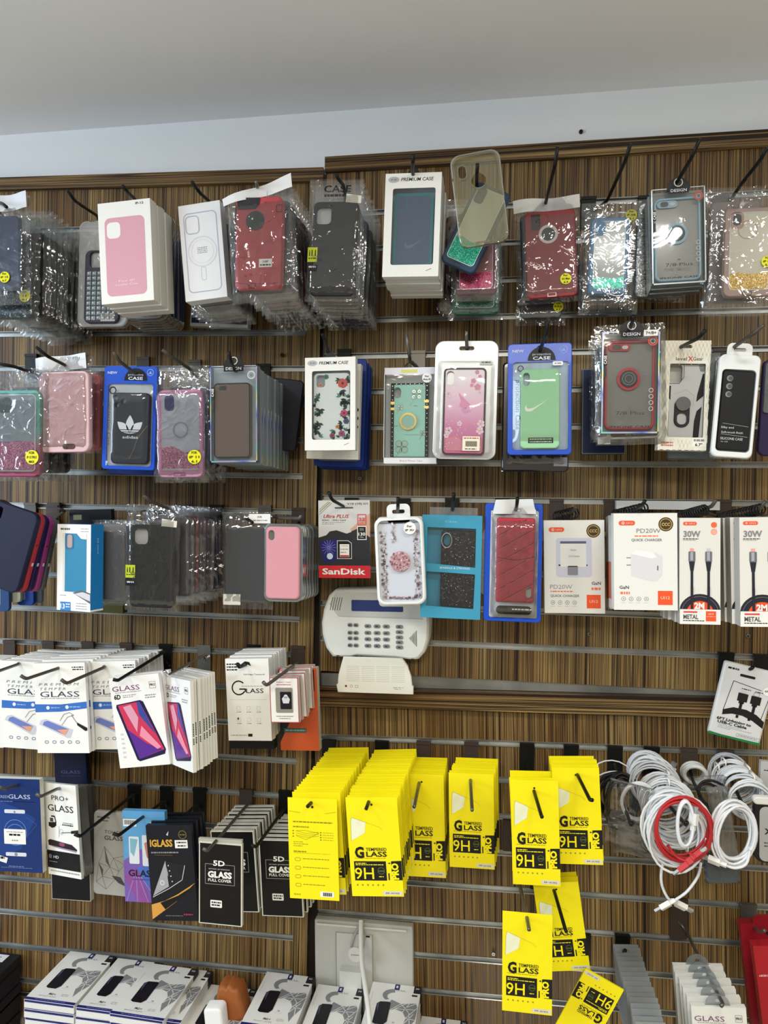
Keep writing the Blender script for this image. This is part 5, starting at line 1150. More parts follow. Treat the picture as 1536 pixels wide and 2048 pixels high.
# boxes with chargers
def spring(a, b, n, r_, name, label):
    """coiled price-tag spring on a hook"""
    A, B = at(*a), at(*b); ax = (B-A); L_ = ax.length; ax.normalize(); u = ax.orthogonal().normalized(); v = ax.cross(u)
    g = G(); g.tube([ax*(L_*i/(n*10))+u*math.cos(i*.628)*r_+v*math.sin(i*.628)*r_ for i in range(n*10+1)], .0016, BLACK, 5)
    tag(g.build(name, None, Matrix.Translation(A)), label, 'cord')
ca = carton('charger_box', 'white charger box with a window showing the plug, right of red quilted case', 'charger box', (1087.5, 1041), (1208.5, 1040), (1092.5, 1226), .14, .03, M('e9eae6', .4), lambda g: d_charger(g, 'A'))
cb_ = carton('charger_box', 'white quick charger box with printed plug picture, left of the cable boxes', 'charger box', (1227, 1027), (1354.5, 1026), (1233.5, 1219.5), .235, .03, M('e9eae6', .4), lambda g: d_charger(g, 'B'))
for i in range(4):
    mx, W, H = frame((1222-2*i, 1031+i), (1347-3*i, 1030+i), (1229-2*i, 1218), .20-i*.037); g = G(W, H); g.box(-W/2, W/2, 0, .03, 0, H, M('c9cac8', .45)); g.box(-W/2-.0002, -W/2+.0003, .004, .03, H*.1, H*.5, M('b5573a'))
    tag(g.build('charger_box', None, mx), 'white box behind the quick charger box with plug picture, '+ORD[i]+' back', 'charger box', 'boxes behind the quick charger box')
spring((1112, 1035, .06), (1150, 1026, .14), 7, .011, 'coiled_cord', 'black coiled cord on top of the windowed charger box')
spring((1228, 1030, .08), (1290, 1016, .22), 11, .009, 'coiled_cord', 'black coiled cord on top of the quick charger box with plug picture')
spring((1355, 1034, .06), (1410, 1020, .24), 12, .009, 'coiled_cord', 'black coiled cord on top of the first cable box')
spring((1440, 1036, .06), (1524, 1018, .24), 15, .009, 'coiled_cord', 'black coiled cord on top of the cable box at the right edge')
hook('brown hook above the windowed charger box', [(1136, 1034, .08), (1152, 1014, .15)], (1113, 1000), mt=HOOKW, bm=BRN, bw=.028, group='')
hook('hook above the quick charger box with plug picture', [(1262, 1024, .15), (1284, 1012, .25), (1290, 1001, .26)], (1222, 1001), mt=HOOKB, bm=BRN, group='')
hook('hook above the first cable box', [(1400, 1022, .15), (1424, 1012, .25), (1432, 1000, .26)], (1445, 1002), mt=HOOKW, bm=BRN, group='')
hook('hook above the cable box at the right edge', [(1500, 1024, .15), (1522, 1016, .25), (1530, 1003, .26)], (1560, 1003), mt=HOOKW, bm=BRN, group='')
carton('flat_white_box', 'long white box edge resting on the rail above the charger boxes', 'box', (1233, 1001), (1440, 1003), (1233, 1018), .045, .02, M('e4e6e4', .5))
c1 = carton('cable_box', 'white 2M metal cable box beside the quick charger box', 'cable box', (1359.5, 1036), (1441, 1036), (1359, 1247.5), .24, .028, M('e3e2dc', .45), d_cable, side=M('bdbcb6', .5))
c2 = carton('cable_box', 'white 2M metal cable box cut by the right edge', 'cable box', (1478.5, 1035), (1568, 1034), (1481.5, 1253), .26, .028, M('e3e2dc', .45), d_cable, side=M('c3c2bb', .5))
stack(c1, 3, .032, 'white cable box behind the one beside the quick charger box', 'cable boxes behind the first', dx=-.002)
stack(c2, 4, .032, 'white cable box behind the one cut by the right edge', 'cable boxes behind the right edge one', dx=-.004)
# ---- alarm keypad
AW = M('eceeea', .4)
mx, W, H = frame((645, 1175), (860, 1178), (646, 1313), .05)
al = empty('alarm_keypad', mx, 'white alarm keypad with a blue display, fixed under the rhinestone case', 'alarm keypad')
g = G(W, H)
O = [(.13, .02), (.5, .0), (.9, .02), (.955, .1), (.99, .3), (1, .5), (.99, .72), (.96, .88), (.9, .985), (.84, 1), (.70, .975), (.32, .96), (.26, .985), (.10, .985), (.04, .86), (.005, .66), (0, .5), (.02, .3), (.07, .1)]
g.plate([g.P(*p) for p in O][::-1], -.012, .043, AW, bev=.006)
y = -.012
g.pl([(.14, .05), (.88, .05), (.94, .41), (.17, .395), (.08, .22)], M('cdd0ce', .4), 1, y); g.ln([(.08, .22), (.165, .40), (.94, .415)], .004, M('a9aba8'), 2, y)
for i in range(5): g.ln([(.11+i*.022, .13), (.085+i*.022, .31)], .006, M('5a5c5a'), 3, y)
for i in range(6): g.ln([(.82+i*.012, .68-.02*i), (.82+i*.012, .70+.02*i)], .005, M('5a5c5a'), 3, y)
g.ln([(.31, .95), (.69, .965)], .005, M('8d8f8c'), 2, y); g.dash(.14, .17, .965, .012, INK, 2, y); g.dash(.83, .86, .985, .012, INK, 2, y)
g.build('housing', al)
g = G(W, H); x0, z1 = g.P(.285, .16); x1, z0 = g.P(.76, .32); g.plate(rr((x0+x1)/2, (z0+z1)/2, x1-x0, z1-z0, .002, 2), y-.001, y+.002, M('33427c', .2)); g.build('display', al)
for (xs, ys, bw_) in (((.27, .325), (.52, .63, .71, .81), .045), ((.435, .52, .605), (.53, .625, .715, .81), .06), ((.725,), (.53, .605, .68, .75, .82), .065)):
    for yy in ys:
        for x in xs:
            g = G(W, H); px, pz = g.P(x, yy); g.plate(rr(px, pz, bw_*W, .052*H, .0035, 4), y-.0025, y+.001, M('85888a', .5), bev=.0008); g.dash(x-.012, x+.012, yy, .02, M('3a3c3e'), 1, y-.0025); g.build('button', al)
mx2, W, H = frame((672, 1313), (826, 1316), (673, 1386), .075)
g = G(W, H); O = [(.10, .0), (.86, .01), (.93, .2), (.975, .5), (.985, .74), (1, .76), (1, .98), (.02, .97), (0, .76), (.02, .74), (.03, .5), (.07, .2)]
g.plate([g.P(*p) for p in O][::-1], -.003, .004, M('ebebe2', .45), bev=.0015)
for i in range(9):
    for k in range(4): g.r(.14+k*.195, .24+i*.05, .31+k*.195, .25+i*.05, M('c9c5b4'), 1, 0, -.003)
g.disc(.13, .79, .015, M('8a3a3a'), 1, -.003); g.ring(.20, .79, .018, .014, M('c86a60'), 1, -.003); g.fr(.25, .76, .29, .83, .004, GREY, 1, 0, -.003); g.dash(.74, .87, .8, .015, M('a09f95'), 1, -.003); g.dash(.76, .84, .84, .015, M('a09f95'), 1, -.003)
fl = g.build('flip_cover', al); fl.matrix_parent_inverse = al.matrix_world.inverted(); fl.matrix_world = mx2
# ============================================================ ROW 4 left
def hook3(label, a, b, c, brk, **k): return hook(label, [a, b, c], brk, **k)
gb1 = carton('screen_protector_box', 'white tempered glass box with blue band, leftmost of the three', 'screen protector box', (4, 1321), (105, 1326), (2, 1494), .20, .008, WHITE, d_glassbox)
gb2 = carton('screen_protector_box', 'white tempered glass box with blue band, in the middle and fully visible', 'screen protector box', (66, 1327), (169, 1325), (64, 1506), .245, .008, WHITE, d_glassbox)
gb3 = carton('screen_protector_box', 'white tempered glass box with blue band, half behind the 6D glass box', 'screen protector box', (171, 1324), (270, 1321), (170, 1499), .215, .008, WHITE, d_glassbox)
for b_, n, nm, gp in ((gb1, 9, 'white glass box behind the leftmost blue banded one', 'boxes behind the leftmost blue banded one'), (gb2, 11, 'white glass box behind the middle blue banded one', 'boxes behind the middle blue banded one'), (gb3, 8, 'white glass box behind the right blue banded one', 'boxes behind the right blue banded one')):
    stack(b_, n, .0165, nm, gp, jr=.008, dx=-.0015)
gb0 = carton('screen_protector_box', 'white box edge left of the leftmost blue banded glass box', 'screen protector box', (-70, 1318), (4, 1320), (-70, 1492), .17, .05, WHITE)
hook3('angled hook across the leftmost blue banded glass box', (38, 1328, .21), (-14, 1346, .30), (-22, 1340, .305), (38, 1278), group='', bm=BRN, mt=HOOKG)
hook3('angled grey hook in front of the leftmost and middle glass boxes', (118, 1336, .245), (52, 1358, .325), (41, 1351, .33), (112, 1280), group='', bm=BRN, mt=HOOKW)
hook3('angled grey hook in front of the right blue banded glass box', (210, 1334, .225), (133, 1367, .325), (122, 1359, .33), (188, 1282), group='', bm=BRN, mt=HOOKW)
hook3('brown backplated hook whose tip crosses the 6D glass box corner', (330, 1303, .10), (236, 1361, .31), (226, 1359, .315), (262, 1285), group='', bm=BRN)
tag(hook3('empty black hook plate on the rail right of the glass boxes', (338, 1330, .03), (338, 1331, .04), (338, 1332, .045), (338, 1288), group=''), None)
d6 = carton('screen_protector_box', 'white 6D glass box with a purple and red phone picture', 'screen protector box', (217, 1357), (316.5, 1346.5), (215.5, 1539), .27, .010, M('ececea', .4), d_6d)
stack(d6, 2, .016, 'white box behind the front 6D glass box', 'boxes behind the front 6D box', dx=.002)
e6 = carton('screen_protector_box', 'white 6D glass box turned sideways, front of the fanned row', 'screen protector box', (327, 1351), (380, 1362), (325.5, 1520.5), .235, .0068, M('ececea', .4), lambda g: (d_6d(g), [g.box(g.W/2, g.W/2+.0002, .002, .0045, g.H*(.30+.018*k), g.H*(.30+.018*k+.012), INK) for k in range(13) if k != 4]), dR=.31, side=M('e0e0d8', .45))
Hd = e6.matrix_world.to_3x3().col[1]
for i in range(1, 9):
    c = e6.copy(); C.objects.link(c); w_ = e6.matrix_world.copy(); w_.translation += V3((.0005*i, .0115*i, -.0006*i)); c.matrix_world = w_ @ Matrix.Rotation(rnd.uniform(-.04, .04), 4, 'Z') @ Matrix.Translation((0, 0, rnd.uniform(-.002, .002)))
    c['label'] = 'sideways white glass box in the fanned row, '+ORD[i-1]+' behind the front one'; c['group'] = 'fanned sideways glass boxes'
for i in range(0, 9, 2):
    pass
hook3('chrome ended hook carrying the fanned sideways glass boxes', (412, 1308, .06), (335, 1352, .30), (328, 1342, .31), (413, 1290), group='', mt=CHROME)
# G GLASS box
def d_gg(g):
    x, z = g.P(.29, .355); n = 26
    A = [(x+.165*g.W*math.cos(.75+i*5.0/n), z+.165*g.W*math.sin(.75+i*5.0/n)) for i in range(n+1)]; B = [(x+.135*g.W*math.cos(.75+i*5.0/n), z+.135*g.W*math.sin(.75+i*5.0/n)) for i in range(n+1)]
    g.add([(a, -LAY, b) for a, b in A+B], [(i, i+1, n+2+i, n+1+i) for i in range(n)], INK)
    g.ln([(.31, .37), (.44, .37), (.44, .40)], .03, INK); g.t(.66, .39, 'LASS', .055, INK, .40, b=.005); g.dash(.36, .85, .335, .006, GREY)
    g.t(.66, .19, 'Full Edges Tempered', .016, INK, .48, l=2)
    for i in range(3): g.dash(.03, .28, .065+i*.034, .016, INK)
    g.pl([(.26, .06), (.32, .045), (.36, .07), (.46, .03), (.56, .04), (.6, .09), (.48, .06), (.36, .105), (.30, .09)], INK, 2)
    g.ln([(.08, .50), (.92, .50)], .004, M('c9a9a9'))
    for i in range(3):
        for k in range(2): g.fr(.22+i*.23, .58+k*.14, .31+i*.23, .63+k*.14, .008, LG, 1, .02); g.dash(.22+i*.23, .32+i*.23, .65+k*.14, .008, GREY)
    g.disc(.25, .73, .015, INK, 3, e=2); g.dash(.06, .44, .935, .008, GREY); g.r(.46, .915, .56, .95, INK)
gg = carton('screen_protector_box', 'white box with a large thin round G and GLASS lettering', 'screen protector box', (450, 1318), (536.5, 1317), (452, 1481), .19, .009, WHITE, d_gg)
stack(gg, 8, .017, 'white box behind the one with the big round G', 'boxes behind the round G box', jr=.006, dx=-.001)
carton('screen_protector_box', 'black box end showing below the white round G box', 'screen protector box', (458, 1400), (545, 1400), (458, 1497), .10, .02, M('121319', .4))
hook('black curved hook through the white round G box', [(490, 1330, .2), (478, 1335, .22), (474, 1327, .225)], (510, 1291), group='')
def d_fash(g):
    g.fr(0, 0, 1, 1, .025, M('a8404c'), 1); g.t(.5, .10, 'Fashion Case', .03, M('b5505a'), .5); g.dash(.25, .75, .16, .02, M('b5505a'))
    g.r(.2, .225, .80, .78, M('8a857a', .3), 2, .05); g.r(.36, .315, .76, .70, M('15171b', .35), 3, .03)
    g.pl([(.42, .47), (.48, .42), (.64, .42), (.70, .48), (.66, .57), (.46, .57)], M('c9cbd0'), 4); g.disc(.56, .42, .07, M('c9cbd0'), 4); g.dash(.2, .8, .86, .02, GREY); g.dash(.3, .7, .91, .02, GREY)
fc = carton('earphone_case_box', 'small white box framed in red with a black square case window', 'case box', (538.5, 1355), (595.5, 1355), (543, 1445), .265, .010, M('e6e3dc', .45), d_fash, side=M('c9c6b9', .5))
stack(fc, 6, .022, 'small white framed box behind the one with the black case window', 'small boxes behind the framed front one', dx=-.001, jr=.03)
hook('bare brown hook across the small red framed box', [(575, 1340, .27), (533, 1371, .32), (526, 1364, .325)], (597, 1294), group='', mt=HOOKG, bm=BRN)
carton('cable_box', 'tall orange and black box behind the small framed boxes', 'box', (556, 1336), (633, 1336), (547, 1500), .14, .018, M('c4552c', .45),
       lambda g: (g.pl([(0, 0), (1, 0), (1, .02), (0, .02)], M('d0603a'), 2), g.pl([(0, .02), (.93, .02), (.93, .27), (.8, .36), (.7, .55), (.3, .62), (0, .9)], M('1c1d20', .4), 1), g.r(.1, .73, .68, .78, M('2b5a58'), 3), g.dash(.14, .66, .755, .02, M('7fa8a0'), 4)), side=M('b9b3a4', .5))
# lightning pouch
def d_light(g):
    k = INK
    g.dash(.08, .3, .075, .025, k); g.r(.33, .12, .62, .155, k, 2, .02)
    g.ln([(.78, .28), (.24, .235), (.17, .66), (.90, .66), (.96, .33)], .012, k); g.disc(.9, .27, .09, M('f0f0ee'), 2); g.ring(.9, .27, .095, .085, LG, 3); g.t(.9, .27, '6FT', .025, k, .11, b=.01, l=4)
    for x in (.47, .72): g.r(x-.09, .37, x+.10, .48, k, 3); g.r(x-.05, .48, x+.05, .51, k, 3); g.r(x-.025, .5, x+.03, .60, k, 3)
    g.dash(.42, .6, .31, .012, k); g.dash(.68, .82, .31, .012, k); g.r(.42, .335, .52, .365, LG, 3); g.fr(.66, .32, .77, .37, .008, GREY, 3)
    g.pl([(.17, .64), (.35, .58), (.6, .575), (.8, .61), (.97, .68), (.97, .77), (.75, .7), (.55, .665), (.35, .67), (.17, .71)], k, 2)
    for x in (.45, .68): g.r(x-.02, .67, x+.03, .71, k, 2)
    g.t(.42, .765, '6FT.Lightning to', .035, k, .66, b=.035); g.t(.40, .81, 'USB-C Cable', .035, k, .56, b=.035)
    for i in range(3): g.dash(.15, .6-.1*i*(i > 1)+.2*(i == 1), .845+i*.02, .006, GREY)
    g.fr(.52, .91, .97, .95, .006, GREY, 1, .01); g.dash(.56, .92, .93, .01, GREY)
    g.pl([(0, .965), (.25, .975), (1, .965), (1, 1), (0, 1)], M('1e7a40', .4), 2)
mx, W, H = frame((1449, 1320), (1553, 1345), (1432, 1468), .11)
o = empty('cable_pouch', mx, 'white cable pouch with green bottom, hanging askew on the right', 'cable pouch')
g = G(W, H); g.plate(rr(0, H/2, W, H, .004, 3), -.006, .003, M('d5d7d8', .3), bev=.004); k0 = len(g.v); d_light(g); g.v[k0:] = [(x, y_-.006, z) for x, y_, z in g.v[k0:]]; g.build('pouch', o)
hook('black hook holding the white cable pouch', [(1502, 1338, .12), (1506, 1334, .125)], (1450, 1306), group='')
hook('empty black backplate at the right edge beside the cable pouch', [(1526, 1340, .02), (1527, 1341, .03)], (1524, 1310), group='', bw=.036)
# ============================================================ ROW 5 left
def d_navy(g):
    g.pl([(.0, .2), (.5, .3), (.9, .42), (.6, .75), (.0, .9)], M('1c3f86', .35), 1); g.pl([(.35, .0), (1, 0), (1, .45), (.5, .3)], M('142f6b', .35), 1)
    g.t(.60, .19, 'GLASS', .045, M('c9d3e6'), .42); g.t(.28, .195, 'SCREEN', .03, M('9fb0d0'), .26); g.dash(.1, .9, .245, .005, M('7f93c0'))
    g.r(.30, .33, .70, .37, M('d5dae4', .3), 2, .02); g.disc(.5, .355, .02, GREY, 3); g.ring(.5, .57, .22, .21, M('6d88c4'), 2); g.ring(.5, .6, .19, .18, M('6d88c4'), 2)
    g.r(.28, .54, .70, .70, WHITE, 3, .01); g.dash(.38, .6, .60, .02, INK, 4); g.dash(.33, .65, .57, .007, GREY, 4); g.dash(.43, .55, .66, .012, GREY, 4)
    g.r(.30, .79, .70, .83, M('d5dae4', .3), 2, .02); g.disc(.5, .81, .03, GREY, 3); g.ln([(.7, .4), (.92, .48), (.6, .7)], .006, M('3f66b0'), 2)
    g.dash(.35, .65, .94, .006, M('7f93c0')); g.dash(.2, .8, .955, .004, M('7f93c0')); g.pl([(.02, .80), (.34, .85), (.31, .91), (0, .86)], M('e9e9e9'), 4); g.dash(.08, .28, .85, .025, INK, 5)
carton('screen_protector_box', 'dark blue glass box with white stickers at the left edge, fifth row', 'screen protector box', (-24, 1556), (79, 1559), (-20, 1741), .235, .012, M('14306c', .3), d_navy, side=M('d0cfc4', .5))
db = carton('screen_protector_box', 'dark navy glass box hanging behind the blue banded boxes', 'screen protector box', (106, 1470), (169, 1470), (106, 1572), .05, .012, M('111c3c', .35), lambda g: (g.t(.5, .72, 'GLASS', .06, M('5a6686'), .6), g.dash(.2, .8, .8, .01, M('3a4668'))))
def d_pro(g):
    g.t(.5, .155, 'PRO+', .05, INK, .52); g.t(.5, .265, 'GLASS', .07, INK, .78, b=.004)
    g.ln([(.2, .36), (.3, .36), (.33, .42), (.32, .46)], .03, INK); g.pl([(.1, .43), (.33, .42), (.3, .475), (.2, .49), (.1, .47)], INK); g.r(.15, .38, .25, .42, M('4a4a4c'))
    g.dash(.55, .85, .42, .012, GREY); g.dash(.52, .85, .44, .014, INK); g.ring(.48, .52, .06, .05, M('9aa0a4')); g.ln([(.42, .46), (.40, .58)], .012, M('8a8f94')); g.ln([(.48, .53), (.8, .51)], .02, M('6a6e72')); g.pl([(.78, .495), (1, .475), (1, .51), (.78, .525)], INK, 2)
    g.pl([(.05, .63), (.12, .615), (.78, .645), (.93, .69), (.92, .705), (.06, .68)], M('2a2127', .3)); g.disc(.48, .655, .09, M('8a4a68'), 2, e=.5); g.pl([(.06, .68), (.92, .705), (.9, .72), (.3, .70)], M('9a8fae'), 2)
    g.r(0, .735, 1, .925, M('0d0e14', .35), 2); g.t(.28, .80, 'HD', .03, WHITE, .16, l=4); g.disc(.1, .80, .05, M('6a6c70'), 3); g.dash(.06, .3, .855, .008, GREY, 3); g.dash(.08, .95, .955, .012, GREY)
carton('screen_protector_box', 'white PRO+ GLASS box with a black lower panel', 'screen protector box', (86, 1564.5), (151, 1571.5), (85.5, 1745), .21, .006, WHITE, d_pro, dR=.235, side=M('b9bbb6'))
for i in range(3):
    mx, W, H = frame((96+i*7, 1574+i), (158+i*9, 1576), (98+i*7, 1748-i*3), .18-i*.035, .19-i*.035); g = G(W, H); g.box(-W/2, W/2, 0, .022, 0, H, SMK); g.r(.02, .02, .98, .98, M('a3a7aa', .4), 1)
    tag(g.build('clear_box', None, mx), 'grey clear tray box behind the PRO+ GLASS box, '+ORD[i]+' back', 'screen protector box', 'trays behind the PRO+ box')
carton('screen_protector_box', 'plain black white edged box sticking out below the PRO+ GLASS box', 'screen protector box', (100, 1648), (178, 1652), (96, 1797), .10, .012, M('0b0d14', .4), lambda g: g.fr(0, 0, 1, 1, .012, M('cfcfc6')), side=M('d9d8ce'))
hook('grey hook across the dark blue glass box', [(34, 1570, .24), (8, 1579, .29), (-6, 1572, .3)], (60, 1552), group='', mt=HOOKG)
hook('grey hook with a pale tip between the dark blue and PRO+ boxes', [(114, 1578, .24), (82, 1593, .30), (72, 1588, .305)], (178, 1530), group='', mt=HOOKG)
def d_tough(g):
    c = M('4c4c4c'); g.dash(.1, .45, .07, .015, c); g.dash(.12, .4, .11, .012, c); g.t(.55, .24, 'TOUGH', .04, M('4a4a4a'), .5); g.t(.55, .31, 'GLASS', .05, M('3a3a3a'), .5, b=.01)
    P = {'a': (.3, .42), 'b': (.55, .55), 'c': (.15, .62), 'd': (.45, .66), 'e': (.25, .78), 'f': (.6, .8), 'g': (.85, .62), 'h': (.35, .93), 'i': (.9, .85), 'j': (.7, .70), 'k': (.08, .85), 'l': (.95, .5)}
    for a, b in ('ab', 'ac', 'ad', 'bd', 'cd', 'ce', 'de', 'df', 'bg', 'gj', 'jf', 'ef', 'eh', 'fh', 'fi', 'gi', 'ek', 'kh', 'ck', 'bj', 'gl', 'bl', 'dj'): g.ln([P[a], P[b]], .008, M('5c5c5c'))
    g.pl([P['a'], P['d'], (.34, .6)], M('5a5a5a')); g.pl([P['c'], (.27, .70), P['e']], M('555555')); g.pl([(.5, .76), (.75, .77), (.9, .88), (.68, .84)], M('4a4a4c'))
mx, W, H = frame((189, 1620), (262, 1626), (200, 1787), .16); g = G(W, H); g.plate(rr(0, H/2, W, H, .008, 4), -.003, .005, M('a8a7a2', .4), bev=.0015); k0 = len(g.v); d_tough(g); g.v[k0:] = [(x, y_-.003, z) for x, y_, z in g.v[k0:]]
tag(g.build('screen_protector_box', None, mx), 'pale grey TOUGH GLASS pack with black line pattern', 'screen protector box')
def d_sky(g):
    g.pl([(0, .55), (.4, .42), (1, .35), (1, 1), (0, 1)], M('7a5cae', .4)); g.pl([(0, .72), (.3, .62), (.62, 1), (.3, 1)], M('8f4f9a', .4), 2); g.pl([(.3, .62), (.7, .58), (1, .8), (1, 1), (.8, 1)], M('4a6fc0', .4), 2)
    for i in range(4): g.ln([(.25+.04*i, .7), (.05+.25*i, .99)], .008, M('a9b4e8'), 3)
    g.r(.02, .09, .33, .17, WHITE, 2)
    for i in range(12): g.r(.05+i*.022, .1, .062+i*.022, .15, INK, 3)
    g.ring(.74, .14, .09, .055, M('c5d64a'), 2); g.r(.14, .28, .38, .58, M('d9dfe2', .3), 3, .03); g.pl([(.17, .3), (.35, .31), (.25, .5), (.17, .45)], M('7fb0c0'), 4); g.r(.45, .26, .72, .60, M('d9dfe2', .3), 3, .03); g.pl([(.5, .35), (.68, .3), (.66, .55), (.55, .5)], M('c07a6a'), 4)
    g.t(.42, .68, 'GLASS', .07, M('15182c'), .62, b=.02, l=4); g.dash(.2, .7, .75, .012, M('5a4a8a'), 3)
carton('screen_protector_box', 'sky blue and purple GLASS box behind the black IGLASS box', 'screen protector box', (244, 1621), (329, 1624), (243.5, 1802), .19, .012, M('5f9fd0', .4), d_sky)
def d_ig(g):
    g.t(.32, .185, 'IGLASS', .07, M('d6a544', .4), .50, b=.035, l=3); g.ring(.8, .10, .09, .075, M('7a6a34'), 1); g.dash(.74, .86, .10, .012, M('7a6a34')); g.r(.62, .155, .90, .24, WHITE, 2, .01); g.dash(.66, .87, .18, .014, INK, 3); g.dash(.68, .86, .215, .014, INK, 3)
    g.pl([(.44, .10), (.5, .06), (.48, .11)], M('c9cad0')); g.dash(.08, .68, .285, .014, M('8d8d92')); g.ln([(.15, .31), (.55, .315)], .006, M('8a7234'))
    g.pl([(.05, .74), (.38, .37), (.42, .5), (.42, .64)], M('a4a5aa', .3), 2); g.pl([(.38, .37), (.82, .42), (.74, .56), (.42, .66)], M('1d1e24', .25), 2); g.ln([(.05, .75), (.42, .66), (.72, .57), (.8, .42)], .014, M('c9cad0'), 3)
    g.ring(.28, .60, .055, .03, M('d0d0d4'), 4)
    for i in range(4): g.disc(.44+.02*i, .42+i*.055, .014, M('d9d9dc'), 4, n=8)
    g.pl([(0, .83), (.3, .79), (.6, .72), (1, .60), (.55, .80), (0, .985)], M('d59a48', .35), 2); g.pl([(.2, .81), (.6, .735), (1, .62), (.6, .78), (.3, .88)], M('0f1016', .3), 3)
    g.dash(.3, .68, .945, .006, GREY, 3); g.dash(.7, .9, .93, .014, M('b0324a'), 4)
ig = carton('screen_protector_box', 'black IGLASS box with gold lettering and a gold swoosh', 'screen protector box', (291, 1651), (381.5, 1650), (294, 1841), .215, .010, M('15161f', .35), d_ig, side=M('1a1f28', .4))
stack(ig, 3, .02, 'black box behind the gold lettered IGLASS box', 'boxes behind the IGLASS box')
hook('long black hook in front of the TOUGH GLASS pack', [(268, 1588, .05), (160, 1673, .32), (149, 1668, .325)], (277, 1566), group='', bh=.075)
hook('long black hook above the black IGLASS box', [(330, 1600, .05), (237, 1671, .32), (226, 1667, .325)], (340, 1570), group='', bh=.075)
hook('black hook running down behind the IGLASS box', [(395, 1608, .05), (345, 1652, .20), (338, 1656, .21)], (404, 1574), group='', bh=.075)
# 5D boxes
f5 = carton('screen_protector_box', 'black 5D GLASS box hanging lowest and foremost on its hook', 'screen protector box', (398, 1683), (484, 1690), (402, 1846), .265, .008, M('d8d6ca', .45), d_5d)
g = G(.086, .008); mx, W, H = frame((397, 1676), (484, 1681), (397, 1687), .262); g = G(W, H); g.box(-W/2, W/2, 0, .006, 0, H, M('aeada3')); tp = g.build('hang_strip', f5); tp.matrix_parent_inverse = f5.matrix_world.inverted(); tp.matrix_world = mx
b5 = carton('screen_protector_box', 'black 5D GLASS box just behind the lowest foremost one', 'screen protector box', (420.5, 1662), (507, 1662), (424, 1823), .175, .008, M('d8d6ca', .45), d_5d)
stack(b5, 7, .019, 'black glass box behind the left 5D boxes', 'boxes behind the left 5D boxes', jr=.006)
c5 = carton('screen_protector_box', 'black 5D GLASS box partly covered by the yellow cards', 'screen protector box', (517, 1679), (600, 1681), (513, 1831), .18, .008, M('d8d6ca', .45), d_5d)
stack(c5, 7, .019, 'black glass box behind the right 5D box', 'boxes behind the right 5D box', jr=.006, dx=.0015)
hook('long grey hook over the foremost 5D box', [(498, 1606, .05), (415, 1702, .31), (406, 1697, .315)], (495, 1578), group='', mt=HOOKG, bm=BRN)
hook('long black hook above the right 5D box', [(568, 1618, .05), (512, 1694, .27), (503, 1690, .275)], (572, 1582), group='', bh=.075)
# ============================================================ YELLOW CARDS
def ycard(label, TL, TR, BL, d, draw=d_yellow, group=None, dR=None):
    mx, W, H = frame(TL, TR, BL, d, dR); g = G(W, H)
    g.box(-W/2, W/2, 0, .0035, 0, H*.86, YEL); g.box(-W/2, W/2, .0008, .0018, H*.86, H, YEL); g.add([(-W/2, 0, H*.86), (W/2, 0, H*.86), (W/2, .0008, H), (-W/2, .0008, H)], [(0, 1, 2, 3)], YEL)
    n0 = len(g.v); draw(g); g.v[n0:] = [(x, yy-.0001 if z < H*.86 else yy+(z-H*.86)/(H*.14)*.0008-.0001, z) for x, yy, z in g.v[n0:]]
    return tag(g.build('screen_protector_card', None, mx), label, 'screen protector card', group)
Y1 = ycard('yellow card showing its back with instructions and barcode', (575, 1595), (673.5, 1599), (567, 1795), .335, d_yellowback)
Y1b = ycard('yellow card behind the instruction side one', (584, 1584), (680, 1584), (589, 1787), .318, group='leftmost yellow cards')
stack(Y1b, 20, .0138, 'yellow card behind the instruction side one', 'leftmost yellow cards', rise=-.05, jx=.0012, jr=.009)
Y2 = ycard('yellow 9H glass card, front of the second tall yellow bunch', (690.5, 1595), (793.5, 1594), (699, 1792), .335)
stack(Y2, 21, .0138, 'yellow card behind the second front card', 'second yellow bunch', rise=-.052, jx=.0012, jr=.009)
Y3 = ycard('yellow 9H glass card, third bunch, overlapping the tall second bunch', (799, 1547), (887, 1550), (799, 1751), .16)
stack(Y3, 8, .014, 'yellow card behind the third front card', 'third yellow bunch', rise=-.05, jr=.006)
Y4 = ycard('yellow 9H glass card, fourth bunch, hanging apart in the middle', (897, 1545), (987, 1549), (893, 1733), .175)
stack(Y4, 6, .016, 'yellow card behind the fourth front card', 'fourth yellow bunch', rise=-.05, jr=.01, dx=.0012)
Y5 = ycard('yellow 9H glass card, fifth bunch, with a dark slanted hook', (1020.5, 1559), (1116, 1562), (1024, 1768), .255)
stack(Y5, 3, .02, 'yellow card behind the fifth front card', 'fifth yellow bunch', rise=-.05, jr=.03, jx=.004)
Y6 = ycard('yellow 9H glass card, rightmost bunch beside the cables', (1103.5, 1535), (1198, 1536), (1107, 1727), .235)
stack(Y6, 5, .014, 'yellow card behind the rightmost front card', 'rightmost yellow bunch', rise=-.05, jr=.012)
Y7 = ycard('yellow card partly hidden behind the lowest upright yellow card', (1066, 1768), (1156, 1763), (1072, 1944), .20)
stack(Y7, 2, .02, 'yellow card behind the partly hidden lower one', 'lower yellow bunch', rise=-.05, jr=.02)
Y8 = ycard('lowest upright yellow 9H glass card, alone in front', (1005, 1822), (1105, 1831), (1009, 2021), .30)
Y9 = ycard('yellow card hanging upside down at the bottom edge', (1168, 2128), (1093, 2084), (1238, 1975), .25)
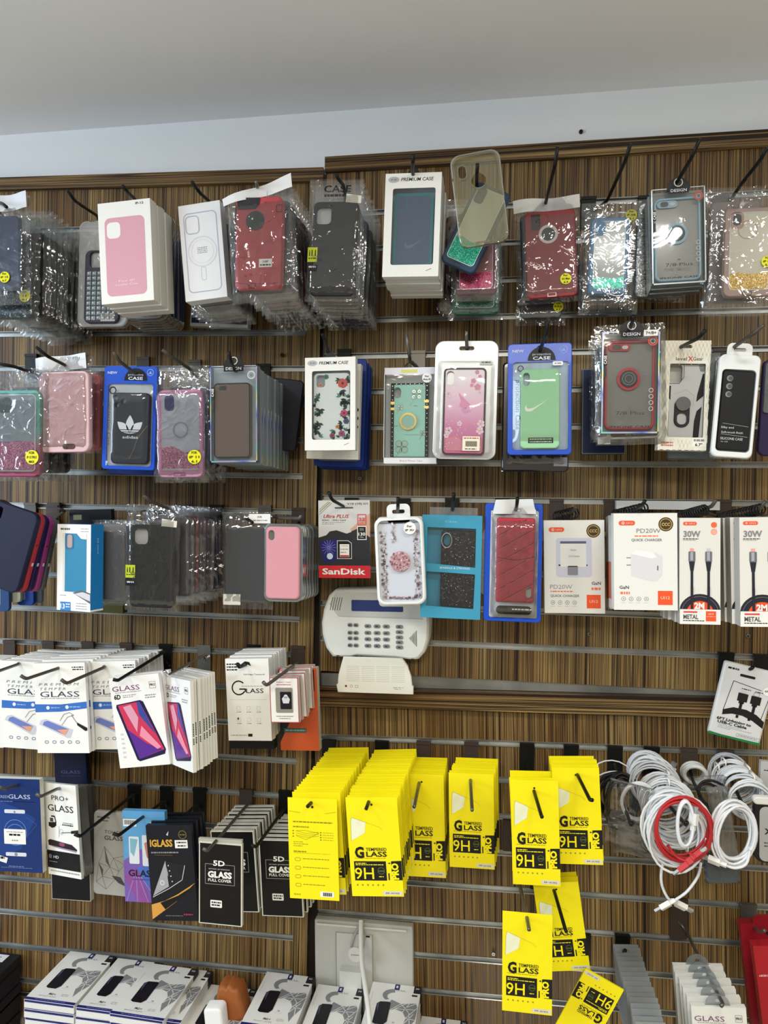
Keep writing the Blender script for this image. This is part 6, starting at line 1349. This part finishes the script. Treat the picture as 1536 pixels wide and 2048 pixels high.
for lb, pts, br, mt_, bm_ in (('hook tip poking through the leftmost yellow bunch', [(624, 1604, .33), (616, 1612, .35), (615, 1613, .352)], (660, 1480), HOOKB, HOOKB), ('hook tip poking through the second yellow bunch', [(738, 1602, .33), (733, 1616, .36), (732, 1618, .362)], (765, 1482), HOOKB, HOOKB),
    ('grey upright hook through the third yellow bunch', [(838, 1568, .165), (829, 1612, .28), (828, 1614, .283)], (848, 1483), HOOKG, BRN), ('grey upright hook through the fourth yellow bunch', [(941, 1562, .18), (944, 1619, .30), (944, 1620, .303)], (943, 1485), HOOKG, BRN),
    ('slanted black hook through the fifth yellow bunch', [(1068, 1582, .255), (1083, 1632, .34), (1084, 1634, .343)], (1054, 1487), HOOKB, HOOKB), ('slanted dark hook through the rightmost yellow bunch', [(1155, 1550, .24), (1180, 1600, .32), (1185, 1600, .325)], (1142, 1490), HOOKB, HOOKB),
    ('slanted dark hook through the partly hidden lower yellow card', [(1108, 1780, .20), (1131, 1860, .30), (1133, 1864, .303)], (1075, 1716), HOOKB, HOOKB), ('hook end through the lowest upright yellow card', [(1054, 1836, .3), (1058, 1858, .335), (1058, 1860, .337)], (1020, 1640), HOOKG, BRN),
    ('two pronged grey hook ending above the upside down yellow card', [(1163, 1895, .02), (1196, 2005, .24), (1198, 2010, .245)], (1166, 1866), HOOKG, HOOKB)):
    hook(lb, pts, br, mt=mt_, bm=bm_, group='')
# ============================================================ ELECTRIC PANEL
mx, W, H = frame((630, 1836), (826, 1852), (632, 2012), .016)
ep = empty('electrical_cabinet', mx, 'pale grey electrical cabinet set in the wall under the yellow cards', 'electrical cabinet')
EG = M('bdbdb6', .45)
g = G(W, H); g.plate(rr(0, H/2, W, H, .004, 3), -.004, .012, EG, bev=.002); g.r(.02, .035, .93, .05, M('e2e2dc', .4), 1, 0, -.004); g.box(-W*.47, W*.44, -.010, -.004, H*.955, H*.975, M('d6d6d0')); g.build('frame', ep)
g = G(W, H); x0, z0 = g.P(.22, .995); x1, z1 = g.P(.60, .11); g.plate(rr((x0+x1)/2, (z0+z1)/2, x1-x0, z1-z0, .002, 2), -.008, -.003, M('c6c6c0', .4), bev=.001); g.fr(.22, .11, .60, .995, .008, M('8d8d88'), 1, .01, -.008); g.dash(.53, .57, .135, .02, INK, 1, -.008); g.build('door', ep)
o = carton('socket_box', 'small white box fixed low on the electrical cabinet', 'box', (679, 1942), (722, 1946), (676, 1992), .045, .02, M('d2d2cc', .45), lambda g: (g.t(.5, .72, 'CMC', .09, GREY, .4), g.dash(.2, .8, .85, .03, LG)))
mx, W, H = frame((696, 1893), (726, 1895), (696, 1923), .05)
tg = empty('tag_on_cord', mx, 'round white tag hanging from a grey strap on the electrical cabinet', 'tag')
g = G(W, H); g.plate(circ(0, H/2, W/2, 26), -.002, .001, M('cfcfca', .4), bev=.0008); g.dash(.2, .8, .5, .07, GREY, 1, -.002); g.build('disc', tg)
g = G(); P0 = [tg.matrix_world.inverted() @ at(*p) for p in ((720, 1848, .03), (708, 1872, .035), (702, 1895, .045))]; P1 = [tg.matrix_world.inverted() @ at(*p) for p in ((722, 1848, .03), (729, 1875, .035), (724, 1900, .045))]
g.tube(P0, .003, M('a7a7a2', .4), 6); g.tube(P1, .003, M('a7a7a2', .4), 6); g.build('strap', tg)
def cable(label, pts, r, mt, name='cable', cat='cable', ends=(), group=None):
    P = [at(*p) for p in pts]; base = P[0]; L = [p-base for p in P]; Q = []
    for i in range(len(L)-1):
        a, b, c, d_ = L[max(0, i-1)], L[i], L[i+1], L[min(len(L)-1, i+2)]
        for k in range(6):
            t = k/6; Q.append(.5*((2*b)+(c-a)*t+(2*a-5*b+4*c-d_)*t*t+(3*b-a-3*c+d_)*t**3))
    Q.append(L[-1])
    root = empty(name, Matrix.Translation(base), label, cat, group); g = G(); g.tube(Q, r, mt, 7); g.build('cord', root)
    for k, which in enumerate(ends):
        a, b = (Q[0], Q[1]) if which[0] == 'a' else (Q[-1], Q[-2])
        plug(root, a, (a-b).normalized(), which[1:], which[0])
    return root
def plug(root, p, dr, kind, _=None, sz=1.):
    g = G(); mtb = {'w': M('e3e3df', .4), 'r': M('c03a3e', .4), 'k': M('1a1a1c', .4)}[kind[0]]
    up = dr.orthogonal().normalized(); sd = dr.cross(up)
    def bar(a, b, w_, h_, mt):
        vs = [p+dr*t+up*u*h_+sd*v*w_ for t in (a, b) for u in (-1, 1) for v in (-1, 1)]
        g.add(vs, [(0, 1, 3, 2), (4, 6, 7, 5), (0, 4, 5, 1), (2, 3, 7, 6), (0, 2, 6, 4), (1, 5, 7, 3)], mt)
    bar(0, .018*sz, .0062*sz, .004*sz, mtb); bar(-.01*sz, 0, .0032*sz, .003*sz, mtb); bar(.018*sz, .029*sz, .005*sz, .002*sz, M('b9bbbd', .25, .8))
    g.build('connector', root)
cable('thick white cable hanging down in front of the electrical cabinet', [(722, 1842, .03), (722, 1880, .06), (724, 1925, .10), (731, 1975, .15), (737, 2020, .19), (741, 2065, .22)], .0052, M('d9d9d3', .4))
# ============================================================ GLASS SHELF WITH PRIVACY GLASS BOXES
def at_z(u, v, z):
    r = fwd + RT*((u-CX)/F) - UP*((v-CY)/F)
    return CAM + r*((z-CAM.z)/r.z)
def flatbox(label, FL, FR, d, t, n_under=0, ln=.165, draw=d_privacy, mt=None, skew=0):
    a, b = at(*FL, d), at(*FR, d); x = (b-a); x.z = 0; W = x.length; x.normalize()
    x = Matrix.Rotation(skew, 3, 'Z') @ x
    far = V3((-x.y, x.x, 0)); z = far; y = V3((0, 0, -1)); out = []
    o0 = a+x*W/2-far*ln
    m = Matrix.Identity(4)
    for i in range(3): m[i][0] = x[i]; m[i][1] = y[i]; m[i][2] = z[i]; m[i][3] = o0[i]
    for k in range(n_under+1):
        mm = m.copy(); mm.translation = m.translation+V3((rnd.uniform(-.002, .002)*(k > 0), rnd.uniform(-.003, .003)*(k > 0), -t*1.03*k))
        g = G(W, ln); g.box(-W/2, W/2, 0, t, 0, ln, mt or M('e3e3df', .4)); draw(g); g.box(-W/2+.001, W/2-.001, .001, t*.3, -.0003, 0, M('20246a', .4)) if draw == d_privacy else None
        if draw == d_privacy: g.box(W/2-.0002, W/2+.0003, 0, t, ln*.84, ln, M('26262a')); g.r(0, .0, .01, .01, WHITE)
        lb = label if k == 0 else label.replace('white privacy glass box', 'box under the white privacy glass box').replace('black box with', 'black box under the one with')
        tag(g.build('screen_protector_box', None, mm), lb if k < 2 else lb+', '+ORD[k-1]+' down', 'screen protector box', None if k == 0 else 'lying boxes on the glass shelf')
    return m
flatbox('white privacy glass box lying leftmost on the shelf', (141, 1902), (232, 1911), .03, .018, 4)
flatbox('white privacy glass box lying second from left', (236, 1916), (322, 1925), .03, .018, 3)
flatbox('white privacy glass box lying third from left', (300, 1926), (398, 1931), .035, .018, 3, skew=-.02)
flatbox('white privacy glass box lying fourth from left, mostly covered', (352, 1934), (425, 1942), .022, .018, 2)
flatbox('white privacy glass box lying under the brown object', (417, 1968), (515, 1972), .03, .018, 1)
flatbox('white privacy glass box lying right of the brown object', (534, 1943), (630, 1954), .035, .018, 3)
flatbox('white privacy glass box lying before the electrical cabinet', (636, 1968), (728, 1981), .045, .018, 2)
flatbox('white privacy glass box lying right of the hanging white cable', (746, 1963), (843, 1974), .03, .018, 2)
flatbox('white privacy glass box lying rightmost, cut by the bottom edge', (838, 2031), (935, 2038), .03, .018, 0)
def d_blk(g): g.r(.3, .04, .8, .2, M('dfe3e6', .4), 1); g.dash(.36, .7, .1, .02, GREY, 2)
flatbox('black box with white label lying at the left edge', (-52, 1898), (42, 1902), .045, .02, 3, draw=d_blk, mt=M('17181c', .4))
sz_ = at(141, 1902, .03).z-.018*1.03*5-.004
g = G(); PL_ = [(-1.15, -.053), (0, -.003), (.62, -.003), (.62, -.30), (-1.15, -.30)]; g.add([(x, y, z) for z in (sz_-.006, sz_) for x, y in PL_], [(0, 1, 2, 3, 4), (5, 6, 7, 8, 9)]+[(i, (i+1) % 5, 5+(i+1) % 5, 5+i) for i in range(5)], SMOKE); tag(g.build('glass_shelf', None), 'smoked glass shelf under the white privacy glass boxes', 'shelf')
for x in (-.9, -.3, .25):
    g = G(); g.box(x-.008, x+.008, -.24, min(0, x*.0436)-.002, sz_-.03, sz_-.007, BRN)
    tag(g.build('shelf_bracket', None), {-.9: 'leftmost bracket under the smoked glass shelf', -.3: 'middle bracket under the smoked glass shelf', .25: 'rightmost bracket under the smoked glass shelf'}[x], 'bracket')
# brown carved object and plug on the boxes
mx, W, H = frame((426, 1958), (494, 1960), (430, 2034), .11)
g = G(W, H); g.plate([g.P(*p) for p in ((.22, .1), (.35, .02), (.45, .1), (.55, .0), (.68, .12), (.8, .1), (.86, .3), (.92, .55), (.98, .85), (.8, .98), (.5, 1), (.2, .98), (.08, .75), (.12, .45))][::-1], -.02, .02, M('9c5a2c', .5), bev=.008)
tag(g.build('leather_pouch', None, mx), 'small crumpled orange brown leather object on the lying boxes', 'leather object')
mx, W, H = frame((411, 2009), (447, 2009), (408, 2060), .15)
w1_ = empty('wall_charger', mx, 'white plug charger lying beside the orange brown object', 'charger')
g = G(W, H); g.plate(rr(0, H/2, W, H, .008, 5), -.014, .014, M('eeeeec', .3), bev=.004); g.build('body', w1_); g = G(W, H); g.box(-.006, -.003, -.005, .005, -.01, .002, CHROME); g.box(.003, .006, -.005, .005, -.01, .002, CHROME); g.build('prongs', w1_)
# ============================================================ BOTTOM RIGHT
def clam(label, TL, TR, BL, d, group=None):
    mx, W, H = frame(TL, TR, BL, d); g = G(W, H)
    g.plate(rr(0, H/2, W, H, .003, 3), -.0006, .0004, M('8b8f90', .3), [g2 for g2 in [rr(0, H-.014, .026, .008, .0035, 4)]])
    g.plate(rr(0, H*.44, W*.86, H*.80, .004, 3), -.005, -.0006, M('767a7c', .3), bev=.002)
    g.ln([(.24, .045), (.34, .03), (.5, .018), (.66, .03), (.76, .045), (.6, .05), (.42, .05), (.24, .045)], .035, INK, 2); g.r(.01, .003, .99, .009, M('c9cdce', .3), 1)
    return tag(g.build('clamshell_pack', None, mx), label, 'clamshell pack', group)
k_ = clam('front grey clamshell pack of the long row at the bottom', (1270, 2043), (1331, 2045), (1272, 2200), .29, 'grey clamshell row')
k_['group'] = 'grey clamshell row front'
n = 15; A_, B_ = at(1270, 2043, .29), at(1226, 1887, .03)
for i in range(1, n+1):
    t_ = i/n; c = k_.copy(); C.objects.link(c); w_ = k_.matrix_world.copy(); w_.translation += (B_-A_)*t_+V3((rnd.uniform(-.001, .001), 0, rnd.uniform(-.0015, .0015))); c.matrix_world = w_
    c['label'] = 'grey clamshell pack in the long row, '+ORD[i-1]+' behind its front one'; c['group'] = 'grey clamshell row'
hook('black backplate with hook behind the grey clamshell row', [(1250, 1900, .08), (1251, 1901, .09)], (1244, 1868), group='')
wg = carton('screen_protector_box', 'white GLASS box with clear hanger, front of the bottom right bunch', 'screen protector box', (1382, 2012), (1492, 2016), (1384, 2200), .27, .010, M('e0e0da', .4), d_6d)
L = stack(wg, 5, .024, 'white GLASS box behind the clear hangered front one', 'white boxes at the bottom right', jr=.006, dx=-.0008)
for i, b_ in enumerate([wg]+L):
    g = G(.094, .18); g.plate([(x, z) for x, z in circ(0, 0, .02, 20)[0:11]], -.0004, .0004, CLRG, [circ(0, .008, .0035, 10)]); q3 = g.build('hang_tab', b_); z_ = max(v.co.z for v in b_.data.vertices); q3.location = (0, .004, z_)
hook('brown backplate with a long grey hook into the white GLASS boxes', [(1372, 1862, .02), (1418, 1955, .18), (1446, 2008, .29), (1442, 2012, .295)], (1356, 1796), group='', mt=HOOKG, bm=BRN, bw=.034, bh=.078)
RP = M('8c1522', .4)
def d_redp(g):
    g.ring(.42, .345, .09, .055, M('c9a9ac'), 1); g.ln([(.45, .36), (.50, .375)], .035, M('c9a9ac')); g.ln([(.02, .40), (.98, .405)], .005, M('a8404a')); g.t(.2, .49, 'PRO', .03, M('c9a9ac'), .28, al='l', b=.02); g.t(.2, .54, 'SCREEN', .03, M('b05a64'), .5, al='l'); g.dash(.2, .6, .585, .015, M('c9a9ac')); g.r(.2, .66, .75, .68, M('b9858c'))
    g.disc(.66, .085, .045, INK, 1)
r1 = carton('screen_protector_box', 'dark red PRO box hanging behind at the lower right edge', 'screen protector box', (1480, 1848), (1560, 1846), (1480, 2080), .10, .02, RP, d_redp)
g = G(.08, .02); W = .08; g.plate([(-.022, 0), (.03, 0), (.03, .010), (.022, .016), (-.014, .016), (-.022, .010)][::-1], -.0005, .0015, RP); q3 = g.build('hang_tab', r1); q3.location = (.01, 0, max(v.co.z for v in r1.data.vertices))
r2 = carton('screen_protector_box', 'bright red box in front, cut off by the lower right edge', 'screen protector box', (1506, 1892), (1590, 1890), (1508, 2120), .16, .02, M('a81c26', .35), lambda g: (g.dash(.06, .3, .26, .02, M('d89aa0')), g.r(0, .25, 1, .253, M('7c1018'))))
hook('round tipped grey hook end above the red boxes', [(1520, 1864, .16), (1529, 1861, .2), (1530, 1861, .201)], (1495, 1806), group='', mt=HOOKG)
# ============================================================ CABLES ON THE RIGHT HOOKS
WC = M('dcdfe2', .38); WC2 = M('c9cdd2', .4); KC = M('161617', .4); RC = M('b52a30', .4)
def coil(label, c, d, R_, r, turns, mt, sq=1.15, spread=.012, wob=.12, tilt=0., ends='', seed=0, bands=0, lean=0, yaw=0, ctype='w', group=None):
    """one cable wound in loops, hanging facing the shop"""
    base = at(c[0], c[1], d); q = random.Random(seed); root = empty('usb_cable', Matrix.Translation(base), label, 'cable', group)
    pts = []; n = 26; ph = [q.uniform(0, 6.28) for _ in range(8)]; off = V3((0, 0, 0)); Ry = Matrix.Rotation(tilt, 3, 'Y'); Rz = Matrix.Rotation(yaw, 3, 'Z')
    for i in range(int(turns*n)+1):
        a = i/n*2*math.pi; k = i/n
        rr_ = R_*(1+wob*.5*math.sin(k*2.4+ph[0])+wob*.35*math.sin(a*2+ph[1]+k)+wob*.25*math.sin(k*5.1+ph[2]))
        cx = R_*wob*.5*math.sin(k*1.7+ph[3]); cz = R_*wob*.6*math.sin(k*2.1+ph[4])
        p = V3((rr_*math.cos(a)+cx, spread*(math.sin(k*1.3+ph[5])*.5+.5*math.sin(a+ph[6])-.4*k/turns)+lean*rr_*math.sin(a), rr_*sq*math.sin(a)+cz))
        pts.append(Rz @ (Ry @ p))
    g = G(); g.tube(pts, r, mt, 6); g.build('cord', root)
    if ends:
        e = pts[-1]; e2 = pts[0]
        plug(root, e, (pts[-1]-pts[-3]).normalized(), ctype)
        if ends == '2': plug(root, e2, (pts[0]-pts[2]).normalized(), ctype)
    for b in range(bands):
        a = q.uniform(0, 6.28); p = V3((R_*math.cos(a), 0, R_*sq*math.sin(a))); g = G(); w_ = .006
        g.tube([p+V3((0, -spread-.002, -w_)), p+V3((0, spread+.002, -w_)), p+V3((0, spread+.002, w_)), p+V3((0, -spread-.002, w_))], .0018, M('eeeeea', .4), 5, True); g.build('tie', root)
    return root
def zipbag(label, quad, d, mt=None, seed=0, stuff_=True):
    mx, W, H = frame(quad[0], quad[1], quad[2], d); o = empty('zip_bag', mx, label, 'plastic bag')
    b_ = bag(o, W, H, seed, mt or BAGD, .012, amp=.006, name='bag_film', back=False, top=.02)
    g = G(W, H); g.box(-W/2, W/2, -.002, -.0005, H*.955, H*.975, CLRG); g.build('zip_strip', o); return o, W, H
# hook lines
hook('black hook carrying the black cables, left end of the cable hooks', [(1240, 1590, .12), (1262, 1650, .26), (1264, 1646, .27)], (1229, 1492), group='')
hook('black hook carrying the thick bundle of white cables', [(1320, 1590, .12), (1372, 1650, .31), (1374, 1644, .315)], (1302, 1494), group='')
hook('brown plated hook between the two cable bundles', [(1385, 1560, .08), (1425, 1640, .26), (1427, 1634, .265)], (1377, 1497), group='', bm=BRN)
hook('brown plated hook carrying the right bundle of white cables', [(1462, 1560, .08), (1500, 1640, .26), (1502, 1634, .265)], (1450, 1500), group='', bm=BRN)
coil('black cable coil at the back left of the cables', (1236, 1590), .06, .036, .0026, 7, KC, 1.2, .02, .16, seed=2, ctype='k', ends='1')
coil('second black cable hanging in long loops below the coil', (1240, 1608), .09, .026, .0024, 4, KC, 2.0, .01, .2, seed=5, ctype='k')
coil('thin white cable looping out left towards the yellow cards', (1222, 1592), .05, .05, .0014, 1.6, WC, 1.1, .01, .2, seed=8, ends='1')
zb, W, H = zipbag('clear zip bag with a coiled white ring cable at the cable hooks', ((1222, 1552), (1322, 1578), (1228, 1690)), .20, BAG, 61)
coil('white ring shaped cable coil inside the clear zip bag', (1276, 1602), .195, .029, .0026, 4, WC, 1.08, .006, .06, seed=11, ends='1', bands=1)
coil('dark thin cable with a small plug at the bottom of the zip bag', (1300, 1690), .18, .018, .0013, 2, M('3a3c42', .4), .5, .004, .2, seed=12, ends='1', tilt=.5)
zc, W, H = zipbag('dull clear zip bag hanging lower behind the ring cable', ((1236, 1640), (1330, 1660), (1230, 1702)), .15, SMK, 62)
# thick bundle receding along its hook
A_, B_ = (1296, 1545, .04), (1352, 1640, .25)
for i in range(8):
    t_ = i/7; u = A_[0]+(B_[0]-A_[0])*t_; v = A_[1]+(B_[1]-A_[1])*t_; d = A_[2]+(B_[2]-A_[2])*t_
    coil('white cable coil of the thick bundle, '+ORD[i]+' from the wall', (u, v), d, .036+.003*(i % 3)+.004*(i > 5), .0019, 9, WC if i % 2 else WC2, 1.05, .012, .10, seed=20+i, bands=(i % 2), ends='1' if i % 3 == 0 else '', yaw=-.2, group='thick white cable bundle')
coil('large loosely wound white cable at the front of the thick bundle', (1350, 1662), .275, .046, .0022, 10, WC, 1.25, .012, .16, seed=41)
coil('red cable wound in a large loop at the front of the bundle', (1366, 1658), .29, .043, .0022, 6, RC, 1.2, .008, .10, seed=43, ctype='r')
cable('red plug end hanging from the red cable coil', [(1335, 1690, .29), (1352, 1712, .295), (1372, 1722, .30), (1384, 1716, .30)], .0024, RC, 'usb_cable', 'cable', ['br'])
o = cable('red plug tip pointing down left below the red coil', [(1378, 1706, .30), (1390, 1714, .305), (1384, 1722, .305), (1376, 1728, .305)], .0022, RC, 'usb_cable', 'cable', ['br'])
coil('small white cable folded in a narrow upright loop inside the red coil', (1370, 1647), .31, .0125, .0022, 5, WC, 2.9, .004, .06, seed=44, ends='1')
coil('white rolled cable coil with a hollow middle, between the bundles', (1387, 1545), .06, .019, .0042, 5, M('d2d4d2', .4), 1.0, .02, .04, seed=46)
zd, W, H = zipbag('shiny zip bag lying across the middle cable hook', ((1385, 1552), (1450, 1548), (1388, 1592)), .12, None, 64)
coil('black cable looping over the smoky bag in the middle', (1425, 1590), .15, .03, .0022, 3, KC, .6, .01, .2, seed=47, tilt=.5)
ze, W, H = zipbag('smoky plastic bag of small parts left of the big white coil', ((1410, 1572), (1452, 1568), (1390, 1735)), .22, SMK, 65)
g = G(W, H)
zf, W, H = zipbag('dark plastic bag hanging below the big white coil', ((1404, 1700), (1474, 1700), (1424, 1764)), .19, M('4b5052', .25), 66)
for i in range(6):
    t_ = i/5; u = 1456+(1500-1456)*t_; v = 1545+(1600-1545)*t_; d = .05+.13*t_
    coil('white cable coil of the right bundle, '+ORD[i]+' from the wall', (u, v), d, .034, .0018, 8, WC if i % 2 else WC2, 1.0, .012, .08, seed=60+i, bands=2, yaw=-.2, group='right white cable bundle')
coil('big oval white cable coil hanging at the front right', (1467, 1664), .28, .032, .0023, 12, WC, 1.5, .012, .14, seed=71)
cable('white plug lead crossing below the big oval coil', [(1500, 1700, .285), (1492, 1728, .29), (1470, 1736, .292), (1448, 1729, .29), (1440, 1726, .288)], .0023, WC, 'usb_cable', 'cable', ['bw'])
o, W, H = pack('cable_pack', 'white headed pack with black edge and grey film at the right edge', 'cable pack', (1506, 1594), (1574, 1598), (1512, 1722), .22)
g = G(W, H); g.plate(rr(0, H/2, W, H, .017, 6), -.006, .004, M('1a1a1c', .35), bev=.002); g.r(.16, .12, .95, .97, M('a9abac', .35), 1, .18, -.006); g.t(.5, .5, 'X7', .09, INK, .4, b=.02, l=3, y=-.006); g.dash(.3, .8, .68, .015, INK, 3, -.006); g.dash(.3, .7, .73, .015, INK, 3, -.006); g.build('blister', o)
g = G(W, H); g.plate(rr(0, H*.97, W*1.06, H*.12, .012, 5), -.008, .004, M('dcdcd8', .4), bev=.002); g.build('head', o)
carton('cable_pack', 'grey pack edge high at the right border above the cable pack', 'cable pack', (1522, 1522), (1590, 1528), (1518, 1610), .12, .01, M('b4b6b6', .35), lambda g: g.dash(.1, .3, .2, .02, INK))
cable('white cable hanging in a left arc, plug pointing right', [(1337, 1698, .24), (1325, 1730, .245), (1323, 1765, .25), (1335, 1795, .25), (1352, 1806, .25)], .0024, WC, 'usb_cable', 'cable', ['bw'])
cable('white cable hanging in a right arc, plug pointing left', [(1402, 1726, .24), (1396, 1752, .255), (1375, 1782, .26), (1352, 1799, .262), (1340, 1806, .262)], .0024, WC, 'usb_cable', 'cable', ['bw'])
# ---- empty backplates and hooks that show on the rails
for (u, v, bm_, lb) in ((120, 1011, BRN, 'brown empty hook plate right of the loose tilted cases'), (598, 1018, BRN, 'brown empty hook plate at the joint end of the third row rail'), (1166, 1866, HOOKB, None), (1494, 1880, BRN, None)):
    if lb: hook(lb, [(u, v+26, .012), (u, v+27, .014)], (u, v), bm=bm_, group='')
for o in list(bpy.data.objects):
    if o.get('group') == '': del o['group']
